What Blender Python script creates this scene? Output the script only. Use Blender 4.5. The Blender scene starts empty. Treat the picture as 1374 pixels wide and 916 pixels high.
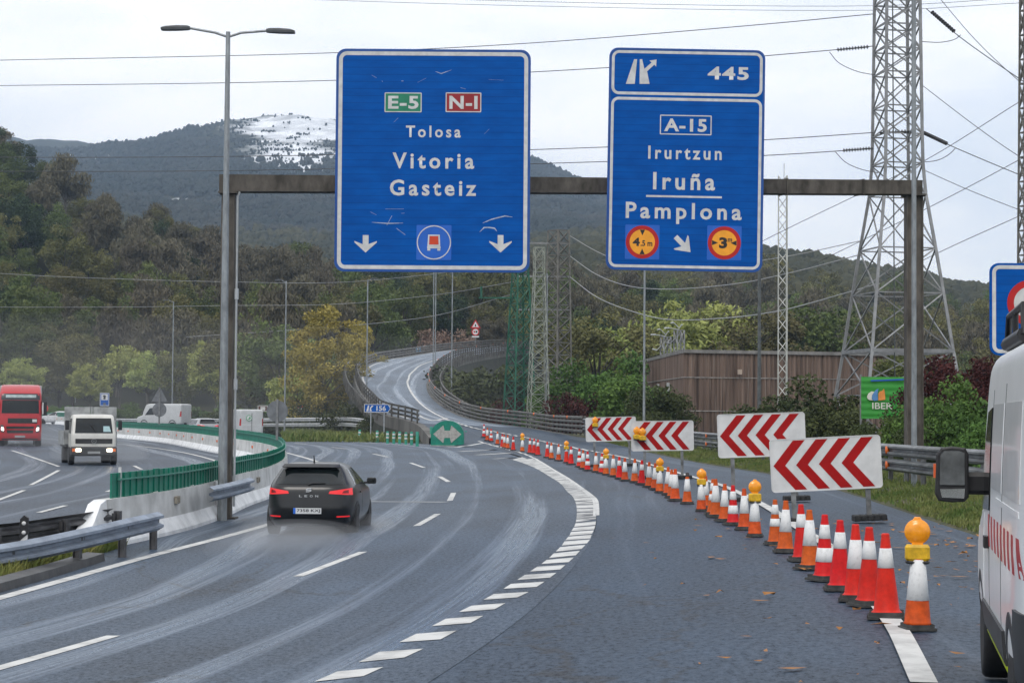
import bpy, math, random
import numpy as np
from mathutils import Matrix, Vector
random.seed(7); RNG = np.random.default_rng(7)
sc = bpy.context.scene
COL = sc.collection

# ------------------------------------------------------------------ camera
W0, H0, F = 1374.0, 916.0, 2672.0
CAMZ = 1.9
PITCH = math.atan(102.0 / F); ROLL = math.radians(0.4)
camd = bpy.data.cameras.new('camera'); cam = bpy.data.objects.new('camera', camd); COL.objects.link(cam)
camd.sensor_width = 36.0; camd.lens = 36.0 * F / W0
camd.clip_start = 0.1; camd.clip_end = 20000
CM = Matrix.Translation((0, 0, CAMZ)) @ (Matrix.Rotation(math.radians(90) + PITCH, 4, 'X') @ Matrix.Rotation(ROLL, 4, 'Z'))
cam.matrix_world = CM
sc.camera = cam
CR = np.array(CM.to_3x3())

# ------------------------------------------------------------------ world: overcast sky
world = bpy.data.worlds.new('World'); sc.world = world; world.use_nodes = True
SUN_EL, SUN_AZ = math.radians(48), math.radians(200)
wn, wl = world.node_tree.nodes, world.node_tree.links
wn.clear()
wout = wn.new('ShaderNodeOutputWorld'); wbg = wn.new('ShaderNodeBackground')
sky = wn.new('ShaderNodeTexSky'); sky.sky_type = 'NISHITA'; sky.sun_disc = False
sky.sun_elevation = SUN_EL; sky.sun_rotation = SUN_AZ; sky.air_density = 1.0; sky.dust_density = 1.5
wtc = wn.new('ShaderNodeTexCoord'); wmap = wn.new('ShaderNodeMapping'); wmap.inputs['Scale'].default_value = (1.0, 1.0, 2.6)
wl.new(wtc.outputs['Generated'], wmap.inputs['Vector'])
n1 = wn.new('ShaderNodeTexNoise'); n1.inputs['Scale'].default_value = 6.0; n1.inputs['Detail'].default_value = 7; n1.inputs['Roughness'].default_value = .55
n1.inputs['Distortion'].default_value = .3
wl.new(wmap.outputs['Vector'], n1.inputs['Vector'])
cr = wn.new('ShaderNodeValToRGB'); cr.color_ramp.elements[0].position = .30; cr.color_ramp.elements[1].position = .60
cr.color_ramp.elements[0].color = (8.3, 8.8, 9.7, 1); cr.color_ramp.elements[1].color = (11.0, 10.85, 10.75, 1)
wl.new(n1.outputs['Fac'], cr.inputs['Fac'])
n2 = wn.new('ShaderNodeTexNoise'); n2.inputs['Scale'].default_value = 1.6; n2.inputs['Detail'].default_value = 4
wl.new(wmap.outputs['Vector'], n2.inputs['Vector'])
cr2 = wn.new('ShaderNodeValToRGB'); cr2.color_ramp.elements[0].position = .40; cr2.color_ramp.elements[1].position = .62
cr2.color_ramp.elements[0].color = (.72, .72, .72, 1); cr2.color_ramp.elements[1].color = (.97, .97, .97, 1)
wl.new(n2.outputs['Fac'], cr2.inputs['Fac'])
mx = wn.new('ShaderNodeMix'); mx.data_type = 'RGBA'
wl.new(cr2.outputs['Color'], mx.inputs['Factor'])
wl.new(sky.outputs['Color'], mx.inputs[6]); wl.new(cr.outputs['Color'], mx.inputs[7])
wl.new(mx.outputs[2], wbg.inputs['Color']); wbg.inputs['Strength'].default_value = 0.117
wl.new(wbg.outputs['Background'], wout.inputs['Surface'])

sund = bpy.data.lights.new('sun', 'SUN'); sund.energy = 1.2; sund.angle = math.radians(25); sund.color = (1.0, .96, .9)
sun = bpy.data.objects.new('sun', sund); COL.objects.link(sun)
_d = Vector((math.sin(SUN_AZ) * math.cos(SUN_EL), math.cos(SUN_AZ) * math.cos(SUN_EL), math.sin(SUN_EL)))
sun.rotation_euler = _d.to_track_quat('Z', 'Y').to_euler()

vs = sc.view_settings
vs.view_transform = 'Standard'; vs.look = 'None'; vs.gamma = 1; vs.use_curve_mapping = False; vs.exposure = 0.14
sc.cycles.use_denoising = True
sc.cycles.max_bounces = 6; sc.cycles.diffuse_bounces = 3; sc.cycles.glossy_bounces = 3; sc.cycles.transmission_bounces = 3
sc.cycles.transparent_max_bounces = 8; sc.cycles.volume_bounces = 0; sc.cycles.sample_clamp_indirect = 6
sc.cycles.caustics_reflective = False; sc.cycles.caustics_refractive = False

# ------------------------------------------------------------------ pixel helpers (the photograph's 1374x916 frame)
def ray(x, y):
    d = CR @ np.array([(x - 687) / F, (458 - y) / F, -1.0])
    return d / d[1]
def P(x, y, d):
    r = ray(x, y) * d
    return (r[0], d, CAMZ + r[2])
def smooth(t):
    t = min(1.0, max(0.0, t)); return t * t * (3 - 2 * t)
def g(X, Y):
    fade = 1 - smooth((Y - 55) / 65.0)
    t = (4.2 - X) / 9.0
    return -0.5 * smooth(t) * fade + (.8 * smooth((Y - 160) / 55) * smooth((-22 - X) / 14) if Y > 160 else 0)
def G(x, y, dz=0.0):
    r = ray(x, y); lo, hi = 3.0, 2000.0
    f = lambda d: CAMZ + r[2] * d - g(r[0] * d, d)
    for _ in range(60):
        m = (lo + hi) / 2
        if f(m) > 0: lo = m
        else: hi = m
    return (r[0] * lo, lo, g(r[0] * lo, lo) + dz)
def S(d): return F / d     # pixels per metre at depth d
def proj(p):
    v = CR.T @ (np.array(p) - np.array([0, 0, CAMZ])); return 687 + F * v[0] / -v[2], 458 - F * v[1] / -v[2]

# ------------------------------------------------------------------ materials
def hexc(h):
    h = h.lstrip('#'); r = [int(h[i:i + 2], 16) / 255 for i in (0, 2, 4)]
    return tuple(c / 12.92 if c <= .04045 else ((c + .055) / 1.055) ** 2.4 for c in r)
MATS = {}
def mat(name, base, rough=.6, metal=0.0, var=.12, scale=4.0, bump=0.0, spec=.5, coat=0.0, stretch=(1, 1, 1), rand=0.0, rhue=.03, emit=None, estr=0, detail=4, bscale=None, base2=None, lo=.35, hi=.65, sss=0):
    if name in MATS: return MATS[name]
    m = bpy.data.materials.new(name); m.use_nodes = True
    nt = m.node_tree; n, l = nt.nodes, nt.links; b = n['Principled BSDF']
    if isinstance(base, str): base = hexc(base)
    if isinstance(base2, str): base2 = hexc(base2)
    c1 = tuple(max(0, c * (1 - var)) for c in base) + (1,)
    c2 = (tuple(min(1, c * (1 + var)) for c in base) if base2 is None else base2) + (1,)
    tc = n.new('ShaderNodeTexCoord'); mp = n.new('ShaderNodeMapping'); mp.inputs['Scale'].default_value = stretch
    l.new(tc.outputs['Object'], mp.inputs['Vector'])
    nz = n.new('ShaderNodeTexNoise'); nz.inputs['Scale'].default_value = scale; nz.inputs['Detail'].default_value = detail; nz.inputs['Roughness'].default_value = .6
    l.new(mp.outputs['Vector'], nz.inputs['Vector'])
    rp = n.new('ShaderNodeValToRGB'); rp.color_ramp.elements[0].position = lo; rp.color_ramp.elements[1].position = hi
    rp.color_ramp.elements[0].color = c1; rp.color_ramp.elements[1].color = c2
    l.new(nz.outputs['Fac'], rp.inputs['Fac'])
    colout = rp.outputs['Color']
    if rand:
        oi = n.new('ShaderNodeObjectInfo'); hs = n.new('ShaderNodeHueSaturation')
        mr = n.new('ShaderNodeMapRange'); mr.inputs['To Min'].default_value = 1 - rand; mr.inputs['To Max'].default_value = 1 + rand
        l.new(oi.outputs['Random'], mr.inputs['Value']); l.new(mr.outputs['Result'], hs.inputs['Value'])
        mh = n.new('ShaderNodeMapRange'); mh.inputs['To Min'].default_value = .5 - rhue; mh.inputs['To Max'].default_value = .5 + rhue * .7
        m2 = n.new('ShaderNodeMath'); m2.operation = 'MULTIPLY'; m2.inputs[1].default_value = 7.31
        m3 = n.new('ShaderNodeMath'); m3.operation = 'FRACT'
        l.new(oi.outputs['Random'], m2.inputs[0]); l.new(m2.outputs[0], m3.inputs[0]); l.new(m3.outputs[0], mh.inputs['Value'])
        l.new(mh.outputs['Result'], hs.inputs['Hue']); l.new(colout, hs.inputs['Color']); colout = hs.outputs['Color']
    l.new(colout, b.inputs['Base Color'])
    b.inputs['Roughness'].default_value = rough; b.inputs['Metallic'].default_value = metal
    b.inputs['Specular IOR Level'].default_value = spec; b.inputs['Coat Weight'].default_value = coat; b.inputs['Coat Roughness'].default_value = .06
    if emit is not None:
        b.inputs['Emission Color'].default_value = (hexc(emit) if isinstance(emit, str) else emit) + (1,); b.inputs['Emission Strength'].default_value = estr
    if bump:
        bp = n.new('ShaderNodeBump'); bp.inputs['Strength'].default_value = bump; bp.inputs['Distance'].default_value = .02
        if bscale:
            nb = n.new('ShaderNodeTexNoise'); nb.inputs['Scale'].default_value = bscale; nb.inputs['Detail'].default_value = 3
            l.new(mp.outputs['Vector'], nb.inputs['Vector']); l.new(nb.outputs['Fac'], bp.inputs['Height'])
        else: l.new(nz.outputs['Fac'], bp.inputs['Height'])
        l.new(bp.outputs['Normal'], b.inputs['Normal'])
    MATS[name] = m
    return m

# ------------------------------------------------------------------ mesh builder
class MB:
    def __init__(s): s.v = []; s.f = []; s.m = []; s.uv = None; s.sm = []
    def add(s, verts, faces, mi=0, smooth_=False):
        o = len(s.v); s.v.extend([tuple(map(float, p)) for p in verts])
        for f in faces: s.f.append(tuple(i + o for i in f)); s.m.append(mi); s.sm.append(smooth_)
    def box(s, c, size, rot=None, mi=0, taper=1.0):
        hx, hy, hz = size[0] / 2, size[1] / 2, size[2] / 2
        vv = []
        for z, t in ((-hz, 1), (hz, taper)):
            for x, y in ((-hx, -hy), (hx, -hy), (hx, hy), (-hx, hy)): vv.append(Vector((x * t, y * t, z)))
        if rot is not None: vv = [rot @ v for v in vv]
        vv = [v + Vector(c) for v in vv]
        s.add(vv, [(3, 2, 1, 0), (4, 5, 6, 7), (0, 1, 5, 4), (1, 2, 6, 5), (2, 3, 7, 6), (3, 0, 4, 7)], mi)
    def bbox(s, c, size, r=.02, rot=None, mi=0):          # box with chamfered vertical edges (plan octagon) and top
        hx, hy, hz = size[0] / 2, size[1] / 2, size[2] / 2
        def ring(z, i):
            a, b = hx - i, hy - i
            return [Vector(p) for p in ((-a + r, -b, z), (a - r, -b, z), (a, -b + r, z), (a, b - r, z), (a - r, b, z), (-a + r, b, z), (-a, b - r, z), (-a, -b + r, z))]
        rings = [ring(-hz, r * .6), ring(-hz + r, 0), ring(hz - r, 0), ring(hz, r * .6)]
        vv = [p for R in rings for p in R]
        if rot is not None: vv = [rot @ v for v in vv]
        vv = [v + Vector(c) for v in vv]
        fs = [tuple(range(7, -1, -1)), tuple(range(24, 32))]
        for k in range(3):
            for i in range(8): j = (i + 1) % 8; fs.append((k * 8 + i, k * 8 + j, k * 8 + 8 + j, k * 8 + 8 + i))
        s.add(vv, fs, mi)
    def tube(s, pts, r, n=8, mi=0, caps=True, sm=True):
        pts = [Vector(p) for p in pts]; N = len(pts)
        rr = r if isinstance(r, (list, tuple)) else [r] * N
        vv = []; prev = None
        for i, p in enumerate(pts):
            t = (pts[min(i + 1, N - 1)] - pts[max(i - 1, 0)])
            if t.length < 1e-9: t = Vector((0, 0, 1))
            t.normalize()
            if prev is None:
                a = Vector((1, 0, 0)) if abs(t.x) < .8 else Vector((0, 1, 0))
            else: a = prev
            a = (a - t * a.dot(t)).normalized(); prev = a; b = t.cross(a)
            for k in range(n):
                an = 2 * math.pi * k / n + (math.pi / 4 if n == 4 else 0)
                vv.append(p + (a * math.cos(an) + b * math.sin(an)) * rr[i])
        fs = []
        for i in range(N - 1):
            for k in range(n):
                j = (k + 1) % n; fs.append((i * n + k, i * n + j, (i + 1) * n + j, (i + 1) * n + k))
        s.add(vv, fs, mi, sm and n > 4)
        if caps: s.add(vv[:n], [tuple(range(n - 1, -1, -1))], mi); s.add(vv[-n:], [tuple(range(n))], mi)
    def lathe(s, prof, c=(0, 0, 0), n=20, mi=0, axis='z', sm=True, sx=1, sy=1):
        vv = []
        for r, z in prof:
            for k in range(n):
                a = 2 * math.pi * (k + .5) / n; x, y = r * math.cos(a), r * math.sin(a)
                if axis == 'z': q = (x * sx, y * sy, z)
                elif axis == 'y': q = (x * sx, z, y * sy)
                else: q = (z, x * sx, y * sy)
                vv.append((q[0] + c[0], q[1] + c[1], q[2] + c[2]))
        fs = []
        for i in range(len(prof) - 1):
            for k in range(n):
                j = (k + 1) % n; f = (i * n + k, i * n + j, (i + 1) * n + j, (i + 1) * n + k)
                fs.append(f if axis != 'y' else f[::-1])
        s.add(vv, fs, mi, sm)
        for i, fl in ((0, 1), (len(prof) - 1, 0)):
            if prof[i][0] > 1e-4: s.add(vv[i * n:(i + 1) * n], [tuple(range(n))[::-1] if fl else tuple(range(n))], mi)
    def prism(s, pts, y0, y1, mi=0):                       # outline in x-z, extruded along y (y0 = front)
        n = len(pts)
        vv = [(x, y0, z) for x, z in pts] + [(x, y1, z) for x, z in pts]
        fs = [tuple(range(n)), tuple(range(2 * n - 1, n - 1, -1))]
        for i in range(n): j = (i + 1) % n; fs.append((i, n + i, n + j, j))
        s.add(vv, fs, mi)
    def frame(s, outer, inner, y0, y1, mi=0):              # ring between two outlines of equal count, x-z plane
        n = len(outer)
        vv = [(x, y0, z) for x, z in outer] + [(x, y0, z) for x, z in inner] + [(x, y1, z) for x, z in outer] + [(x, y1, z) for x, z in inner]
        fs = []
        for i in range(n):
            j = (i + 1) % n
            fs += [(i, j, n + j, n + i), (2 * n + i, 3 * n + i, 3 * n + j, 2 * n + j), (i, 2 * n + i, 2 * n + j, j), (n + i, n + j, 3 * n + j, 3 * n + i)]
        s.add(vv, fs, mi)
    def grid(s, fn, nu, nv, mi=0, sm=True, closed=False):
        vv = [fn(i / nu, j / nv) for j in range(nv + 1) for i in range(nu + 1)]
        w = nu + 1
        s.add(vv, [(j * w + i, j * w + i + 1, (j + 1) * w + i + 1, (j + 1) * w + i) for j in range(nv) for i in range(nu)], mi, sm)
    def sweep(s, prof, path, mi=0, closed=False, sm=False, caps=True):   # prof: (outward, up); path: world points; outward = right of travel
        N = len(path); n = len(prof); vv = []
        for i in range(N):
            a, b = Vector(path[max(i - 1, 0)]), Vector(path[min(i + 1, N - 1)])
            t = Vector((b.x - a.x, b.y - a.y, 0)).normalized(); o = Vector((t.y, -t.x, 0)); p = Vector(path[i])
            for u, z in prof: vv.append(p + o * u + Vector((0, 0, z)))
        fs = []
        m = n if closed else n - 1
        for i in range(N - 1):
            for k in range(m):
                j = (k + 1) % n; fs.append((i * n + k, i * n + j, (i + 1) * n + j, (i + 1) * n + k))
        s.add(vv, fs, mi, sm)
        if closed and caps: s.add(vv[:n], [tuple(range(n))], mi); s.add(vv[-n:], [tuple(range(n - 1, -1, -1))], mi)
    def arr(s, V, Fc, mi=0, sm=False):
        o = len(s.v); s.v.extend(map(tuple, V.tolist())); fl = (Fc + o).tolist()
        s.f.extend(map(tuple, fl)); s.m.extend([mi] * len(fl)); s.sm.extend([sm] * len(fl))
    def build(s, name, mats, parent=None, auto=False):
        me = bpy.data.meshes.new(name); me.from_pydata(s.v, [], s.f)
        if not isinstance(mats, (list, tuple)): mats = [mats]
        for m in mats: me.materials.append(m)
        me.polygons.foreach_set('material_index', s.m); me.polygons.foreach_set('use_smooth', s.sm)
        if s.uv is not None:
            ul = me.uv_layers.new(name='UVMap'); li = np.zeros(len(me.loops), dtype=np.int32); me.loops.foreach_get('vertex_index', li)
            ul.data.foreach_set('uv', np.array(s.uv, dtype=np.float32)[li].ravel())
        me.validate(); me.update()
        o = bpy.data.objects.new(name, me); COL.objects.link(o)
        if parent is not None: o.parent = parent
        return o

def tag(o, label=None, cat=None, group=None, kind=None):
    if label: o['label'] = label
    if cat: o['category'] = cat
    if group: o['group'] = group
    if kind: o['kind'] = kind
    return o
def thing(name, label, cat, loc=(0, 0, 0), rz=0.0, group=None, rot=None):
    o = bpy.data.objects.new(name, None); COL.objects.link(o); o.empty_display_size = .2
    o.location = loc; o.rotation_euler = rot if rot else (0, 0, rz)
    return tag(o, label, cat, group)
def children(o): return [c for c in bpy.data.objects if c.parent == o]
def copy_tree(o, kids, parent=None):
    c = o.copy(); COL.objects.link(c)
    if parent is not None: c.parent = parent
    for k, sub in kids: copy_tree(k, sub, c)
    return c
def kidtree(o): return [(c, kidtree(c)) for c in children(o)]

def catmull(pts, n=8):
    pts = [np.array(p, float) for p in pts]; out = []
    for i in range(len(pts) - 1):
        p0 = pts[i - 1] if i > 0 else 2 * pts[0] - pts[1]; p1, p2 = pts[i], pts[i + 1]
        p3 = pts[i + 2] if i + 2 < len(pts) else 2 * pts[-1] - pts[-2]
        # centripetal
        t0 = 0; d = lambda a, b: max(np.linalg.norm(a - b), 1e-6) ** .5
        t1 = d(p0, p1); t2 = t1 + d(p1, p2); t3 = t2 + d(p2, p3)
        for k in range(n):
            t = t1 + (t2 - t1) * k / n
            A1 = (t1 - t) / t1 * p0 + t / t1 * p1; A2 = (t2 - t) / (t2 - t1) * p1 + (t - t1) / (t2 - t1) * p2; A3 = (t3 - t) / (t3 - t2) * p2 + (t - t2) / (t3 - t2) * p3
            B1 = (t2 - t) / t2 * A1 + t / t2 * A2; B2 = (t3 - t) / (t3 - t1) * A2 + (t - t1) / (t3 - t1) * A3
            out.append((t2 - t) / (t2 - t1) * B1 + (t - t1) / (t2 - t1) * B2)
    out.append(pts[-1]); return out
def resample(path, step):
    path = [np.array(p, float) for p in path]
    L = [0]
    for a, b in zip(path, path[1:]): L.append(L[-1] + np.linalg.norm(b - a))
    n = max(1, int(round(L[-1] / step))); A = np.array(path); L = np.array(L)
    return [np.array([np.interp(t, L, A[:, k]) for k in range(A.shape[1])]) for t in np.linspace(0, L[-1], n + 1)]
def rrect(x0, z0, x1, z1, r, n=6):
    out = []
    for cx, cz, a0 in ((x1 - r, z0 + r, -90), (x1 - r, z1 - r, 0), (x0 + r, z1 - r, 90), (x0 + r, z0 + r, 180)):
        for k in range(n + 1):
            a = math.radians(a0 + 90 * k / n); out.append((cx + r * math.cos(a), cz + r * math.sin(a)))
    return out
def circ(cx, cz, r, n=32): return [(cx + r * math.cos(2 * math.pi * k / n), cz + r * math.sin(2 * math.pi * k / n)) for k in range(n)]

def text_mesh(name, txt, box, m, parent, y=-.01, depth=.003, off=.0, spacing=1.0, rot=0.0, shear=0, align=None):
    """Lettering fitted to box = (x0, z0, x1, z1) in the parent's x-z plane."""
    cu = bpy.data.curves.new('lettering', 'FONT'); cu.body = txt; cu.size = 1; cu.offset = off; cu.space_character = spacing; cu.resolution_u = 3; cu.shear = shear
    to = bpy.data.objects.new('tmp_text', cu); COL.objects.link(to)
    bpy.context.view_layer.update()
    me = bpy.data.meshes.new_from_object(to.evaluated_get(bpy.context.evaluated_depsgraph_get()))
    bpy.data.objects.remove(to); bpy.data.curves.remove(cu)
    n = len(me.vertices); co = np.zeros(n * 3); me.vertices.foreach_get('co', co); co = co.reshape(-1, 3)
    mn, mxx = co.min(0), co.max(0)
    x0, z0, x1, z1 = box
    X = x0 + (co[:, 0] - mn[0]) / (mxx[0] - mn[0]) * (x1 - x0); Z = z0 + (co[:, 1] - mn[1]) / (mxx[1] - mn[1]) * (z1 - z0)
    if rot:
        cx, cz = (x0 + x1) / 2, (z0 + z1) / 2; c, s_ = math.cos(rot), math.sin(rot)
        X, Z = cx + (X - cx) * c - (Z - cz) * s_, cz + (X - cx) * s_ + (Z - cz) * c
    me.vertices.foreach_set('co', np.stack([X, np.full(n, y), Z], 1).ravel())
    me.materials.clear(); me.materials.append(m); me.name = name; me.update()
    o = bpy.data.objects.new(name, me); COL.objects.link(o); o.parent = parent
    return o
# ================================================================== setting: roads and terrain
def attr_mat(name):
    """terrain: woodland floor, meadow and snow mixed by two mesh attributes and noise"""
    m = bpy.data.materials.new(name); m.use_nodes = True; nt = m.node_tree; n, l = nt.nodes, nt.links; b = n['Principled BSDF']
    tc = n.new('ShaderNodeTexCoord')
    def noise(sc_, det=5):
        z = n.new('ShaderNodeTexNoise'); z.inputs['Scale'].default_value = sc_; z.inputs['Detail'].default_value = det; z.inputs['Roughness'].default_value = .65
        l.new(tc.outputs['Object'], z.inputs['Vector']); return z
    def ramp(src, p0, p1, c0, c1):
        r = n.new('ShaderNodeValToRGB'); r.color_ramp.elements[0].position = p0; r.color_ramp.elements[1].position = p1
        r.color_ramp.elements[0].color = c0 + (1,); r.color_ramp.elements[1].color = c1 + (1,); l.new(src, r.inputs['Fac']); return r
    wood = ramp(noise(.03).outputs['Fac'], .35, .65, (.016, .018, .012), (.040, .042, .024))
    mead = ramp(noise(.05).outputs['Fac'], .35, .65, (.055, .080, .030), (.10, .13, .05))
    snow = ramp(noise(.02).outputs['Fac'], .35, .6, (.45, .47, .5), (.85, .87, .9))
    def mask(attr, nz, w=.8):
        a = n.new('ShaderNodeAttribute'); a.attribute_name = attr
        ad = n.new('ShaderNodeMath'); ad.operation = 'ADD'; sb = n.new('ShaderNodeMath'); sb.operation = 'MULTIPLY_ADD'
        sb.inputs[1].default_value = w; sb.inputs[2].default_value = -w / 2
        l.new(nz.outputs['Fac'], sb.inputs[0]); l.new(a.outputs['Fac'], ad.inputs[0]); l.new(sb.outputs[0], ad.inputs[1])
        mr = n.new('ShaderNodeMapRange'); mr.inputs['From Min'].default_value = .36; mr.inputs['From Max'].default_value = .64
        l.new(ad.outputs[0], mr.inputs['Value']); return mr
    x1 = n.new('ShaderNodeMix'); x1.data_type = 'RGBA'; l.new(mask('meadow', noise(.04), .4).outputs[0], x1.inputs['Factor']); l.new(wood.outputs[0], x1.inputs[6]); l.new(mead.outputs[0], x1.inputs[7])
    x2 = n.new('ShaderNodeMix'); x2.data_type = 'RGBA'; l.new(mask('snow', noise(.022, 8), 1.3).outputs[0], x2.inputs['Factor']); l.new(x1.outputs[2], x2.inputs[6]); l.new(snow.outputs[0], x2.inputs[7])
    l.new(x2.outputs[2], b.inputs['Base Color']); b.inputs['Roughness'].default_value = .95; b.inputs['Specular IOR Level'].default_value = .1
    return m

def asphalt(name, base, seed, wet=1.0, tracks=True):
    m = bpy.data.materials.new(name); m.use_nodes = True; nt = m.node_tree; n, l = nt.nodes, nt.links; b = n['Principled BSDF']
    uv = n.new('ShaderNodeUVMap'); uv.uv_map = 'UVMap'
    def mp(sx, sy, off=0):
        k = n.new('ShaderNodeMapping'); k.inputs['Scale'].default_value = (sx, sy, 1); k.inputs['Location'].default_value = (off, off * .7, 0); l.new(uv.outputs['UV'], k.inputs['Vector']); return k
    def nz(mapn, sc_, det, rough=.6):
        z = n.new('ShaderNodeTexNoise'); z.inputs['Scale'].default_value = sc_; z.inputs['Detail'].default_value = det; z.inputs['Roughness'].default_value = rough
        l.new(mapn.outputs[0], z.inputs['Vector']); return z
    def mr(src, a, b_, c, d, sm=True):
        k = n.new('ShaderNodeMapRange'); k.interpolation_type = 'SMOOTHSTEP' if sm else 'LINEAR'
        for q, v in zip(('From Min', 'From Max', 'To Min', 'To Max'), (a, b_, c, d)): k.inputs[q].default_value = v
        l.new(src, k.inputs['Value']); return k
    def math_(op, a, b_=None):
        k = n.new('ShaderNodeMath'); k.operation = op
        for i, q in enumerate((a, b_)):
            if q is None: continue
            if isinstance(q, (int, float)): k.inputs[i].default_value = q
            else: l.new(q, k.inputs[i])
        return k
    grain = nz(mp(1, .55), 14, 5, .95); patch = nz(mp(.35, .12, seed), 1.2, 5)
    streak = nz(mp(.75, .012, seed), 1.0, 5, .5); streak2 = nz(mp(2.6, .025, seed + 3), 1.0, 3, .5); fine = nz(mp(16.0, .25, seed + 5), 1.0, 3, .6)
    # wheel paths: a wave across the carriageway (lane 3.5 m, two paths per lane)
    sep = n.new('ShaderNodeSeparateXYZ'); l.new(uv.outputs['UV'], sep.inputs[0])
    wob = mr(nz(mp(.2, .015, seed + 9), 1, 2).outputs['Fac'], 0, 1, -.9, .9, False)
    ph = math_('ADD', sep.outputs['X'], wob.outputs[0])
    wave = math_('SINE', math_('MULTIPLY', ph.outputs[0], 2 * math.pi / 1.75).outputs[0])
    w01 = mr(wave.outputs[0], -.2, 1, 0, 1)
    s1 = mr(streak.outputs['Fac'], .38, .68, 0, 1); s2 = mr(streak2.outputs['Fac'], .42, .70, 0, 1)
    ws = math_('ADD', math_('MULTIPLY', s1.outputs[0], .55).outputs[0], math_('MULTIPLY', s2.outputs[0], .3).outputs[0])
    if tracks: ws = math_('ADD', ws.outputs[0], math_('MULTIPLY', w01.outputs[0], .40).outputs[0])
    wf = mr(ws.outputs[0], .40, 1.0, 0, 1)                # 0 = damp, 1 = standing water film
    # water film keeps the polished wheel paths smoother
    wfb = math_('MULTIPLY', wf.outputs[0], mr(fine.outputs['Fac'], .35, .6, .45, 1.0, False).outputs[0]); ro = mr(wfb.outputs[0], 0, 1, .56 if wet > .5 else .6, .56 - .33 * wet, False)
    ro2 = math_('ADD', ro.outputs[0], mr(grain.outputs['Fac'], .3, .7, -.05, .05, False).outputs[0])
    l.new(ro2.outputs[0], b.inputs['Roughness'])
    if isinstance(base, str): base = hexc(base)
    rp = n.new('ShaderNodeValToRGB'); rp.color_ramp.elements[0].position = .40; rp.color_ramp.elements[1].position = .60
    rp.color_ramp.elements[0].color = tuple(c * .38 for c in base) + (1,); rp.color_ramp.elements[1].color = tuple(c * 1.75 for c in base) + (1,)
    sumn = math_('ADD', math_('MULTIPLY', grain.outputs['Fac'], .72).outputs[0], math_('MULTIPLY', patch.outputs['Fac'], .28).outputs[0])
    l.new(sumn.outputs[0], rp.inputs['Fac'])
    # wet sheen painted into the base colour: paler streaks along the water film
    mxn = n.new('ShaderNodeMix'); mxn.data_type = 'RGBA'; mxn.inputs[7].default_value = (base[0] * 2.6, base[1] * 2.6, base[2] * 2.65, 1)
    sf = math_('MULTIPLY', wf.outputs[0], mr(fine.outputs['Fac'], .38, .62, .15, 1.0, False).outputs[0]); sf2 = math_('MULTIPLY', sf.outputs[0], .80 * wet)
    l.new(sf2.outputs[0], mxn.inputs['Factor']); l.new(rp.outputs[0], mxn.inputs[6]); l.new(mxn.outputs[2], b.inputs['Base Color'])
    vor = n.new('ShaderNodeTexVoronoi'); vor.feature = 'DISTANCE_TO_EDGE'; vor.inputs['Scale'].default_value = .22
    dst = nz(mp(.9, .9, seed), 1.0, 4); vm = n.new('ShaderNodeVectorMath'); vm.operation = 'MULTIPLY_ADD'; vm.inputs[1].default_value = (1.6, 1.6, 0); l.new(dst.outputs['Color'], vm.inputs[0]); l.new(mp(1, .35, seed).outputs[0], vm.inputs[2]); l.new(vm.outputs[0], vor.inputs['Vector'])
    ck = mr(vor.outputs['Distance'], .0, .012, 1, 0); ck2 = math_('MULTIPLY', ck.outputs[0], mr(nz(mp(.06, .03, seed + 2), 1, 2).outputs['Fac'], .5, .62, 0, .75).outputs[0])
    mxc = n.new('ShaderNodeMix'); mxc.data_type = 'RGBA'; mxc.inputs[7].default_value = (.012, .013, .015, 1); l.new(ck2.outputs[0], mxc.inputs['Factor']); l.new(mxn.outputs[2], mxc.inputs[6]); l.new(mxc.outputs[2], b.inputs['Base Color'])
    spm = mr(grain.outputs['Fac'], .40, .60, .05, .62, False); l.new(spm.outputs[0], b.inputs['Specular IOR Level'])
    bp = n.new('ShaderNodeBump'); bp.inputs['Distance'].default_value = .004
    bs = mr(wf.outputs[0], 0, 1, .55, .12, False); l.new(bs.outputs[0], bp.inputs['Strength'])
    l.new(grain.outputs['Fac'], bp.inputs['Height']); l.new(bp.outputs['Normal'], b.inputs['Normal'])
    return m

# ---- barrier path (median) and carriageway edges, in metres
BAR = [(-7.45, 36.2), (-7.05, 41), (-7.0, 46), (-7.25, 53), (-7.35, 60), (-8.2, 72), (-10.6, 88), (-17.3, 112), (-24.5, 140), (-34, 169), (-60, 250), (-98, 350), (-150, 480)]
BARS = resample([np.array(p) for p in catmull(BAR, 10)], 1.0)
LM = [(-7.1, -30), (-7.1, 5), (-7.1, 30)] + BAR
RM = [(-6, -30), (-3.2, 5), (-1.0, 14.7), (.25, 22), (1.25, 32), (1.75, 41), (1.9, 54), (1.65, 72), (1.1, 88), (-1, 116), (-4.6, 135), (-10, 152), (-16, 168), (-27, 193), (-45, 227), (-82, 290), (-130, 380), (-190, 500)]
def seg_eval(path, ts):
    A = np.array(path, float); L = np.concatenate([[0], np.cumsum(np.linalg.norm(np.diff(A, axis=0), axis=1))]); L /= L[-1]
    return np.stack([np.interp(ts, L, A[:, k]) for k in range(A.shape[1])], 1)
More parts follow.
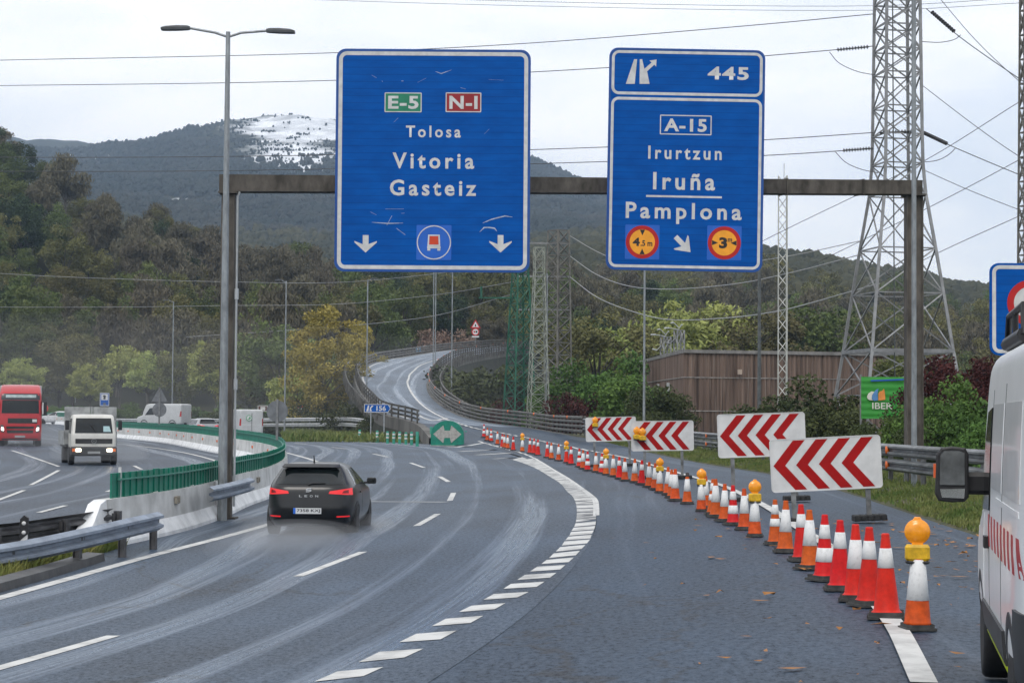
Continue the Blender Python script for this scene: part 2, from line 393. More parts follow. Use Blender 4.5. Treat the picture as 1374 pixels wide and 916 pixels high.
def ribbon(name, L, R, m, nu=10, zoff=.0, zfun=None, u0=0):
    """L, R: matched lists of rows (x, y[, z, w])"""
    mb = MB(); mb.uv = []; n = len(L); v = 0
    for i in range(n):
        if i: v += float(np.linalg.norm((L[i][:2] + R[i][:2] - L[i - 1][:2] - R[i - 1][:2]) / 2))
        for k in range(nu + 1):
            t = k / nu; p = L[i] * (1 - t) + R[i] * t
            z = g(p[0], p[1])
            if len(p) > 2: z = z * (1 - p[3]) + p[2] * p[3]
            mb.v.append((p[0], p[1], z + zoff)); w = float(np.linalg.norm(R[i][:2] - L[i][:2])); mb.uv.append(((t - 1) * w + u0, v))
    for i in range(n - 1):
        for k in range(nu):
            a = i * (nu + 1) + k; mb.f.append((a, a + 1, a + nu + 2, a + nu + 1)); mb.m.append(0); mb.sm.append(True)
    return tag(mb.build(name, m), kind='structure')
# match rows of the main carriageway by hand (index pairs along both edges)
LMr = [(-7.1, -30), (-7.1, 5), (-7.1, 20), (-7.1, 28), (-7.3, 36), (-7.1, 41), (-7.0, 46), (-7.25, 53), (-7.35, 60), (-8.2, 72), (-10.6, 88), (-13.2, 98), (-17.3, 112), (-20.5, 125), (-24.5, 140), (-34, 169), (-47, 208), (-75, 290), (-120, 400), (-180, 530)]
RMr = [(-6, -30), (-3.2, 5), (-1.0, 14.7), (.25, 22), (1.25, 32), (1.75, 41), (1.85, 46), (1.9, 54), (1.8, 62), (1.65, 72), (1.1, 88), (.2, 101), (-1, 116), (-4.6, 135), (-10, 152), (-21, 180), (-34, 208), (-62, 256), (-105, 330), (-165, 450)]
# densify the matched rows
Lm = [np.array(p) for p in catmull(LMr, 10)]; Rm = [np.array(p) for p in catmull(RMr, 10)]
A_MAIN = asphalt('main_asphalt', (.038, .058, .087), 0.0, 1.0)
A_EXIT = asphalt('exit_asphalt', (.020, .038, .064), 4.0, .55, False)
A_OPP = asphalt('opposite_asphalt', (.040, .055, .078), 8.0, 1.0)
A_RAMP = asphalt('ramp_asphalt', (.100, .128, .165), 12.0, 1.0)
ribbon('main_road', Lm, Rm, A_MAIN, 14, .010)
# exit lane and ramp
def px3(x, y, d): p = P(x, y, d); return (p[0], p[1], p[2], 1.0)
EL = [(-6, -30, 0, 0), (-3.2, 5, 0, 0), (-1.0, 14.7, 0, 0), (.25, 22, 0, 0), (1.25, 32, 0, 0), (1.75, 41, 0, 0), (1.9, 54, 0, 0), (1.65, 72, 0, 0), (1.1, 88, 0, 0), (-1, 116, .0, 1), (-4.6, 135, .22, 1),
      px3(566, 568, 150), px3(519, 555, 162), px3(505, 543, 172), px3(490, 526.5, 185), px3(482, 507, 203), px3(483, 500, 213), px3(490, 493, 224), px3(510, 484.3, 243), px3(545, 478.5, 262), px3(597, 470.5, 288), px3(642, 466, 308), px3(700, 463, 330)]
ER = [(4, -30, 0, 0), (6.6, 5, 0, 0), (7.2, 14, 0, 0), (7.4, 22, 0, 0), (7.7, 33, 0, 0), (8.2, 42, 0, 0), (8.75, 52, 0, 0), (8.95, 69.5, 0, 0), (7.9, 90, .02, 1), px3(808, 592, 124), px3(752, 582, 137),
      px3(702, 573.5, 150), px3(644, 565.5, 162), px3(608, 554.5, 172), px3(579, 534, 187), px3(572, 518, 200), px3(576, 508, 211), px3(587, 494.5, 226), px3(608, 482.5, 246), px3(623, 478.4, 260), px3(655, 473, 284), px3(690, 468.5, 303), px3(740, 465, 325)]
def surfE(i, t):
    p = np.array(EL_d[i]) * (1 - t) + np.array(ER_d[i]) * t
    return np.array([p[0], p[1], g(p[0], p[1]) * (1 - p[3]) + p[2] * p[3]])
EL_d = catmull(EL, 8); ER_d = catmull(ER, 8)
def gs(X, Y):
    """road surface height: the plain carriageway, or the exit lane where it starts to climb"""
    b = g(X, Y)
    if Y < 84 or Y > 170: return b
    best = None
    for i in range(60, 104):
        L, R = EL_d[i], ER_d[i]; dx, dy = R[0] - L[0], R[1] - L[1]; t = ((X - L[0]) * dx + (Y - L[1]) * dy) / (dx * dx + dy * dy)
        if -.02 <= t <= 1.02:
            e = (L[0] + dx * t - X) ** 2 + (L[1] + dy * t - Y) ** 2
            if best is None or e < best[0]: best = (e, surfE(i, min(max(t, 0), 1))[2])
    return max(b, best[1]) if best and best[0] < 4 else b
NEXIT = 8 * 11
ribbon('exit_lane', EL_d[:NEXIT + 1], ER_d[:NEXIT + 1], A_EXIT, 12, .006)
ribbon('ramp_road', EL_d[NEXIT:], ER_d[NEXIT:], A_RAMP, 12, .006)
# opposite carriageway: offset of the barrier path
OPR = [(-10.5, -30), (-10, 5), (-9.2, 24), (-8.2, 32)] + BAR
opr = [np.array(p) for p in catmull(OPR, 10)]; opl = []
for i, p in enumerate(opr):
    t = opr[min(i + 1, len(opr) - 1)] - opr[max(i - 1, 0)]; t /= np.linalg.norm(t); opl.append(p + np.array([-t[1], t[0]]) * 13.5)
ribbon('opposite_road', opl, opr, A_OPP, 10, .002)

# ---- ramp embankment / viaduct sides
CONC_D = mat('stained_concrete', (.12, .115, .105), .85, var=.4, scale=.6, stretch=(1, 1, .25))
mb = MB()
for rows, sgn in ((EL_d[82:], -1), (ER_d[76:], 1)):
    rr = [np.array(r[:3]) for r in rows]
    path = []
    for i, p in enumerate(rr):
        t = rr[min(i + 1, len(rr) - 1)] - rr[max(i - 1, 0)]; o = np.array([t[1], -t[0], 0]); o /= max(np.linalg.norm(o), 1e-6); path.append((p, o * sgn))
    vv = []
    for p, o in path: vv += [p + [0, 0, .004], p + o * .55 + [0, 0, .004], p + o * .6 - [0, 0, .9], [p[0] + o[0] * (.7 + .22 * max(p[2], 0)), p[1] + o[1] * (.7 + .22 * max(p[2], 0)), min(-.3, p[2] - 1)]]
    fs = []
    for i in range(len(path) - 1):
        for k in range(3):
            a = i * 4 + k; f = (a, a + 1, a + 5, a + 4); fs.append(f if sgn > 0 else f[::-1])
    mb.add(vv, fs)
    for j in range(len(fs)): mb.m[-1 - j] = 1 if (len(fs) - 1 - j) % 3 == 2 else 0
tag(mb.build('ramp_embankment', [CONC_D, mat('embankment_scrub', (.022, .026, .014), .95, var=.5, scale=.8)]), kind='structure')

# ---- terrain
XS = [-1600, -600, 0, 100, 200, 300, 400, 500, 600, 700, 800, 900, 1000, 1100, 1200, 1300, 1400, 2200, 3000]
DS = [205, 240, 300, 360, 450, 600, 850, 1300, 1900, 2600, 3400, 4200]
TY = {-1600: [588, 578, 505, 390, 240, 240, 240, 240, 225, 205, 195, 260], -600: [588, 578, 505, 385, 235, 240, 245, 240, 225, 205, 190, 260],
      0: [588, 579, 520, 415, 248, 262, 270, 262, 235, 205, 189, 260], 100: [588, 579, 528, 440, 318, 318, 318, 290, 245, 210, 190, 270],
      200: [588, 579, 532, 455, 350, 352, 345, 312, 250, 188, 205, 280], 300: [588, 579, 535, 468, 392, 392, 372, 330, 235, 161, 185, 280],
      400: [588, 579, 535, 472, 404, 396, 376, 335, 235, 160, 185, 280], 500: [588, 578, 530, 470, 430, 395, 375, 335, 240, 162, 185, 280],
      600: [588, 576, 505, 468, 430, 385, 370, 330, 245, 172, 195, 280], 700: [588, 576, 510, 475, 440, 392, 360, 325, 262, 214, 235, 290],
      800: [588, 580, 535, 490, 450, 405, 350, 320, 285, 251, 265, 300], 900: [588, 580, 550, 505, 450, 400, 350, 330, 310, 290, 300, 330],
      1000: [588, 580, 557, 515, 455, 402, 352, 345, 335, 332, 340, 350], 1100: [588, 580, 560, 520, 465, 412, 366, 372, 376, 378, 380, 400],
      1200: [588, 580, 560, 525, 470, 420, 384, 388, 392, 398, 400, 410], 1300: [588, 580, 562, 530, 475, 440, 404, 408, 410, 410, 415, 420],
      1400: [588, 580, 562, 530, 475, 440, 408, 410, 412, 415, 420, 425], 2200: [588, 580, 560, 520, 450, 420, 400, 400, 405, 410, 420, 430],
      3000: [588, 580, 560, 520, 450, 420, 400, 400, 405, 410, 420, 430]}
TT = np.array([TY[x] for x in XS], float)
def pxy(x, d):
    ld = np.log(d); col = [np.interp(ld, np.log(DS), TT[i]) for i in range(len(XS))]
    return float(np.interp(x, XS, col))
def bumps(X, Y): return math.sin(X * .021 + 1.3) * math.cos(Y * .017) + .6 * math.sin(X * .053 + Y * .031) + .4 * math.sin(X * .11 - Y * .09 + 2)
def terr(x, d):
    """world point of the hillside below pixel column x at distance d"""
    X = (x - 687) / F * d; z = CAMZ + (560 - pxy(x, d)) / F * d
    k = smooth((d - 260) / 400) * (1.5 + min(d, 1500) / 700)
    return (X, d, z + bumps(X, d) * k)
def terr_xy(X, d): return terr(687 + X / d * F, d)[2]
xcols = np.concatenate([np.arange(-1600, -100, 60), np.arange(-100, 1480, 10), np.arange(1480, 3001, 60)])
drows = np.concatenate([np.linspace(205, 460, 26), np.linspace(480, 900, 22), np.linspace(930, 1900, 30), np.linspace(1930, 2700, 45), np.linspace(2750, 4200, 14)])
mb = MB(); mead = []; snw = []
def bump2(x, y, cx, cy, rx, ry): return max(0.0, 1.25 - math.sqrt(((x - cx) / rx) ** 2 + ((y - cy) / ry) ** 2))
for d in drows:
    for x in xcols:
        p = terr(x, d); mb.v.append(p)
        py = 560 - (p[2] - CAMZ) / d * F
        me_ = 0
        if 520 < d < 760: me_ = max(bump2(x, d, 672, 640, 70, 130), bump2(x, d, 1285, 640, 70, 120) * .8)
        if d < 262: me_ = .9
        if 900 < d < 1250: me_ = max(me_, .62 * bump2(x, d, 230, 1000, 50, 80), .62 * bump2(x, d, 755, 1050, 60, 90), .5 * bump2(x, d, 420, 1000, 50, 90))
        s_ = 0
        if d > 1500:
            s_ = max(1.0 * bump2(x, py, 395, 174, 105, 26), .78 * bump2(x, py, 390, 212, 110, 28), .55 * bump2(x, py, 260, 235, 60, 28), .80 * bump2(x, py, 245, 275, 60, 9), .5 * bump2(x, py, 120, 215, 80, 18))
        mead.append(me_); snw.append(min(s_, 1))
nc = len(xcols)
for j in range(len(drows) - 1):
    for i in range(nc - 1): a = j * nc + i; mb.f.append((a, a + 1, a + nc + 1, a + nc)); mb.m.append(0); mb.sm.append(True)
TER = attr_mat('hillside_soil')
hills = tag(mb.build('hills', TER), kind='structure')
for nm, arr_ in (('meadow', mead), ('snow', snw)):
    a = hills.data.attributes.new(nm, 'FLOAT', 'POINT'); a.data.foreach_set('value', np.array(arr_, dtype=np.float32))
# near ground sheet
mb = MB(); gx = np.concatenate([np.linspace(-3000, -120, 16), np.linspace(-100, 60, 81), np.linspace(80, 3000, 16)]); gy = np.concatenate([np.linspace(-1500, -40, 8), np.linspace(-30, 130, 81), np.linspace(140, 262, 8)])
for y in gy:
    for x in gx:
        far = smooth((abs(x) - 60) / 300)
        mb.v.append((x, y, g(x, y) - .05 - .5 * smooth((y - 150) / 80)))
for j in range(len(gy) - 1):
    for i in range(len(gx) - 1): a = j * len(gx) + i; mb.f.append((a, a + 1, a + len(gx) + 1, a + len(gx))); mb.m.append(0); mb.sm.append(True)
tag(mb.build('ground', mat('verge_soil', (.045, .055, .022), .95, var=.5, scale=.8, detail=8, base2=(.075, .068, .038))), kind='structure')

# ---- painted markings
PAINT = mat('worn_white_paint', (.36, .36, .35), .6, var=.0, spec=.3, base2=(.60, .60, .58), scale=2.2, detail=9, lo=.32, hi=.55)
PAINT_W = mat('scraped_white_paint', (.16, .165, .17), .6, var=.0, spec=.3, base2=(.58, .58, .56), scale=1.6, detail=12, lo=.36, hi=.56)
def strip(name, left, right, z=.016, m=None, zs=None):
    mb = MB(); n = len(left)
    for a, b in zip(left, right):
        for p in (a, b): mb.v.append((p[0], p[1], (p[2] if len(p) > 2 else gs(p[0], p[1])) + z))
    for i in range(n - 1): mb.f.append((2 * i, 2 * i + 1, 2 * i + 3, 2 * i + 2)); mb.m.append(0); mb.sm.append(True)
    return tag(mb.build(name, m or PAINT), kind='structure')
def line_px(name, pts, w=.15, n=6, m=None):
    c = [np.array(G(*p)) for p in pts]; c = catmull(c, n) if len(c) > 2 else resample(c, 1.0)
    return line_w(name, c, w, m)
def line_w(name, c, w, m=None, useg=True):
    L, R = [], []
    for i, p in enumerate(c):
        t = np.array(c[min(i + 1, len(c) - 1)]) - np.array(c[max(i - 1, 0)]); o = np.array([t[1], -t[0]]) / math.hypot(t[0], t[1]) * w / 2
        if useg: L.append((p[0] - o[0], p[1] - o[1])); R.append((p[0] + o[0], p[1] + o[1]))
        else: L.append((p[0] - o[0], p[1] - o[1], p[2])); R.append((p[0] + o[0], p[1] + o[1], p[2]))
    return strip(name, L, R, m=m)
line_px('edge_line', [(-120, 838), (0, 803), (100, 775), (200, 747), (300, 721), (357, 705), (420, 684), (455, 664), (466, 650), (458, 637), (427, 620), (378, 606), (330, 597), (250, 589)], .20)
for a, b in (((-60, 914), (152, 854)), ((400, 774), (487, 741)), ((559, 706), (587, 690)), ((603.5, 672), (608.5, 661.5)), ((590, 639.5), (602, 646.6)), ((550.7, 621), (569, 627.4)), ((500, 608.8), (521, 613.3)), ((445, 600), (464, 602.3)), ((395, 594.4), (412, 595.8))):
    line_px('lane_line', [a, b], .16)
# block line between the carriageway and the exit lane
o7 = lambda p: (400 + p[0] / 2.748, 700 + p[1] / 2.748)
Lp = [o7(p) for p in ((-75, 668), (60, 594), (222, 522), (372, 448), (494, 388), (592, 336), (683, 291), (757, 250), (808, 217), (855, 186), (897, 158), (925, 136), (950, 112), (972, 90), (985, 70), (1000, 53), (1008, 36), (1018, 20), (1024, 4))]
Rp = [o7(p) for p in ((160, 610), (315, 540), (462, 472), (585, 405), (683, 350), (765, 303), (850, 262), (907, 225), (950, 193), (982, 165), (1013, 138), (1035, 114), (1055, 92), (1075, 72), (1080, 55), (1088, 38), (1095, 22), (1098, 5), (1098, -12))]
Lw = [np.array(G(*p)) for p in Lp]; Rw = [np.array(G(*p)) for p in Rp]
def at(A, s):
    s = min(max(s, 0), len(A) - 1.001); i = int(s); return A[i] * (1 - (s - i)) + A[i + 1] * (s - i)
for k in range(len(Lw) - 1):
    fill = .5 + .28 * smooth((k - 5) / 9)
    strip('block_marking', [at(Lw, k), at(Lw, k + fill)], [at(Rw, k - .5), at(Rw, k + fill - .5)], m=PAINT)
Lf = [Lw[-1]] + [np.array(G(*p)) for p in ((774, 690), (773, 677), (768, 666), (761, 660), (752, 649), (738, 640), (719, 628.5), (698, 620), (684, 616))]
Rf = [np.array(G(799.5, 697))] + [np.array(G(*p)) for p in ((800, 690), (799.5, 677), (797, 670), (789, 663), (777, 654), (761, 642.5), (742, 631), (721.5, 618.5), (703, 610))]
Lf = catmull(Lf, 5); Rf = catmull(Rf, 5)
for k in range(0, len(Lf) - 2, 2):
    e = k + 2
    a0, a1, b0, b1 = Lf[k], Lf[e], Rf[k], Rf[e]; fr = .94 if k > 10 else .84
    strip('block_marking', [a0, a0 + (a1 - a0) * fr], [b0, b0 + (b1 - b0) * fr], m=PAINT_W)
line_px('edge_line', [(800, 692), (800, 681), (798.3, 671), (790, 663), (778, 654), (762, 642.5), (743, 631), (722.5, 618.2), (704, 609.8), (680, 603.8), (663, 600.6), (640, 597.5)], .13)
for a, b in (((598, 600.3), (650, 598.7)), ((617, 605.6), (667, 603.7)), ((640, 610.3), (684, 608.2)), ((664, 615.6), (700, 614))): line_px('hatch_line', [a, b], .42)
line_px('edge_line', [(590, 598.6), (520, 595.4), (470, 592.6), (440, 591), (405, 589), (360, 586.5), (300, 583)], .2)
line_px('hatch_line', [(560, 590), (580, 592), (600, 590.5)], .3)
# opposite carriageway lines
line_px('edge_line', [(40, 588), (100, 591), (157, 595.5), (203, 600.5), (250, 608), (282, 616), (300, 622)], .18)
for a, b in (((41, 651), (79, 631)), ((16, 604.5), (79, 626)), ((-30, 681), (32, 658)), ((52, 688), (88, 678.5)), ((143.5, 660), (159.5, 654)), ((180, 625), (190, 630))): line_px('lane_line', [a, b], .15)
# exit-lane edge line: by lane fraction from the near cones up on to the ramp
efr = [(1240, 920), (1205, 848), (1194.6, 833.5), (1117, 739), (1068, 707), (1026, 679.5), (964.5, 650.5), (924, 639), (873, 624), (838, 615)]
c0 = [np.array(G(*p)) for p in efr]
for p_ in c0: p_[2] = gs(p_[0], p_[1]) + .004
PL = np.array([(800, 605.3), (789, 603), (754, 596), (720, 590), (682, 583), (640, 575.5), (620, 570.5), (602, 564), (585, 556), (570, 546), (557, 534), (549, 522), (547, 512), (550, 503), (560, 492), (578, 485), (606, 478)])
def pldist(q):
    a, b = PL[:-1], PL[1:]; ab = b - a; t = np.clip(((q - a) * ab).sum(1) / (ab ** 2).sum(1), 0, 1); return float(np.min(np.linalg.norm(a + ab * t[:, None] - q, axis=1)))
fr_i = []
for i in range(78, 158, 4):
    ds = [(pldist(np.array(proj(surfE(i, t)))), t) for t in np.linspace(.15, .9, 76)]; m_ = min(ds)
    if m_[0] < 2.5: fr_i.append((i, m_[1]))
print('edge line fractions', fr_i)
c1 = [surfE(i, t) for i, t in fr_i]
cc = resample(catmull(c0 + c1, 10), .8)
for p_ in cc:
    if p_[1] < 168: p_[2] = max(p_[2] if p_[1] > 140 else -9, gs(p_[0], p_[1])) + .014
line_w('edge_line', cc, .20, useg=False)
line_w('edge_line', catmull([surfE(i, .055) for i in range(92, 177, 7)], 4), .20, useg=False)
# wet expansion joint across the lanes
line_px('road_joint', [(493, 673), (545, 673.5), (600, 674)], .35, m=mat('joint_filler', (.16, .17, .18), .35, var=.3, scale=3))
line_px('road_joint', [(541, 563), (575, 560), (612, 558)], .5, m=MATS['joint_filler']) if False else None
# kerb and drainage at the left
KERB = mat('dark_wet_kerb', (.045, .045, .045), .5, var=.4, scale=3, bump=.3)
mb = MB(); path = [G(x, y) for x, y in ((-120, 822), (-40, 802), (0, 791), (70, 771), (128, 752.5))]
mb.sweep([(.16, 0), (.14, .13), (-.14, .15), (-.16, 0)], catmull(path, 5), closed=False)
mb.sweep([(-.14, .15), (-.2, .0)], catmull(path, 5)); tag(mb.build('kerb', KERB), kind='structure')

# ---- raised grass verge right of the exit lane, up to and beyond the guardrail
VERGE = mat('verge_grass_soil', (.045, .075, .020), .95, var=.5, scale=1.2, detail=9, base2=(.085, .075, .035), bump=.6, bscale=6)
def edge_x(y): return float(np.interp(y, [-40, 5, 14, 22, 33, 42, 52, 69.5, 90, 124, 137], [6.2, 6.6, 7.2, 7.4, 7.7, 8.2, 8.75, 8.95, 7.9, px3(808, 592, 124)[0], px3(752, 582, 137)[0]]))
def vz(X, Y):
    e = edge_x(Y); zr_ = float(np.interp(Y, [0, 88, 124, 137], [.2, .2, .45, .85])); base = float(np.interp(Y, [0, 88, 124, 137], [0, .02, .40, .78]))
    t = smooth((X - e) / 1.6); return base + (zr_ - base) * t - (0.4 * smooth((X - 14) / 14) if X > 14 else 0)
mb = MB(); ys = np.linspace(-30, 137, 112); us = [0, .2, .5, 1, 1.6, 2.4, 3.5, 5, 8, 12, 20, 34]
for y in ys:
    for u_ in us:
        x = edge_x(y) - .05 + u_; mb.v.append((x, y, vz(x, y) + (.03 + .02 * math.sin(y * 3.1) if u_ > 0 else -.02)))
for j in range(len(ys) - 1):
    for i in range(len(us) - 1): a = j * len(us) + i; mb.f.append((a, a + 1, a + len(us) + 1, a + len(us))); mb.m.append(0); mb.sm.append(True)
tag(mb.build('grass_verge', VERGE), kind='structure')

def ground_z(X, Y):
    base = g(X, Y) - .05 - .5 * smooth((Y - 150) / 80) if Y < 262 else -9
    if Y > 205: base = max(base, terr_xy(X, Y))
    if edge_x(min(Y, 137)) < X < edge_x(min(Y, 137)) + 30 and Y < 137: base = max(base, vz(X, Y))
    return base
# ================================================================== road furniture
GALV = mat('galvanised_steel', (.36, .38, .40), .42, .7, var=.25, scale=6, detail=6)
GALV_D = mat('weathered_galvanised_steel', (.20, .205, .205), .55, .5, var=.45, scale=3, detail=8)
RAILM = mat('guardrail_steel', (.24, .28, .34), .5, .08, var=.25, scale=2.5, detail=7)
RAILD = mat('dark_guardrail_steel', (.10, .10, .105), .55, .5, var=.4, scale=2.5, detail=7)
RAILB = mat('brown_bridge_rail', (.13, .125, .115), .6, .4, var=.4, scale=1.5, detail=8)
RUSTY = mat('weathered_corten_beam', (.080, .072, .062), .8, .0, var=.3, scale=3, detail=12, stretch=(1, 1, .5), base2=(.145, .13, .112), spec=.25)
POLEM = mat('grey_lamp_pole', (.27, .29, .30), .45, .55, var=.25, scale=9, detail=8, stretch=(1, 1, .3))
DARKPOLE = mat('dark_lamp_pole', (.10, .11, .11), .5, .4, var=.25, scale=5)
HEAD = mat('lamp_housing', (.07, .075, .08), .45, .2, var=.2)
BLACKP = mat('black_plastic', (.018, .018, .02), .5, var=.3, scale=8)
RUB = mat('black_rubber', (.022, .022, .022), .85, var=.4, scale=10, bump=.3)
SIGNBLUE = mat('sign_blue', (.0, .082, .37), .6, var=.12, scale=1.2, detail=9, spec=.10, stretch=(1, 1, 4), base2=(.0, .096, .415))
SIGNEDGE = mat('sign_blue_edge', (.004, .07, .30), .4, var=.1)
PATCHB = mat('sticker_blue', (.004, .11, .52), .4, var=.06)
SIGNW = mat('sign_white', (.60, .60, .59), .5, var=.12, scale=5, detail=8, spec=.3)
SIGNGR = mat('badge_green', (.005, .20, .105), .5, var=.1)
SIGNRD = mat('badge_red', (.28, .006, .012), .5, var=.1)
SIGNRED = mat('sign_red', (.46, .004, .004), .6, var=.12, scale=4)
SIGNAMB = mat('sign_amber', (.90, .36, .015), .45, var=.08)
SIGNBLK = mat('sign_black', (.01, .01, .012), .5, var=.2)
ALU = mat('aluminium_back', (.30, .31, .32), .5, .5, var=.15)
SCRATCH = mat('scraped_film', (.38, .44, .52), .7, var=.3, scale=20, detail=8)

def _joints(m):
    nt = m.node_tree; n, l = nt.nodes, nt.links; b = n['Principled BSDF']; src = b.inputs['Base Color'].links[0].from_socket
    tc = n.new('ShaderNodeTexCoord'); sp = n.new('ShaderNodeSeparateXYZ'); l.new(tc.outputs['Object'], sp.inputs[0])
    q = n.new('ShaderNodeMath'); q.operation = 'PINGPONG'; q.inputs[1].default_value = .085; l.new(sp.outputs['Z'], q.inputs[0])
    r = n.new('ShaderNodeMapRange'); r.inputs['From Min'].default_value = 0; r.inputs['From Max'].default_value = .012; r.inputs['To Min'].default_value = .55; r.inputs['To Max'].default_value = 0; l.new(q.outputs[0], r.inputs['Value'])
    x = n.new('ShaderNodeMix'); x.data_type = 'RGBA'; x.inputs[7].default_value = (.001, .03, .15, 1); l.new(r.outputs[0], x.inputs['Factor']); l.new(src, x.inputs[6]); l.new(x.outputs[2], b.inputs['Base Color'])
_joints(SIGNBLUE)
def sign_root(name, label, cat, px_c, d, roll=0.0, yaw=0.0, group=None):
    r = thing(name, label, cat, P(px_c[0], px_c[1], d), group=group); r.rotation_euler = (0, roll, yaw); return r
class SL:
    """photo pixels -> local sign coordinates in metres (origin = sign centre)"""
    def __init__(s, c, d, th=0.0): s.c = c; s.k = d / F; s.t = th
    def __call__(s, x, y):
        dx, dy = (x - s.c[0]) * s.k, -(y - s.c[1]) * s.k; c, n = math.cos(s.t), math.sin(s.t)
        return dx * c - dy * n, dx * n + dy * c
    def box(s, x0, y0, x1, y1):                            # centre-rotated box that keeps its size
        cx, cz = s((x0 + x1) / 2, (y0 + y1) / 2); w, h = abs(x1 - x0) * s.k / 2, abs(y1 - y0) * s.k / 2
        return cx - w, cz - h, cx + w, cz + h
def plate(name, parent, outline, y0, y1, m):
    mb = MB(); mb.prism(outline, y0, y1); return mb.build(name, m, parent)
def bord(name, parent, b, r, w, y0, y1, m, n=6):
    mb = MB(); mb.frame(rrect(b[0], b[1], b[2], b[3], r, n), rrect(b[0] + w, b[1] + w, b[2] - w, b[3] - w, max(r - w, .004), n), y0, y1); return mb.build(name, m, parent)
def arrow_down(cx, cz, w, h, ang=0):
    pts = [(-.13, .5), (.13, .5), (.13, -.02), (.5, .16), (.5, .08), (0, -.5), (-.5, .08), (-.5, .16), (-.13, -.02)]
    c, s_ = math.cos(ang), math.sin(ang); out = []
    for x, z in pts: x *= w; z *= h; out.append((cx + x * c - z * s_, cz + x * s_ + z * c))
    return out[::-1]

# ---- gantry
GD = 46.4; GDR = 53.4
gl = P(302.7, 690, GD); gr_ = P(1225.5, 660, GDR)
def leg_at(xpx, d):
    r = ray(xpx, 560); X = r[0] * d; return X, d, g(X, d)
Lx = P(304.8, 450, GD)[0]; Rx = P(1226, 450, GDR)[0]
gan = thing('sign_gantry', 'weathered brown steel portal gantry spanning the carriageway and carrying two blue signs', 'gantry', (0, 0, 0))
zt_l, zb_l = P(304.8, 235.5, GD)[2], P(304.8, 258, GD)[2]; zt_r, zb_r = P(1226, 244.5, GDR)[2], P(1226, 261.5, GDR)[2]
zt_r += .03
mb = MB()
nseg = 24
a0 = Vector((Lx - .20, GD, 0)); a1 = Vector((Rx + .20, GDR, 0))
for k in range(2):
    pass
def beampt(t, s_, q):
    p = a0.lerp(a1, t); zt = zt_l + (zt_r - zt_l) * t; zb = zb_l + (zb_r - zb_l) * t
    return (p.x, p.y + s_ * .22, zb + (zt - zb) * q)
vv = []; fs = []
for i in range(nseg + 1):
    t = i / nseg; vv += [beampt(t, -1, 0), beampt(t, 1, 0), beampt(t, 1, 1), beampt(t, -1, 1)]
for i in range(nseg):
    for k in range(4): j = (k + 1) % 4; fs.append((i * 4 + k, (i + 1) * 4 + k, (i + 1) * 4 + j, i * 4 + j))
fs += [(0, 1, 2, 3), (nseg * 4 + 3, nseg * 4 + 2, nseg * 4 + 1, nseg * 4)]
mb.add(vv, fs)
beam = mb.build('beam', RUSTY, gan)
for t in (.17, .36, .54, .78, .9):
    mb = MB(); p = a0.lerp(a1, t); mb.box((p.x, p.y, (zt_l + zb_l) / 2 * (1 - t) + (zt_r + zb_r) / 2 * t), (.04, .48, (zt_l - zb_l) * (1 - t) + (zt_r - zb_r) * t + .04), rot=Matrix.Rotation(math.atan2(a1.y - a0.y, a1.x - a0.x), 3, 'Z')); mb.build('splice_plate', RUSTY, beam)
for xx, yy, w, zb in ((Lx, GD, .30, zb_l), (Rx, GDR, .44, zb_r)):
    z0 = g(xx, yy); mb = MB()
    # H-section leg: two flanges and a web, base plate and cap plate
    h = zb - z0 - .04
    mb.box((xx - w / 2 + .015, yy, z0 + h / 2), (.03, w, h)); mb.box((xx + w / 2 - .015, yy, z0 + h / 2), (.03, w, h)); mb.box((xx, yy - w * .35, z0 + h / 2), (w - .062, .03, h)); mb.box((xx, yy + w * .35, z0 + h / 2), (w - .062, .03, h))
    lg = mb.build('post', RUSTY, gan)
    mb = MB(); mb.box((xx, yy, z0 + .02), (w + .25, w + .25, .05)); mb.build('base_plate', RUSTY, lg)
    mb = MB(); mb.box((xx, yy, zb - .02), (w + .14, w + .14, .045)); mb.build('cap_plate', RUSTY, lg)
mb = MB(); mb.tube([(Lx + .22, GD - .1, g(Lx, GD) + .3), (Lx + .22, GD - .1, zb_l - .1), (Lx + .27, GD - .1, zb_l)], .028, 8)
for zz in (2.5, 4.6): mb.tube([(Lx + .22, GD - .1, zz), (Lx + .22, GD - .1, zz + .25)], .05, 8)
mb.build('cable_conduit', mat('pale_conduit', (.5, .52, .53), .4, .3, var=.1), gan)
for t in (.527,):
    p = a0.lerp(a1, t); mb = MB(); mb.box((p.x, p.y - .26, (zb_l + zt_l) / 2 * (1 - t) + (zb_r + zt_r) / 2 * t), (.12, .07, .50)); mb.build('clamp', GALV_D, gan)

# ---- sign 1
c1 = (581, 215.5); d1 = GD + .7; k = SL(c1, d1, math.radians(.4))
s1 = sign_root('direction_sign', 'big blue overhead sign reading Tolosa and Vitoria Gasteiz, left of two on the gantry', 'road sign', c1, d1)
B = k.box(449.5, 65, 712, 366)
plate('panel', s1, rrect(*B, 13 * k.k), -.02, .05, [SIGNBLUE])
bord('edge_trim', s1, B, 13 * k.k, 3.3 * k.k, -.026, .056, SIGNEDGE)
bord('border', s1, k.box(453, 68.5, 708.5, 362.5), 11 * k.k, 5.2 * k.k, -.024, -.019, SIGNW)
def badge(parent, k, b, txt, m, tb, ln=None):
    bb = k.box(*b); r = plate('route_badge', parent, rrect(*bb, .02, 2), -.026, -.0195, m)
    bord('badge_border', r, bb, .02, 1.3 * k.k, -.030, -.0255, SIGNW, 2)
    text_mesh('lettering', txt, k.box(*tb), SIGNW, r, y=-.0285, off=.032, spacing=1.1); return r
badge(s1, k, (515.7, 123.8, 565.6, 150.4), 'E-5', SIGNGR, (520.5, 128.3, 561.5, 146))
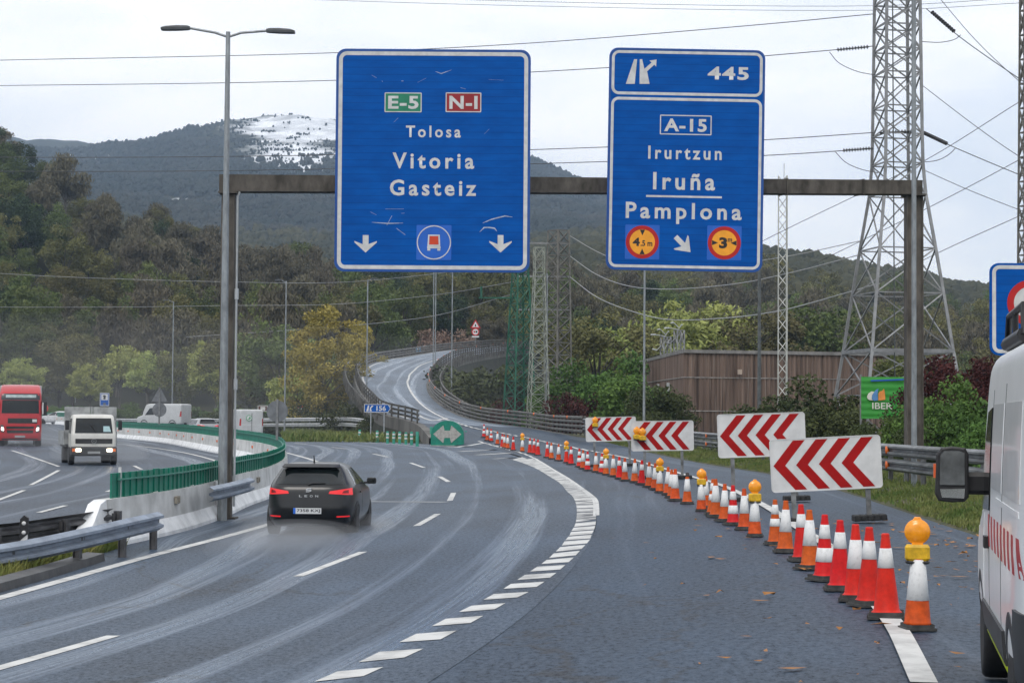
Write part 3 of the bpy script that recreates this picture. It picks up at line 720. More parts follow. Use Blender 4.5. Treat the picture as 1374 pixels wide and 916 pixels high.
badge(s1, k, (598, 123.8, 646, 150.4), 'N-I', SIGNRD, (603, 128.3, 641, 146))
text_mesh('lettering', 'Tolosa', k.box(544.5, 168.6, 618.5, 184.6), SIGNW, s1, y=-.0235, off=.022, spacing=1.38)
text_mesh('lettering', 'Vitoria', k.box(526.5, 205.2, 636.5, 226.8), SIGNW, s1, y=-.0235, off=.024, spacing=1.36)
text_mesh('lettering', 'Gasteiz', k.box(523, 241.6, 639.3, 263.4), SIGNW, s1, y=-.0235, off=.024, spacing=1.34)
for x0, x1 in ((475.4, 505.8), (657, 687)):
    cx, cz = k((x0 + x1) / 2, 328); plate('lane_arrow', s1, arrow_down(cx, cz, 30 * k.k, 23.5 * k.k), -.0245, -.0195, SIGNW)
cx, cz = k(582.4, 326.2); st = plate('lorry_symbol', s1, rrect(cx - 23.5 * k.k, cz - 23.5 * k.k, cx + 23.5 * k.k, cz + 23.5 * k.k, .02, 2), -.024, -.0195, PATCHB)
mb = MB(); mb.frame(circ(cx, cz, 23 * k.k), circ(cx, cz, 21.6 * k.k), -.0275, -.0235); mb.build('ring', SIGNW, st)
u = k.k
mb = MB()
mb.frame([(cx - 8.6 * u, cz - 5 * u), (cx + 8.6 * u, cz - 5 * u), (cx + 7.8 * u, cz + 10.5 * u), (cx - 7.8 * u, cz + 10.5 * u)], [(cx - 6.6 * u, cz - 3 * u), (cx + 6.6 * u, cz - 3 * u), (cx + 6 * u, cz + 8.7 * u), (cx - 6 * u, cz + 8.7 * u)], -.0275, -.0235)
mb.prism([(cx - 9 * u, cz - 8 * u), (cx + 9 * u, cz - 8 * u), (cx + 9 * u, cz - 5.2 * u), (cx - 9 * u, cz - 5.2 * u)], -.0275, -.0235)
for sx in (-1, 1): mb.prism([(cx + sx * 6.7 * u - 2 * u, cz - 11 * u), (cx + sx * 6.7 * u + 2 * u, cz - 11 * u), (cx + sx * 6.7 * u + 2 * u, cz - 8.2 * u), (cx + sx * 6.7 * u - 2 * u, cz - 8.2 * u)], -.0275, -.0235)
mb.build('lorry_outline', SIGNW, st)
plate('lorry_load', st, [(cx - 6.3 * u, cz - 2.7 * u), (cx + 6.3 * u, cz - 2.7 * u), (cx + 5.7 * u, cz + 8.4 * u), (cx - 5.7 * u, cz + 8.4 * u)], -.0285, -.0235, mat('orange_red', (.62, .05, .01), .5, var=.1))
def scratch(kk, pts, w=.012):
    q = [kk(*p) for p in pts]; up, dn = [], []
    for i, (x, z) in enumerate(q):
        a_, b_ = q[max(i - 1, 0)], q[min(i + 1, len(q) - 1)]; L = math.hypot(b_[0] - a_[0], b_[1] - a_[1]) or 1
        nx, nz = -(b_[1] - a_[1]) / L * w / 2, (b_[0] - a_[0]) / L * w / 2; f = .25 if i in (0, len(q) - 1) else 1
        up.append((x + nx * f, z + nz * f)); dn.append((x - nx * f, z - nz * f))
    scr = MB(); scr.prism(dn + up[::-1], -.0222, -.0195); scr.build('scratch', SCRATCH, s1)
for pts, w in (([(517, 281), (542, 281)], .02), ([(499, 299), (520, 300.5), (541, 300)], .025), ([(519, 303), (526, 290)], .03), ([(532, 307), (544, 316)], .035), ([(538, 287), (543, 286.6)], .02), ([(648, 300), (660, 295), (678, 290.5), (688, 292)], .025), ([(644, 312), (650, 306), (657, 306), (664, 307), (667, 311)], .03),
               ([(584, 95), (592, 98), (606, 93)], .02), ([(618, 117), (625, 119)], .025), ([(498, 100), (505, 104)], .02), ([(528, 164), (534, 158)], .02), ([(650, 180), (657, 173)], .012), ([(512, 108), (513, 109)], .04), ([(538, 108), (541, 108)], .04), ([(656, 106), (676, 107)], .012), ([(497, 285), (505, 289)], .02), ([(560, 110), (572, 104)], .015)): scratch(k, pts, w)
def beam_y(X): t = (X - a0.x) / (a1.x - a0.x); return a0.y + (a1.y - a0.y) * t
def hang(s_, xs_, h, d):
    for x_ in xs_:
        mb = MB(); mb.box((x_, .11, 0), (.09, .11, h)); st_ = mb.build('stiffener', ALU, s_)
        gap = beam_y(s_.location.x + x_) - .22 - d - .14
        if gap > .05:
            tq = (s_.location.x + x_ - a0.x) / (a1.x - a0.x)
            for zz in (zb_l * (1 - tq) + zb_r * tq - .05, zt_l * (1 - tq) + zt_r * tq + .05): mb = MB(); mb.box((x_, .15 + gap / 2, zz - s_.location.z), (.08, gap + .1, .08)); mb.build('bracket', GALV_D, st_)
hang(s1, [k(500, 200)[0], k(660, 200)[0]], B[3] - B[1] - .5, d1)

# ---- sign 2
c2 = (920, 214.5); d2 = GD + 3.0; th2 = math.radians(1.1); k = SL(c2, d2, th2)
s2 = sign_root('direction_sign', 'blue overhead exit sign reading 445, Irurtzun and Pamplona, right of two on the gantry', 'road sign', c2, d2, roll=math.radians(.72))
w2, h2 = 210.5 * k.k / 2, 300 * k.k / 2
def kb(x0, y0, x1, y1): return k.box(x0, y0, x1, y1)
plate('panel', s2, rrect(-w2, -h2, w2, h2, 12 * k.k), -.02, .05, SIGNBLUE)
bord('edge_trim', s2, (-w2, -h2, w2, h2), 12 * k.k, 2.6 * k.k, -.026, .056, SIGNEDGE)
m_ = 3.4 * k.k; zs = h2 - 64.5 * k.k
bord('border', s2, (-w2 + m_, zs + 1.2 * k.k, w2 - m_, h2 - m_), 10 * k.k, 3.8 * k.k, -.024, -.019, SIGNW)
bord('border', s2, (-w2 + m_, -h2 + m_, w2 - m_, zs - 2.2 * k.k), 10 * k.k, 3.8 * k.k, -.024, -.019, SIGNW)
text_mesh('lettering', '445', kb(950, 88.8, 1005.5, 106.6), SIGNW, s2, y=-.0235, off=.032, spacing=1.15)
e = MB()
e.prism([k(839.5, 112), k(851.5, 112), k(854.8, 78.6), k(850.8, 78.6)], -.0245, -.0195)
e.prism([k(858, 112), k(871.5, 112), k(868.2, 95), k(878, 86), k(880.4, 88.6), k(881, 79), k(871.5, 80.4), k(874.4, 83), k(864.6, 91.6), k(861.6, 78.6), k(858.4, 78.6)], -.0245, -.0195)
e.build('exit_symbol', SIGNW, s2)
bb = kb(885.4, 154.3, 955, 181); bg = bord('route_badge', s2, bb, .02, 1.4 * k.k, -.0245, -.0195, SIGNW, 2)
text_mesh('lettering', 'A-15', kb(891, 159.2, 948.5, 176.8), SIGNW, bg, y=-.0235, off=.032, spacing=1.1)
text_mesh('lettering', 'Irurtzun', kb(869.5, 196.4, 968.5, 214.4), SIGNW, s2, y=-.0235, off=.022, spacing=1.382)
text_mesh('lettering', 'Iru\u00f1a', kb(876, 232, 959.4, 255.6), SIGNW, s2, y=-.0235, off=.024, spacing=1.34)
text_mesh('lettering', 'Pamplona', kb(839, 272.8, 995, 301.5), SIGNW, s2, y=-.0235, off=.024, spacing=1.362)
x0, z0, x1, z1 = kb(866.5, 263.2, 968.5, 265.8); plate('underline', s2, [(x0, z0), (x1, z0), (x1, z1), (x0, z1)], -.0245, -.0195, SIGNW)
cx, cz = k(916, 328.8); plate('lane_arrow', s2, arrow_down(cx, cz, 26 * k.k, 29 * k.k, math.radians(45)), -.0245, -.0195, SIGNW)
def limit_disc(parent, k, px, r, side):
    cx, cz = k(*px); u = k.k
    st = plate('limit_sign', parent, rrect(cx - (r + .8) * u, cz - (r + .8) * u, cx + (r + .8) * u, cz + (r + .8) * u, .02, 2), -.024, -.0195, PATCHB)
    mb = MB(); mb.frame(circ(cx, cz, r * u), circ(cx, cz, (r - 5.2) * u), -.0295, -.0235); mb.build('red_ring', SIGNRED, st)
    plate('amber_disc', st, circ(cx, cz, (r - 5.1) * u), -.0275, -.0235, SIGNAMB)
    if side == 'v':
        for sg in (1, -1): plate('arrowhead', st, [(cx - 3.5 * u, cz + sg * 16.6 * u), (cx, cz + sg * 8.8 * u), (cx + 3.5 * u, cz + sg * 16.6 * u)][::sg], -.0305, -.0270, SIGNBLK)
    else:
        for sg in (1, -1): plate('arrowhead', st, [(cx + sg * 16.6 * u, cz - 3.5 * u), (cx + sg * 16.6 * u, cz + 3.5 * u), (cx + sg * 8.6 * u, cz)][::sg], -.0305, -.0270, SIGNBLK)
    if side == 'v':
        text_mesh('lettering', '4', (cx - 13 * u, cz - 5.6 * u, cx - 3.2 * u, cz + 5.8 * u), SIGNBLK, st, y=-.029, off=.04)
        text_mesh('lettering', '.5 m', (cx - 2.2 * u, cz - 5.6 * u, cx + 13.6 * u, cz + 2.4 * u), SIGNBLK, st, y=-.029, off=.03)
    else:
        text_mesh('lettering', '3', (cx - 7 * u, cz - 7.5 * u, cx + 4 * u, cz + 7.6 * u), SIGNBLK, st, y=-.029, off=.05)
        text_mesh('lettering', 'm', (cx + 4.6 * u, cz + 1.5 * u, cx + 10.5 * u, cz + 6 * u), SIGNBLK, st, y=-.029, off=.03)
limit_disc(s2, k, (861.2, 325.6), 22.3, 'v'); limit_disc(s2, k, (971.5, 326.8), 22.3, 'h')
hang(s2, [k(870, 200)[0], k(970, 200)[0]], h2 * 1.8, d2)
for dx, dz in ((-.96 * w2, -.1), (-.9 * w2, .25)): pass

# ---- sign 3 (right edge, behind the van)
d3 = 41.0; c3 = (1383, 415); k = SL(c3, d3, math.radians(.4)); u = k.k
s3 = sign_root('prohibition_sign', 'blue panel with a red ring, cut off at the right edge behind the van', 'road sign', c3, d3)
plate('panel', s3, rrect(-55 * u, -62 * u, 55 * u, 62 * u, 12 * u), -.02, .04, SIGNBLUE)
bord('border', s3, (-52 * u, -59 * u, 52 * u, 59 * u), 10 * u, 5 * u, -.024, -.0195, SIGNW)
cx, cz = k(1382, 406.5)
mb = MB(); mb.frame(circ(cx, cz, 31 * u), circ(cx, cz, 22 * u), -.0275, -.0195); mb.build('red_ring', SIGNRED, s3)
plate('white_disc', s3, circ(cx, cz, 22.1 * u), -.0245, -.0195, SIGNW)
z3 = P(1383, 415, d3)
for sx in (-.45, .45):
    mb = MB(); mb.box((sx, .09, -62 * u - (z3[2] - 62 * u - g(z3[0], d3)) / 2 + .6), (.10, .10, z3[2] - 62 * u - g(z3[0], d3) + 1.6)); mb.build('post', GALV, s3)

# ---- lamp posts
def lamp_post(label, base, top_z, arms, r0=.10, r1=.055, m=POLEM, name='lamp_post', lean=(0, 0), group='lamp posts along the motorway', alen=1.6, head=.85, cat='lamp post'):
    t = thing(name, label, cat, base, group=group); h = top_z - base[2]
    mb = MB(); mb.tube([(0, 0, 0), (lean[0] * .3, 0, h * .3), (lean[0], lean[1], h)], [r0, r0 * .8, r1], 12); mb.tube([(0, 0, 0), (0, 0, .03)], r0 * 1.9, 10); mb.box((0, -r0, 1.1), (r0 * .9, .03, .5))
    mb.build('pole', m, t)
    for a, drop in arms:
        dx, dy = math.cos(a), math.sin(a); ex, ey, ez = lean[0] + dx * alen, lean[1] + dy * alen, h + drop
        mb = MB(); mb.tube([(lean[0], lean[1], h - .12), (lean[0] + dx * .3, lean[1] + dy * .3, h - .02), (ex, ey, ez)], r1 * .55, 8); ar = mb.build('arm', m, t)
        mb = MB(); R = Matrix.Rotation(a, 3, 'Z'); n = 8; vv = []
        for q, (w, zt, zb) in ((0, (.05, .04, -.035)), (.10, (.09, .055, -.04)), (.45, (.13, .055, -.045)), (.85, (.13, .035, -.05)), (1.0, (.10, .0, -.05))):
            for y, z in ((-w, zb), (-w, zb + .05), (-w * .6, zt), (w * .6, zt), (w, zb + .05), (w, zb)): vv.append(R @ Vector((q * head, y, z)) + Vector((ex, ey, ez)))
        fs = [tuple(range(5, -1, -1)), tuple(range(24, 30))]
        for i in range(4):
            for k_ in range(6): j = (k_ + 1) % 6; fs.append((i * 6 + k_, i * 6 + j, i * 6 + 6 + j, i * 6 + 6 + k_))
        mb.add(vv, fs, 0, False); mb.build('lamp_head', HEAD, t)
    return t
bd = 45.6; b0 = P(298.5, 648, bd); tp = P(303.8, 43, bd)
bt = lamp_post('tall grey double-armed lamp post rising from the median barrier beside the gantry leg', (b0[0], b0[1], g(b0[0], bd) - .02), tp[2], ((math.pi, .08), (0, .03)), (.115), .052, alen=.88, head=.66, lean=(0, 0), group=None)
rb = P(1226.5, 600, 51.0); lamp_post('dark slim lamp pole standing in front of the right gantry leg, top out of frame', (rb[0], 51.0, 0), P(1229, -60, 51.0)[2], ((math.pi, .2),), .078, .06, m=POLEM, group=None)
def lp(px, ytop, ybase, d, arms, label, m=POLEM, r=.09, al=1.2, hd=.6):
    b = P(px, ybase, d); b = (b[0], b[1], ground_z(b[0], b[1])); lamp_post(label, b, P(px, ytop, d)[2], arms, r, r * .65, m=m, alen=al, head=hd)
lp(231, 404, 545, 215, ((math.pi, .1),), 'distant single-arm lamp post behind the white panel van on the left road', al=.5, hd=.7)
lp(382, 377, 560, 185, ((math.pi, .1),), 'thin lamp post beside the yellow spring tree, its short arm pointing left', al=.4, hd=.7)
lp(139, 421, 505, 300, (), 'bare thin pole rising from the pale trees behind the white truck', r=.1)
lp(492, 375, 527, 190, ((0, .1),), 'thin lamp post at the left edge of the ramp with its arm pointing right', al=.3, hd=.7)
lp(581, 320, 505, 215, ((math.pi, .1),), 'twin grey pole at the inside of the ramp bend, left of a close pair', r=.075)
lp(583.8, 318, 500, 225, ((0, .1),), 'twin grey pole at the inside of the ramp bend, right of a close pair', r=.085)
lp(606, 320, 512, 190, ((math.pi, .1),), 'lone grey pole at the inside of the ramp bend below the left blue sign', r=.08)
lp(733, 367, 553, 160, ((math.pi, .05),), 'grey lamp post between the silver lattice tower and the tall twin-leg pylon', al=.2, hd=.7)
lp(864, 300, 575, 118, ((math.pi, .1),), 'grey lamp post left of the brown warehouse, top behind the right blue sign', r=.085)
lp(1018.5, 300, 560, 100, ((math.pi, .1),), 'dark lamp post in front of the brown warehouse, under the right blue sign corner', m=DARKPOLE, r=.11)
lp(101, 487, 545, 280, ((math.pi, -.05), (0, -.05)), 'small T-shaped double lamp far behind the white truck', r=.07, al=1.2, hd=.5)
lp(16.5, 484, 545, 280, ((0, .05),), 'small far lamp post above the red truck at the left edge', r=.07, al=.2, hd=.5)

# ---- concrete median barrier with green screen
CONC = mat('pale_concrete', (.46, .46, .44), .8, var=.0, base2=(.68, .68, .66), scale=1.3, detail=10, bump=.15, lo=.35, hi=.62)
CONC_F = mat('whitened_concrete_foot', (.60, .61, .61), .75, var=.0, base2=(.84, .85, .85), scale=1.8, detail=10, lo=.3, hi=.6)
GREEN = mat('green_screen_plastic', (.0, .165, .105), .45, var=.22, scale=2.5, detail=6, base2=(.0, .21, .135))
bz = [np.array([p[0], p[1], g(p[0], p[1])]) for p in BARS]
bar = thing('concrete_barrier', 'long curving concrete median barrier topped by green anti-glare screen', 'barrier', (0, 0, 0))
def zr(path, a, b): return path[a:b]
mb = MB(); prof = [(.31, 0), (.30, .08), (.155, .33), (.115, .86), (-.115, .86), (-.155, .33), (-.30, .08), (-.31, 0)]
mb.sweep(prof[1:-1][1:-1], bz, closed=True); mb.build('wall', CONC, bar)
mb = MB(); mb.sweep([(.31, 0), (.302, .08), (.158, .335)], bz); mb.sweep([(-.158, .335), (-.302, .08), (-.31, 0)], bz)
mb.add([tuple(bz[0] + [sx, -.004, z]) for sx, z in ((.31, 0), (.302, .08), (.158, .335), (-.158, .335), (-.302, .08), (-.31, 0))], [(0, 1, 2, 3, 4, 5)]); mb.build('barrier_foot', CONC_F, bar)
p0 = bz[0]; mb = MB()                                      # ramped end block
vv = []
for yy, hh in ((0, .86), (-.5, .80), (-1.0, .52), (-1.5, .32), (-1.6, 0.0)):
    for x, z in ((.30, 0), (.16, .34), (.115, .86), (-.115, .86), (-.16, .34), (-.30, 0)): vv.append((p0[0] + x, p0[1] + yy, p0[2] + min(z, hh) * 1.0))
fs = []
for i in range(4):
    for k_ in range(5): fs.append((i * 6 + k_, i * 6 + k_ + 1, i * 6 + 7 + k_, i * 6 + 6 + k_))
mb.add(vv, fs); mb.build('end_block', CONC_F, bar)
# screen: overlapping vertical louvres with a top rail and mid line
mb = MB(); fine = resample(bz, .42); step = 0
for i in range(2, len(fine) - 1):
    p = Vector(fine[i]); t = (Vector(fine[i + 1]) - Vector(fine[i - 1])); yaw = math.atan2(t.y, t.x)
    if p.y > 210 and i % 2: continue
    wd = .46 if p.y <= 210 else .9
    mb.box((p.x, p.y, p.z + .86 + .23 + (.015 if i % 9 == 0 else 0)), (wd, .035, .46), rot=Matrix.Rotation(yaw + .07, 3, 'Z'))
scn = mb.build('glare_screen', GREEN, bar)
mb = MB(); mb.sweep([(.075, 1.18), (.075, 1.21), (.03, 1.21), (.03, 1.18)], bz[1:], closed=True); mb.sweep([(-.03, 1.18), (-.03, 1.21), (-.075, 1.21), (-.075, 1.18)], bz[1:], closed=True)
mb.build('screen_rail', mat('green_screen_rail', (.06, .24, .18), .5, var=.15), scn)
q = fine[3]; mb = MB(); mb.box((q[0], q[1] - .03, q[2] + 1.14), (.05, .06, .56)); mb.build('screen_post', SIGNW, bar)
REFL = mat('orange_reflector', (.75, .16, .03), .35, var=.2)
for i in range(46, len(bz) - 150, 6):
    p = Vector(bz[i]); t = Vector(bz[i + 1]) - Vector(bz[i - 1]); yaw = math.atan2(t.y, t.x); o = Vector((-t.y, t.x, 0)).normalized()
    mb = MB(); mb.box(p + o * .145 + Vector((0, 0, .62)), (.30 if p.y < 140 else .45, .05, .11), rot=Matrix.Rotation(yaw, 3, 'Z')); mb.build('reflector', REFL, bar)
for i, zz in ((5, .66), (20, .60)):
    p = Vector(bz[i]); mb = MB(); mb.box((p.x + .16, p.y, p.z + zz), (.06, .38, .15)); mb.box((p.x + .20, p.y, p.z + zz), (.03, .1, .1)); mb.build('reflector', mat('dirty_reflector', (.28, .25, .2), .5, var=.3), bar)

# ---- guardrails
WPROF = [(0, .165), (.03, .145), (.10, .105), (.10, .06), (.0, .025), (.0, -.025), (.10, -.06), (.10, -.105), (.03, -.145), (0, -.165)]
def guardrail(name, label, path, m, heights=(.6,), side=1, post=2.0, pm=None, posts=True, reflect=0, thin=False, cat='guardrail', posth=None, post_lo=0.0, blocks=True):
    r = thing(name, label, cat, (0, 0, 0)); path = [np.array(p, float) for p in path]
    for h in heights:
        mb = MB(); pr = [(side * (u + .09), z + h) for u, z in WPROF]
        if thin: pr = [(side * .10, h + .09), (side * .17, h + .055), (side * .17, h - .055), (side * .10, h - .09)]
        mb.sweep(pr, path, sm=False)
        back = [(u - side * .006, z) for u, z in pr]; mb.sweep(back, path); mb.build('rail', m, r)
    pp = resample(path, post); top = max(heights) + .12
    for i, p in enumerate(pp if posts else []):
        t = pp[min(i + 1, len(pp) - 1)] - pp[max(i - 1, 0)]; yaw = math.atan2(t[1], t[0])
        mb = MB(); R = Matrix.Rotation(yaw, 3, 'Z'); hh = top - post_lo
        for dy in (-.055, .055): mb.box((p[0] + (R @ Vector((0, dy, 0))).x, p[1] + (R @ Vector((0, dy, 0))).y, p[2] + post_lo + hh / 2), (.10, .008, hh), rot=R)
        mb.box((p[0], p[1], p[2] + post_lo + hh / 2), (.008, .10, hh), rot=R)
        for h in heights:
            o = R @ Vector((0, -side * .055, 0)); mb.box((p[0] + o.x, p[1] + o.y, p[2] + h), (.12, .07, .16), rot=R)
        if i < 95: mb.build('post', pm or m, r)
    if reflect:
        for p_i, p in enumerate(resample(path, reflect)[1:-1]):
            for h in heights[-2:] if not thin else heights[-1:]:
                q = resample(path, reflect); t = q[min(p_i + 2, len(q) - 1)] - q[p_i]; yaw = math.atan2(t[1], t[0]); R = Matrix.Rotation(yaw, 3, 'Z'); o = R @ Vector((0, -side * .175, 0))
                mb = MB(); mb.lathe([(0.0, -.10), (.05, -.1), (.065, 0), (.05, .1), (0, .1)], (p[0] + o.x, p[1] + o.y, p[2] + h), 8, sx=1, sy=1); mb.build('reflector', REFL, r)
    return r
def gp(x, y, d): return np.array(P(x, y, d))
def base_of(x, y, d, h): p = np.array(P(x, y, d)); p[2] -= h; return p
# left front rail (rail centre line traced at its own distance)
lf = [base_of(-140, 762, 28.0, .55), base_of(0, 743.5, 29.5, .55), base_of(105, 722, 31.6, .55), base_of(160, 709, 33.4, .55), base_of(206, 698.5, 35.6, .55)]
guardrail('guardrail', 'bluish steel guardrail ending at the barrier nose in the left foreground', catmull(lf, 5), RAILM, (.55,), side=1, post=2.3, pm=RAILD)
lb = [base_of(-140, 722, 31.0, .55), base_of(0, 717, 32.6, .55), base_of(90, 705, 34.4, .55), base_of(158, 694, 36.2, .55)]
guardrail('guardrail', 'dark guardrail seen from behind, on the far side of the grass strip at left', catmull(lb, 5), RAILD, (.55,), side=-1, post=2.3)
lg_ = [base_of(275, 663, 42.6, .55), base_of(300, 657.5, 44.4, .55), base_of(331, 649.5, 46.6, .55)]
lg_ = [p + np.array([0, -.0, 0]) for p in lg_]
guardrail('guardrail', 'short piece of guardrail shielding the left gantry leg', lg_, RAILM, (.55,), side=1, posts=False)
# right double rail
rr_ = [(10.6, 28, .12), (10.5, 40, .2), (10.38, 49, .2), (10.3, 55, .2), (10.25, 66, .2), (10.1, 84, .2), (9.55, 102, .18), tuple(base_of(845, 571.5, 114, .95)), tuple(base_of(785, 563.5, 124, .95))]
guardrail('guardrail', 'grey double-beam guardrail along the grass verge behind the chevron boards', catmull(rr_, 6), mat('dull_guardrail_steel', (.20, .21, .215), .5, .6, var=.4, scale=2.0, detail=8), (.50, .90), side=-1, post=2.0, pm=GALV_D, reflect=6.5)
def edge_path(rows, i0, i1, off, sgn):
    rr = [np.array(r[:3]) for r in rows]; out = []
    for i in range(i0, min(i1, len(rr))):
        p = rr[i]; t = rr[min(i + 1, len(rr) - 1)] - rr[max(i - 1, 0)]; o = np.array([t[1], -t[0], 0]); o /= max(np.linalg.norm(o), 1e-6); out.append(p + o * sgn * off)
    return resample(out, 2.0)
er = [np.array(base_of(785, 563.5, 124, .95))] + edge_path(ER_d, 80, 182, .35, 1)[2:]
guardrail('bridge_railing', 'brown four-rail bridge railing along the right side of the rising ramp', er, RAILB, (.25, .55, .85, 1.1), side=-1, post=2.2, thin=True, reflect=8, cat='railing')
er2 = edge_path(ER_d, 104, 182, 1.5, 1)
guardrail('bridge_railing', 'outer pale-topped railing of the ramp viaduct on its right side', [p - np.array([0, 0, .35]) for p in er2], RAILB, (.5, 1.1), side=-1, post=2.2, thin=True, cat='railing')
el = edge_path(EL_d, 88, 178, .35, -1)
guardrail('bridge_railing', 'brown three-rail railing along the left side of the rising ramp', el, RAILB, (.3, .62, .95), side=1, post=2.2, thin=True, cat='railing')
el2 = edge_path(EL_d, 92, 170, 1.6, -1)
guardrail('bridge_railing', 'outer railing of the ramp viaduct on its left side, pale top edge', [p - np.array([0, 0, .3]) for p in el2], RAILB, (.45, 1.1), side=1, post=2.2, thin=True, cat='railing')
# outer rail of the main road beyond the trucks, ending at the gore
om = [tuple(base_of(x, y, d, .95)) for x, y, d in ((-160, 560, 330), (0, 561, 270), (120, 562.5, 232), (230, 563.5, 212), (340, 563, 196), (430, 562, 182), (475, 562, 174), (508, 568, 166), (545, 580, 154))]
guardrail('guardrail', 'pale double-beam guardrail on the far outer edge of the motorway bend', catmull(om, 6), mat('pale_guardrail_steel', (.50, .51, .51), .5, .3, var=.2, scale=2), (.42, .92), side=1, post=4.0, pm=GALV_D)

# ---- delineator at the far left
p = G(12, 742); p = np.array(P(12, 742, 29.2)); mb = MB()
t = thing('delineator_post', 'small black and white marker post with reflectors behind the left foreground guardrail', 'marker post', (p[0], p[1] + .9, g(p[0], p[1])))
mb.box((0, 0, .40), (.10, .05, .8)); mb.build('post', SIGNW, t)
mb = MB(); mb.prism([(-.06, .50), (.06, .60), (.06, .84), (.0, .88), (-.06, .82)], -.032, .03); mb.build('black_band', SIGNBLK, t)
for z in (.62, .76): mb = MB(); mb.lathe([(.0, -.037), (.032, -.037), (.032, -.03)], (0, 0, z), 12, axis='y'); mb.build('reflector', SIGNW, t)

# ---- green flexible bollards at the gore
BG = mat('bollard_green', (.0, .19, .125), .5, var=.2)
def bollard(px, ytop, ybase, label, bands=True, r=.10):
    p = G(px, ybase); h = (ybase - ytop) / S(p[1]); t = thing('flexible_bollard', label, 'bollard', p, group='green bollards at the gore')
    mb = MB(); mb.lathe([(r * 1.5, 0), (r * 1.5, .02), (r, .03), (r, h - .02), (r * .8, h), (0, h)], n=12); mb.build('tube', BG, t)
    if bands:
        for z in (.42, .70): mb = MB(); mb.lathe([(r + .004, h * z), (r + .004, h * z + .13)], n=12); mb.build('band', SIGNW, t)
c3x = lambda x, y: (440 + x / 3.817, 440 + y / 3.817)
nb = ['first', 'second', 'third', 'fourth', 'fifth', 'sixth', 'seventh']
for i, (x, a, b_) in enumerate(((162, 520, 582), (252, 524, 586), (305, 528, 591), (337, 530, 592), (367, 530, 593), (399, 533, 596), (428, 530, 599))):
    q, qa = c3x(x, b_), c3x(x, a); bollard(q[0], qa[1], q[1], f'green bollard with white bands, {nb[i]} from the left before the gore')
q, qa = c3x(457, 605), c3x(457, 530); bollard(q[0], qa[1], q[1], 'plain green bollard without bands at the right end of the bollard row', False, .105)
q, qa = c3x(706, 592), c3x(706, 527); bollard(q[0], qa[1], q[1], 'green bollard with white bands just right of the domed arrow cushion')
q, qa = c3x(529, 592), c3x(529, 505); bollard(q[0], qa[1], q[1], 'green bollard mostly hidden at the left edge of the domed arrow cushion', False)

# ---- crash cushion with double arrow
p = np.array(G(600, 598.5)); sca = S(p[1]); cc = thing('crash_cushion', 'green domed crash cushion with pale double arrow at the gore', 'crash cushion', p)
hw = 22 / sca; hh = 34.5 / sca
def dome(w, h, n=18):
    base = h * .45; return [(-w, 0), (w, 0), (w, base)] + [(w * math.cos(math.pi * k / n), base + (h - base) * math.sin(math.pi * k / n)) for k in range(1, n)] + [(-w, base)]
plate('shell', cc, dome(hw, hh), 0, 1.6, BG)
mb = MB(); mb.box((0, .8, .03), (hw * 2.1, 1.75, .06)); mb.build('foot', mat('grey_foot', (.35, .35, .33), .7), cc)
a, b_, c_ = hw * .86, hh * .30, hh * .14; zc = hh * .47
plate('double_arrow', cc, [(-a, zc), (-a * .28, zc - b_ * 1.15), (-a * .2, zc - b_ * .5), (-a * .2, zc - c_), (a * .2, zc - c_), (a * .2, zc - b_ * .5), (a * .28, zc - b_ * 1.15), (a, zc), (a * .28, zc + b_ * 1.15), (a * .2, zc + b_ * .5), (a * .2, zc + c_), (-a * .2, zc + c_), (-a * .2, zc + b_ * .5), (-a * .28, zc + b_ * 1.15)], -.02, 0.0, mat('dirty_white_film', (.36, .35, .32), .6, var=.25, scale=6))

# ---- exit arrow sign 156
d = 152.0; cpx = (506.5, 547.6); k = SL(cpx, d); u = k.k
t = thing('exit_sign', 'small blue arrow-shaped exit sign reading 156 at the gore', 'road sign', P(*cpx, d))
bw, bh = 17.7 * u, 5.6 * u
plate('panel', t, [(-bw, -bh), (bw * .8, -bh), (bw, 0), (bw * .8, bh), (-bw, bh)], -.02, .03, SIGNBLUE)
mb = MB(); mb.frame([(-bw, -bh), (bw * .8, -bh), (bw, 0), (bw * .8, bh), (-bw, bh)], [(-bw * .96, -bh * .86), (bw * .785, -bh * .86), (bw * .95, 0), (bw * .785, bh * .86), (-bw * .96, bh * .86)], -.026, -.0195); mb.build('border', SIGNW, t)
text_mesh('lettering', '156', (-.08 * bw, -bh * .62, bw * .64, bh * .62), SIGNW, t, y=-.026, off=.03)
mb = MB(); mb.prism([(-.85 * bw, -.7 * bh), (-.68 * bw, -.7 * bh), (-.62 * bw, .7 * bh), (-.72 * bw, .7 * bh)], -.026, -.0195); mb.prism([(-.6 * bw, -.7 * bh), (-.42 * bw, -.7 * bh), (-.50 * bw, -.05 * bh), (-.30 * bw, .6 * bh), (-.42 * bw, .7 * bh), (-.57 * bw, .1 * bh)], -.026, -.0195); mb.build('exit_symbol', SIGNW, t)
pz = P(*cpx, d)[2]
for sx in (-.5, .5): mb = MB(); mb.box((sx * bw, .06, -(pz + .2) / 2), (.08, .08, pz + .2)); mb.build('post', GALV, t)

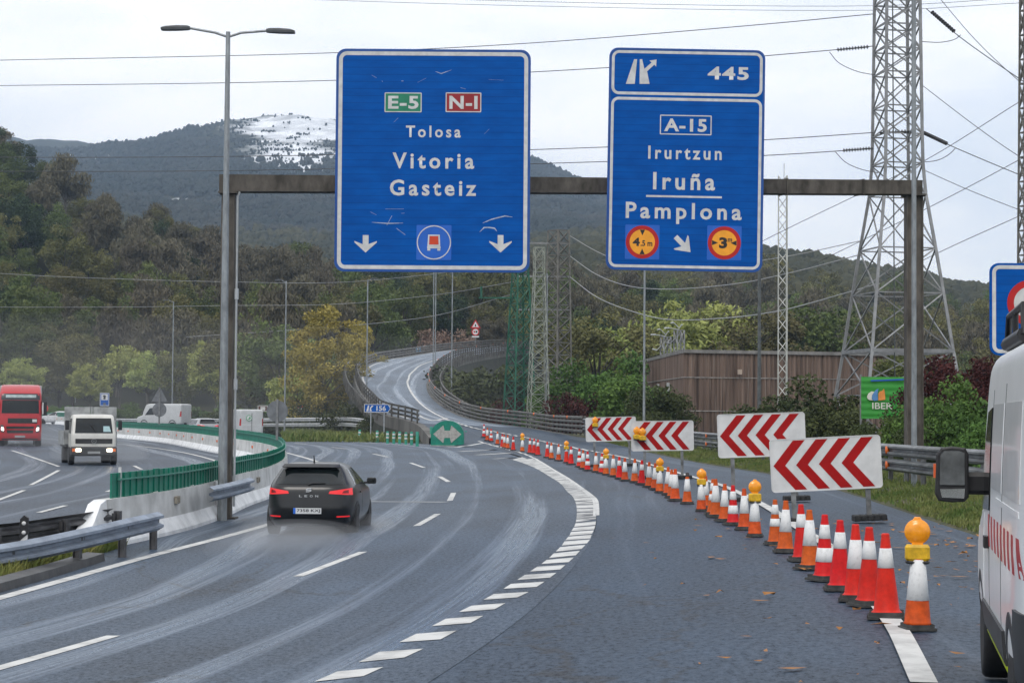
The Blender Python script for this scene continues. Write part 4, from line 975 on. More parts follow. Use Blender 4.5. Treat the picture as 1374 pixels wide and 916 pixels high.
# ---- backs of signs on the left median
d = 92.0
def sign_back(label, px, yb, d, tri, disc):
    p = P(px, yb, d); t = thing('road_sign', label, 'road sign', (p[0], p[1], p[2])); zt = lambda y: P(px, y, d)[2] - p[2]; u = d / F
    top = max([tri[0]] if tri else [], default=None); h = zt((tri or disc)[0]) + .05
    mb = MB(); mb.box((0, 0, h / 2), (.10, .05, h)); mb.build('post', GALV_D, t)
    gb = mat('grey_sign_back', (.17, .18, .19), .5, .4, var=.2)
    if tri: z0, z1, w = zt(tri[1]), zt(tri[0]), tri[2] * u; plate('triangle_plate', t, [(-w, z0), (w, z0), (w * .06, z1), (-w * .06, z1)], .03, .05, gb)
    if disc: z0, z1 = zt(disc[1]), zt(disc[0]); plate('round_plate', t, circ(0, (z0 + z1) / 2, (z1 - z0) / 2), .03, .05, gb)
sign_back('grey backs of a triangular and a round sign on one post above the green screen', 213.5, 569, 128.0, (520, 539, 11), (540, 559))
sign_back('grey back of a round sign on a post at the barrier bend', 371.5, 590, 82.0, None, (537, 566))

# ---- signs along the ramp and the far left
def small_post(t, h, d, r=.06):
    h = max(h, min(7.0, t.location.z - ground_z(t.location.x, t.location.y) + .1)); mb = MB(); mb.tube([(0, .06, -h), (0, .06, 0)], r, 8); mb.build('post', GALV_D, t)
d = 285.0; k = SL((638, 441), d); u = k.k
t = thing('warning_sign', 'red-edged triangle and round limit sign on one post beside the ramp top', 'road sign', P(638, 441, d)); small_post(t, 5.0, d)
tri = lambda cx, cz, r: [(cx - r * .92, cz - r * .55), (cx + r * .92, cz - r * .55), (cx, cz + r)]
zc = 5 * u; mb = MB(); mb.frame(tri(0, zc, 7.6 * u), tri(0, zc, 5.0 * u), -.03, 0); mb.build('red_edge', SIGNRED, t); plate('triangle_plate', t, tri(0, zc, 5.1 * u), -.02, 0, SIGNW)
plate('pictogram', t, [(-.9 * u, 2.9 * u), (.9 * u, 2.9 * u), (.7 * u, 6 * u), (-.7 * u, 6 * u)], -.035, -.018, SIGNBLK)
zc = -4.0 * u; mb = MB(); mb.frame(circ(0, zc, 5.3 * u, 20), circ(0, zc, 3.9 * u, 20), -.03, 0); mb.build('red_ring', SIGNRED, t); plate('round_plate', t, circ(0, zc, 4.0 * u, 20), -.02, 0, SIGNW)
plate('red_symbol', t, circ(-1.5 * u, zc, 1.2 * u, 12), -.035, -.018, SIGNRED); plate('black_symbol', t, circ(1.4 * u, zc, 1.3 * u, 12), -.035, -.018, SIGNBLK)
plate('small_plate', t, [(-5 * u, -11.6 * u), (5 * u, -11.6 * u), (5 * u, -9.7 * u), (-5 * u, -9.7 * u)], -.03, 0, SIGNW)
d = 275.0; k = SL((561.5, 468.5), d); u = k.k; t = thing('information_sign', 'tiny pale blue sign beyond the left railing of the ramp', 'road sign', P(561.5, 468.5, d)); small_post(t, 2.5, d)
plate('panel', t, rrect(-3.4 * u, -3 * u, 3.4 * u, 3 * u, .05, 2), -.03, .02, mat('pale_blue', (.10, .25, .42), .5)); plate('pictogram', t, [(-1.5 * u, -1.2 * u), (1.5 * u, -1.2 * u), (1.5 * u, 1.2 * u), (-1.5 * u, 1.2 * u)], -.035, -.029, SIGNW)
d = 235.0; k = SL((59, 547.5), d); u = k.k; t = thing('speed_sign', 'round red-ringed 100 speed limit sign between the two trucks', 'road sign', P(59, 547.5, d)); small_post(t, 2.2, d)
mb = MB(); mb.frame(circ(0, 0, 5.8 * u, 24), circ(0, 0, 4.1 * u, 24), -.03, 0); mb.build('red_ring', SIGNRED, t); plate('white_disc', t, circ(0, 0, 4.2 * u, 24), -.02, 0, SIGNW)
text_mesh('lettering', '100', (-3.4 * u, -1.5 * u, 3.4 * u, 1.5 * u), SIGNBLK, t, y=-.024, off=.03)
d = 225.0; k = SL((140.3, 535.5), d); u = k.k; t = thing('service_sign', 'tall blue service sign with a white pictogram square behind the white truck', 'road sign', P(140.3, 535.5, d)); small_post(t, 2.8, d)
plate('panel', t, rrect(-6.4 * u, -9 * u, 6.4 * u, 8.6 * u, .06, 2), -.02, .02, SIGNBLUE); bord('border', t, (-6.2 * u, -8.8 * u, 6.2 * u, 8.4 * u), .05, .06, -.025, -.0195, SIGNW, 2)
plate('white_square', t, [(-4.4 * u, -1 * u), (4.4 * u, -1 * u), (4.4 * u, 7 * u), (-4.4 * u, 7 * u)], -.025, -.0195, SIGNW)
plate('pictogram', t, [(-1.6 * u, 0), (1.2 * u, 0), (1.6 * u, 3 * u), (2.2 * u, 4.4 * u), (0, 5.8 * u), (-2.6 * u, 4.8 * u), (-1.2 * u, 3 * u)], -.031, -.0245, SIGNBLK)
plate('lower_pictogram', t, [(-1.8 * u, -8 * u), (1.8 * u, -8 * u), (1.8 * u, -4.6 * u), (-1.8 * u, -4.6 * u)], -.025, -.0195, mat('slate', (.10, .11, .12), .6))
d = 205.0; u = d / F; t = thing('tourist_sign', 'brown tourist sign with a white field beside the round sign back', 'road sign', P(352.5, 547.7, d)); small_post(t, 2.0, d)
plate('panel', t, [(-6.6 * u, -4 * u), (6.6 * u, -4 * u), (6.6 * u, 4 * u), (-6.6 * u, 4 * u)], -.02, .02, mat('sign_brown', (.09, .03, .015), .5)); bord('border', t, (-6.6 * u, -4 * u, 6.6 * u, 4 * u), .02, .06, -.025, -.0195, SIGNW, 2)
plate('white_field', t, [(-3 * u, -2.4 * u), (3.4 * u, -2.4 * u), (3.4 * u, 2.2 * u), (-3 * u, 2.2 * u)], -.025, -.0195, SIGNW)
t = thing('notice_sign', 'small red-topped white sign on the far verge left of the ramp', 'road sign', P(402.5, 549, d)); small_post(t, 2.0, d)
plate('panel', t, [(-3.6 * u, -5 * u), (3.6 * u, -5 * u), (3.6 * u, 5 * u), (-3.6 * u, 5 * u)], -.02, .02, SIGNRED); plate('white_field', t, [(-2.8 * u, -4 * u), (2.8 * u, -4 * u), (2.8 * u, 2 * u), (-2.8 * u, 2 * u)], -.025, -.0195, SIGNW); plate('red_symbol', t, circ(0, -1 * u, 1.6 * u, 14), -.031, -.0245, SIGNRED)
# ================================================================== cones, lamps, chevron boards
C_OR = mat('cone_orange', (.56, .085, .010), .55, spec=.25, var=.22, scale=7, detail=8, rand=.10, rhue=.006)
C_RED = mat('cone_red', (.60, .016, .008), .5, spec=.25, var=.18, scale=7, detail=8, rand=.08, rhue=.003)
C_WH = mat('cone_reflective_white', (.60, .60, .59), .5, var=.04, scale=11, detail=9, spec=.4, base2=(.76, .76, .75), lo=.3, hi=.5)
C_BASE = mat('cone_rubber_base', (.05, .049, .047), .8, var=.35, scale=9, bump=.3)
C_TIP = mat('dark_cone_tip', (.03, .02, .02), .6)
L_AMB = mat('amber_lens', (.95, .33, .01), .22, var=.12, scale=18, coat=.4)
L_YEL = mat('yellow_lamp_box', (.68, .40, .012), .45, var=.25, scale=10, detail=8)
def cone_prof(h, z0, z1, rb, rt, inset=0.0):
    f = lambda z: rb + (rt - rb) * (z - .05) / (h - .05)
    return f(z0) + inset, f(z1) + inset
# kind: (label words, body material, white bands as fractions, tip material or None, taper, base half)
KINDS = {
 'R1': ('red traffic cone with one white band', C_RED, [(.58, .80)], None),
 'RW': ('red traffic cone with one wide white band', C_RED, [(.41, .77)], None),
 'R2': ('red traffic cone with two white bands', C_RED, [(.28, .48), (.62, .82)], None),
 'RF': ('plain red traffic cone with narrow pale band', C_RED, [(.60, .74)], None),
 'O': ('orange traffic cone with white sleeve', C_OR, [(.39, .80)], None),
 'O2': ('worn orange cone with two scuffed white bands', C_OR, [(.40, .56), (.66, .86)], None),
 'OT': ('orange traffic cone with a dark tip', C_OR, [(.40, .78)], C_TIP),
 'OL': ('orange traffic cone carrying an amber lamp', C_OR, [(.41, .96)], None),
 'RL': ('red traffic cone carrying an amber lamp', C_RED, [(.80, .96)], None),
}
CONE_MESH = {}
def cone_meshes(kind):
    if kind in CONE_MESH: return CONE_MESH[kind]
    _, m, bands, tipm = KINDS[kind]; h = 1.0; rb, rt = .165, .042
    if kind in ('OL', 'RL'): rb, rt = .20, .095
    out = []
    mb = MB(); mb.bbox((0, 0, .020), (.47, .47, .038), .035); mb.bbox((0, 0, .048), (.42, .42, .026), .05); out.append(('base', mb, C_BASE))
    f = lambda z: rb + (rt - rb) * (z - .06) / (h - .06)
    top = .97
    mb = MB(); pr = [(.19, .060), (.187, .076), (f(.1) + .010, .088), (f(.12), .11)] + [(f(z), z) for z in (.3, .5, .7, .9, top - .06)] + [(f(top) + .006, top - .055), (f(top) + .006, top - .02), (f(top) - .002, top), (.02, top), (.02, top - .1)]
    mb.lathe(pr, n=24); out.append(('body', mb, m))
    for a, b in bands:
        mb = MB(); mb.lathe([(f(a) + .001, a - .002), (f(a) + .006, a), (f((a + b) / 2) + .006, (a + b) / 2), (f(b) + .006, b), (f(b) + .001, b + .002)], n=24); out.append(('reflective_band', mb, C_WH))
    if tipm: mb = MB(); mb.lathe([(f(.86) + .008, .86), (f(.97) + .01, .985), (0.0, .99)], n=16); out.append(('tip', mb, tipm))
    CONE_MESH[kind] = [(nm, b_.build(nm, mm), ) for nm, b_, mm in out]
    return CONE_MESH[kind]
CONE_USED = set()
def cone(kind, px, ytop, ybase, label, lamp_label=None, d_off=.12):
    p = np.array(G(px, ybase)); p[1] += d_off; p[0] += d_off * (px - 687) / F; p[2] = gs(p[0], p[1]) + .012
    s_ = S(p[1]); hpx = (ybase - ytop)
    T = hpx / s_
    h = min(1.05, max(.62, T * .985)) if not lamp_label else T * .66
    t = thing('traffic_cone', label, 'traffic cone', p, rz=RNG.uniform(-.5, .5), group='traffic cones in the row closing the lane'); t.scale = (h * .93, h * .93, h)
    t.rotation_euler = (RNG.uniform(-.015, .015), RNG.uniform(-.015, .015), t.rotation_euler[2])
    for nm, src in cone_meshes(kind):
        if kind not in CONE_USED: o = src
        else: o = src.copy(); COL.objects.link(o)
        o.parent = t
    CONE_USED.add(kind)
    if lamp_label: warning_lamp((p[0], p[1], p[2] + T * .61), T * 1.0, lamp_label)
LAMP = []
def warning_lamp(loc, s_, label, rz=None):
    t = thing('warning_lamp', label, 'warning lamp', loc, rz=RNG.uniform(-.25, .25) if rz is None else rz, group='amber warning lamps'); t.scale = (s_,) * 3
    if LAMP:
        for o in LAMP: c = o.copy(); COL.objects.link(c); c.parent = t
        return t
    mb = MB(); mb.bbox((0, 0, .085), (.22, .13, .15), .025); LAMP.append(mb.build('battery_box', L_YEL, t))
    mb = MB(); mb.bbox((0, 0, 0), (.215, .125, .03), .02); LAMP.append(mb.build('box_foot', BLACKP, t))
    mb = MB(); mb.lathe([(0, -.044), (.05, -.042), (.09, -.032), (.098, -.022), (.114, -.020), (.117, 0), (.114, .020), (.098, .022), (.09, .032), (.05, .042), (0, .044)], (0, 0, .275), 28, axis='y'); LAMP.append(mb.build('lens', L_AMB, t))
    mb = MB(); mb.box((0, 0, .168), (.10, .06, .025)); LAMP.append(mb.build('mount', L_AMB, t)); mb = MB(); mb.tube([(-.03, 0, .38), (-.02, 0, .398), (.02, 0, .398), (.03, 0, .38)], .012, 6); LAMP.append(mb.build('handle', L_AMB, t))
    return t
q4 = lambda x, y: (640 + x / 4.294, 540 + y / 4.294)
q5 = lambda x, y: (920 + x / 2.695, 520 + y / 2.695)
CL = []
for kind, x, a, b_ in (('R2', 40, 165, 244), ('O', 59, 170, 249), ('R2', 82, 174, 251), ('O', 118, 178, 258), ('R1', 145, 185, 266), ('O', 158, 188, 269), ('O', 177, 190, 273), ('RF', 209, 195, 280), ('OL', 261, 180, 287),
        ('R1', 305, 203, 296), ('R1', 328, 207, 301), ('R1', 351, 210, 307), ('R1', 405, 225, 321), ('O', 429, 230, 329), ('O', 470, 236, 339), ('RL', 515, 224, 350), ('R1', 542, 250, 360), ('R2', 590, 262, 374), ('O', 611, 270, 385),
        ('R2', 637, 278, 395), ('O', 685, 285, 403), ('R2', 718, 290, 411), ('OL', 743, 268, 419), ('O', 785, 298, 429), ('R1', 821, 308, 442), ('O', 852, 315, 454), ('O', 908, 320, 464), ('R1', 948, 328, 476), ('O', 991, 338, 492),
        ('O', 1026, 345, 506), ('OL', 1053, 325, 522), ('O', 1099, 367, 535), ('O', 1122, 382, 552), ('O', 1141, 378, 570), ('OT', 1211, 402, 587)):
    q, qa = q4(x, b_), q4(x, a); CL.append((kind, q[0], qa[1], q[1]))
for kind, x, a, b_ in (('O', 2, 306, 422), ('OL', 57, 298, 449), ('O', 71, 316, 437), ('O2', 97, 328, 462), ('O', 109, 327, 471), ('O', 140, 345, 487), ('R2', 172, 350, 500), ('O', 213, 362, 517), ('OL', 250, 340, 542),
        ('O2', 323, 402, 572), ('O', 360, 405, 600), ('R1', 420, 418, 632), ('O', 450, 438, 662), ('R2', 501, 455, 703), ('R1', 558, 475, 739), ('RW', 616, 490, 777), ('R1', 663, 500, 797), ('R1', 727, 523, 842), ('OL', 838, 487, 884)):
    q, qa = q5(x, b_), q5(x, a); CL.append((kind, q[0], qa[1], q[1]))
CL = [c for i, c in enumerate(CL) if not (i == 35)]
ORD = ['first', 'second', 'third', 'fourth', 'fifth', 'sixth', 'seventh', 'eighth', 'ninth', 'tenth', 'eleventh', 'twelfth', 'thirteenth', 'fourteenth', 'fifteenth', 'sixteenth', 'seventeenth', 'eighteenth', 'nineteenth', 'twentieth', 'twenty-first', 'twenty-second', 'twenty-third', 'twenty-fourth', 'twenty-fifth']
cnt = {}
for c in sorted(CL, key=lambda c: -c[3]):
    kind = c[0]; n = cnt.get(kind, 0); cnt[kind] = n + 1; tot = sum(1 for z in CL if z[0] == kind)
    w = KINDS[kind][0]
    lab = f'{w}, the only such cone in the row' if tot == 1 else f'{w}, nearest to the white van' if n == 0 and tot > 1 else f'{w}, {ORD[n]} of its kind counting away from the van'
    if tot > 1 and n == tot - 1: lab = f'{w}, farthest of its kind towards the gore'
    ll = None
    if kind == 'OL': ll = ['big amber warning lamp on the orange cone nearest the white van', 'amber lamp on the cone just left of the nearest chevron board foot', 'amber lamp on the cone near the left leg of the second chevron board', 'amber lamp on the cone below the third chevron board', 'amber lamp on the cone below the farthest chevron board', 'amber lamp on the cone farthest away near the gore'][n]
    if kind == 'RL': ll = 'amber lamp on the red cone far up the row'
    cone(*c, lab, ll)

CH_W = mat('chevron_white', (.62, .62, .61), .45, var=.10, scale=3, detail=9, spec=.4)
CH_R = mat('chevron_red', (.34, .004, .004), .6, spec=.2, var=.12, scale=3, detail=8)
def chevron_board(corners, d, legs_px, ybase, label, dirt=False, lampsat=()):
    (xa, ya), (xb, yb), (xc_, yc), (xd, yd) = corners            # TL TR BR BL
    cx, cy = (xa + xb + xc_ + xd) / 4, (ya + yb + yc + yd) / 4
    w = ((xb - xa) + (xc_ - xd)) / 2 * d / F; h = ((yd - ya) + (yc - yb)) / 2 * d / F
    roll = math.atan2((yb - ya) + (yc - yd), (xb - xa) + (xc_ - xd))
    p = P(cx, cy, d); X0 = G(cx, ybase)
    t = thing('chevron_board', label, 'chevron board', p, group='red and white chevron boards'); 
    t.rotation_euler = (0, roll - ROLL, 0)
    mb = MB(); mb.prism(rrect(-w / 2, -h / 2, w / 2, h / 2, .06, 5), -.012, .012); pn = mb.build('panel', CH_W, t)
    n = 4; sl = h * .40; px_ = (w * .97 - sl) / n * 1.06; bw = px_ * .52; hh = h * .475
    for i in range(n):
        x = -w / 2 + w * .02 + px_ * i + px_ * .0
        pts = [(x + sl, -hh), (x + sl + bw, -hh), (x + bw, 0), (x + sl + bw, hh), (x + sl, hh), (x, 0)]
        plate('chevron', t, pts, -.017, -.0115, CH_R)
    mb = MB(); mb.frame(rrect(-w / 2 - .012, -h / 2 - .012, w / 2 + .012, h / 2 + .012, .07, 5), rrect(-w / 2 + .004, -h / 2 + .004, w / 2 - .004, h / 2 - .004, .056, 5), -.02, .03); mb.build('rim', CH_W, t)
    gz = g(p[0], d) - p[2]
    for lx in legs_px:
        x = (lx - cx) * d / F
        mb = MB(); mb.box((x, .045, (gz + .05 + h * .45) / 2), (.085, .06, h * .45 - gz - .05)); mb.build('post', GALV_D, t)
        mb = MB()
        for k_ in range(5): mb.bbox((x - .24 + k_ * .12, .05, gz + .065), (.112, .42, .11), .02)
        mb.box((x, .05, gz + .035), (.6, .36, .05)); mb.build('ballast_foot', RUB, t)
    for lx, ly, ll in lampsat:
        q = np.array(P(lx, ly, d - .12)); warning_lamp((q[0], q[1], q[2] - .2), 1.0, ll, 0.3)
    return t
chevron_board(((1032.4, 590.5), (1180, 583.5), (1183.5, 653), (1037, 660)), 36.8, (1063, 1163), 698, 'nearest and largest chevron board, white with four red arrows, beside the cones')
chevron_board(((962.7, 556.5), (1078.8, 553), (1081, 610), (964.5, 613.8)), 46, (982, 1066), 668, 'second chevron board, clean white, partly hidden behind the nearest one')
chevron_board(((846.8, 565), (930, 564.5), (930.4, 603.3), (848, 604.8)), 62.4, (864.7, 914.8), 640, 'third chevron board, grimy, standing right of the farthest one', lampsat=((854.5, 581, 'amber lamp at the left end of the third chevron board'), (862, 582.5, 'small yellow-sided lamp beside another on the third chevron board')))
chevron_board(((785.5, 560.5), (852.4, 558.5), (853.5, 590.5), (786.7, 592)), 78, (797, 844), 624, 'farthest chevron board, dirty white, leftmost of the four', lampsat=((798.5, 566, 'amber lamp at the left end of the farthest chevron board'),))

# ================================================================== lattice towers
STEEL = mat('tower_steel', (.25, .255, .26), .5, .5, var=.2, scale=2)
STEEL_P = mat('pale_tower_steel', (.46, .47, .44), .55, .3, var=.2, scale=2)
STEEL_G = mat('green_tower_paint', (.010, .095, .055), .5, .1, var=.25, scale=2)
STEEL_B = mat('brownish_tower_steel', (.15, .145, .13), .6, .3, var=.3, scale=2)
def lattice(name, label, base, levels, m, yaw=0.0, leg=.11, br=.05, cat='pylon', sides=4, horiz=True, xmask=None, extra=None, group=None, minor=True):
    t = thing(name, label, cat, base, group=group)
    mb = MB(); cor = []
    for z, r in levels:
        cor.append([Vector((r * math.cos(yaw + math.pi / 4 + 2 * math.pi * k / sides), r * math.sin(yaw + math.pi / 4 + 2 * math.pi * k / sides), z)) for k in range(sides)])
    legs = MB()
    for k in range(sides): legs.tube([c[k] for c in cor], leg, 4, sm=False)
    legs.build('legs_frame', m, t) if False else None
    for k in range(sides):
        lgm = MB(); lgm.tube([c[k] for c in cor], leg, 4, sm=False); lgm.build('leg', m, t)
    for i in range(len(cor) - 1):
        for k in range(sides):
            j = (k + 1) % sides; a, b_, c, e_ = cor[i][k], cor[i][j], cor[i + 1][k], cor[i + 1][j]
            if minor == 'z':
                mb.tube([a, e_] if i % 2 == 0 else [b_, c], br, 4, caps=False, sm=False)
            else:
                mb.tube([a, e_], br, 4, caps=False, sm=False); mb.tube([b_, c], br, 4, caps=False, sm=False)
            if horiz: mb.tube([c, e_], br, 4, caps=False, sm=False)
            if minor is True and (a - c).length > 3.5:           # secondary struts
                m1, m2 = (a + c) / 2, (b_ + e_) / 2; x_ = (a + b_ + c + e_) / 4
                mb.tube([m1, (a * .75 + e_ * .25)], br * .7, 4, caps=False, sm=False); mb.tube([m2, (b_ * .75 + c * .25)], br * .7, 4, caps=False, sm=False)
    mb.build('bracing', m, t)
    if extra: extra(t, m)
    return t
PD = 92.0; k_ = PD / F
pb = P(1204, 590, PD); zpx = lambda y: P(1204, y, PD)[2] - (-.2)
lv = [(0, 98 * k_), (zpx(531), 91 * k_), (zpx(472), 79.5 * k_), (zpx(395), 66 * k_), (zpx(335), 55 * k_), (zpx(262), 41 * k_), (zpx(221), 37 * k_), (zpx(182), 36 * k_)]
for y in (145, 100, 68, 36, 5, -40, -90, -140): lv.append((zpx(y), (36 - (182 - y) * .016) * k_))
def arms(t, m):
    mb = MB()
    r_ = 79.5 * k_
    c4 = [Vector((r_ * math.cos(math.radians(10) + math.pi / 4 + math.pi / 2 * q), r_ * math.sin(math.radians(10) + math.pi / 4 + math.pi / 2 * q), zpx(472))) for q in range(4)]
    for q in range(4): mb.tube([c4[q], c4[(q + 1) % 4]], .12, 4, sm=False)
    mb.build('ring_beam', m, t)
    mb = MB(); mb.tube([c4[0] * 0 + Vector((-.3, -1.0, 2)), Vector((-.5, -1.4, zpx(-100)))], .03, 6); mb.build('cable_run', DARKPOLE, t)
lattice('transmission_tower', 'big grey steel lattice pylon behind the right end of the gantry', (pb[0], PD, -.2), lv, STEEL, math.radians(10), .092, .042, extra=arms)
q = P(1378, 560, 75); k2 = 75 / F
lattice('transmission_tower', 'dark lattice pylon cut by the right picture edge above the ring sign', (q[0], 75, -.2), [(z, .40 - z * .010) for z in np.linspace(0, 19.5, 22)], STEEL_B, .3, .05, .028, minor=False)
q = P(1051.5, 560, 128)
def whip(t, m): mb = MB(); mb.tube([(0, 0, 16.6), (0, 0, 18.6)], .025, 6); mb.box((0, 0, 16.75), (1.4, .1, .08)); mb.box((.2, .2, 16.9), (.5, .5, .3)); mb.build('antenna', m, t)
zt = P(1051, 236, 128)[2]
lattice('radio_mast', 'slender white lattice mast rising behind the brown warehouse', (q[0], 128, -.2), [(z, .36) for z in np.linspace(0, zt + .2, 26)], STEEL_P, .2, .05, .03, cat='mast', sides=3, minor='z', horiz=False, extra=whip)
def tower_px(label, xb, yb, yt, d, rb, rt, n, m, leg, br, minor=False, name='transmission_tower', extra=None, yaw=.5):
    p = P(xb, yb, d); p = (p[0], p[1], ground_z(p[0], p[1]) - .1); z1 = P(xb, yt, d)[2] - p[2]; k3 = d / F
    return lattice(name, label, p, [(z1 * s_, (rb + (rt - rb) * min(1, s_ * 1.15)) * k3) for s_ in np.linspace(0, 1, n)], m, yaw, leg, br, minor=minor, extra=extra)
def arm_l(t, m): mb = MB(); mb.box((-1.8, 0, 12.2), (3.4, .12, .12)); mb.box((-3.3, 0, 12.7), (.18, .18, .9)); mb.build('crossarm', m, t)
tower_px('dark green lattice pylon left of the silver one, below the left blue sign', 697, 560, 325, 168, 25, 11, 14, STEEL_G, .10, .045, extra=arm_l)
tower_px('silver lattice pylon between the green one and the thin lamp post', 722, 560, 332, 160, 20, 9, 17, mat('grey_green_tower_steel', (.26, .28, .24), .6, .3, var=.3), .06, .032, extra=None, yaw=.2)
def twin_arms(t, m):
    for zz in (16.2, 13.1, 10.0):
        mb = MB(); mb.box((-1.4, 0, zz), (5.0, .14, .14)); mb.build('crossarm', STEEL, t)
        mb = MB(); mb.lathe([(.0, 0), (.12, .1), (.08, .3), (.12, .5), (.08, .9), (0, 1.0)], (-3.5, 0, zz), 8); mb.build('insulator', BLACKP, t)
p = P(748, 560, 185); z_ = ground_z(p[0], p[1]); t = lattice('transmission_tower', 'brownish twin-leg pylon with three crossarms between the two blue signs', p, [(z, .062 * (22 - z * .35)) for z in [z_ - p[2]] + list(np.linspace(0, 17.4, 16))], STEEL_B, math.pi / 4 * .9, .10, .05, minor=False, extra=twin_arms)

# ---- power lines
WIRE = mat('power_cable', (.10, .105, .115), .6, .3, var=.1); WIRE_P = mat('pale_cable', (.36, .37, .38), .5, .4, var=.1)
INS = mat('insulator_glass', (.05, .05, .055), .3, var=.3)
def wire(label, pts, r=.022, m=WIRE, ins=(), n=8):
    w = [np.array(P(*p)) for p in pts]; w = catmull(w, n) if len(w) > 2 else resample(w, 5.0)
    t = thing('power_line', label, 'power line', (0, 0, 0), group='overhead power lines')
    mb = MB(); mb.tube([tuple(p) for p in w], r, 5); mb.build('cable', m, t)
    for a, b_ in ins:
        A, B_ = Vector(P(*a)), Vector(P(*b_)); mb = MB(); N = 11; dirv = (B_ - A).normalized(); R = dirv.to_track_quat('Z', 'Y').to_matrix()
        for i in range(N):
            c = A.lerp(B_, (i + .5) / N); pr = [(.025, -.06), (.10, -.02), (.10, .0), (.025, .03)]; vv = []
            for rr_2, z in pr:
                for q in range(8): an = math.pi * 2 * q / 8; vv.append(c + R @ Vector((rr_2 * math.cos(an), rr_2 * math.sin(an), z)))
            fs = []
            for u_ in range(3):
                for q in range(8): j = (q + 1) % 8; fs.append((u_ * 8 + q, u_ * 8 + j, u_ * 8 + 8 + j, u_ * 8 + 8 + q))
            mb.add(vv, fs)
        mb.tube([A, B_], .03, 5); mb.build('insulator', INS, t)
wire('upper long cable crossing the sky above both blue signs to the big pylon', [(-250, 87, 135), (0, 81, 125), (450, 71, 110), (712, 58, 103), (1000, 35, 97), (1172, 19, 92.5)])
wire('second cable crossing the sky behind both signs, ending in insulators at the big pylon', [(-250, 117, 135), (0, 115, 125), (450, 108, 110), (815, 91, 100), (1110, 68, 93), (1172, 62, 92)], ins=[((1123, 67, 92.6), (1166, 63, 92))])
wire('cable at the height of the lamp post shaft, upper of a pair behind the gantry', [(-250, 208, 135), (0, 211, 125), (310, 210, 115), (712, 201, 103), (1020, 188, 95), (1172, 178, 92.5)], ins=[((1180, 178, 91.5), (1225, 176, 91))])
wire('cable lower of a pair behind the gantry, ending in insulators at the big pylon', [(-250, 228, 135), (0, 230, 125), (310, 229, 115), (712, 220, 103), (1020, 209, 95), (1120, 203, 93), (1172, 199, 92)], ins=[((1131, 202, 92.5), (1172, 199, 92))])
wire('thin faint cable along the very top of the sky', [(300, -4, 130), (700, 8, 120), (1174, 14, 110), (1374, 4, 104), (1500, -2, 100)], .014)
wire('second thin faint cable along the very top of the sky', [(300, -12, 132), (700, 2, 122), (1174, 8, 112), (1374, -3, 106), (1500, -8, 100)], .014)
wire('cable leaving the big pylon to the upper right with a dark insulator string', [(1243, 12, 92), (1283, 46, 90), (1374, 110, 84), (1500, 190, 76)], ins=[((1250, 16, 91.7), (1281, 43, 90.2))])
wire('cable leaving the big pylon at mid height to the right with an insulator string', [(1236, 177, 92), (1272, 194, 90), (1374, 237, 84), (1500, 285, 76)], ins=[((1239, 178, 91.8), (1271, 193, 90))])
wire('steep cable from the top of the sky down to the right edge', [(1250, -15, 100), (1310, 55, 95), (1374, 115, 90), (1480, 205, 84)], .018)
wire('cable descending right of the big pylon between two rising ones', [(1234, 112, 98), (1310, 170, 92), (1374, 214, 86), (1500, 290, 80)], .018)
wire('cable rising to the right edge above the mirror, upper one', [(900, 385, 120), (1050, 310, 112), (1240, 216, 100), (1374, 133, 92), (1480, 70, 86)], .018)
wire('cable rising to the right edge, middle one', [(1080, 360, 112), (1247, 278, 100), (1374, 211, 92), (1500, 140, 84)], .018)
wire('cable rising to the right edge, lowest one', [(1140, 400, 110), (1257, 340, 100), (1374, 287, 92), (1500, 230, 84)], .018)
wire('cable sloping down to the right behind the dark pylon', [(1237, 227, 98), (1300, 255, 94), (1374, 284, 90), (1500, 330, 82)], .018)
wire('looping jumper cable right of the big pylon top', [(1236, 56, 92), (1262, 57, 91), (1283, 52, 90), (1289, 47, 89.8)], .018)
wire('looping jumper cable left of the big pylon top', [(1113, 70, 92.9), (1125, 84, 92.6), (1150, 96, 92.3), (1175, 101, 92)], .018)
wire('looping jumper cable left of the big pylon at mid height', [(1121, 204, 92.9), (1135, 218, 92.6), (1155, 227, 92.3), (1178, 232, 92)], .018)
wire('looping jumper cable right of the big pylon at mid height', [(1235, 218, 92), (1258, 215, 91), (1275, 206, 90), (1282, 199, 89.8)], .018)
wire('pale sagging cable from the twin-leg pylon, upper of two passing the warehouse', [(764, 316, 185), (800, 337, 180), (830, 349, 176), (880, 356, 170), (960, 357, 162), (1050, 345, 150), (1160, 322, 132)], .03, WIRE_P)
wire('pale sagging cable from the twin-leg pylon, middle one', [(764, 343, 185), (800, 368, 180), (840, 383, 175), (895, 388, 168), (985, 381, 158), (1060, 366, 148), (1160, 340, 132)], .035, WIRE_P)
wire('pale sagging cable from the twin-leg pylon, lowest one', [(764, 371, 185), (800, 398, 180), (840, 415, 175), (895, 428.5, 168), (967, 427, 160), (1040, 418, 150), (1142, 391, 134), (1180, 380, 130)], .04, WIRE_P)
wire('faint cable across the dark wooded hill at left, upper one', [(-50, 364, 250), (100, 372, 240), (300, 378, 230), (450, 379, 222), (560, 370, 215), (690, 352, 200)], .025, WIRE_P)
wire('faint cable across the trees left of the ramp', [(-50, 412, 250), (150, 412, 240), (300, 410, 230), (450, 408, 222), (580, 396, 210), (690, 378, 190)], .025, WIRE_P)
wire('faint cable low across the trees behind the ramp lamp posts', [(250, 452, 250), (400, 442, 235), (500, 434, 222), (580, 424, 212), (690, 394, 188)], .03, WIRE_P)

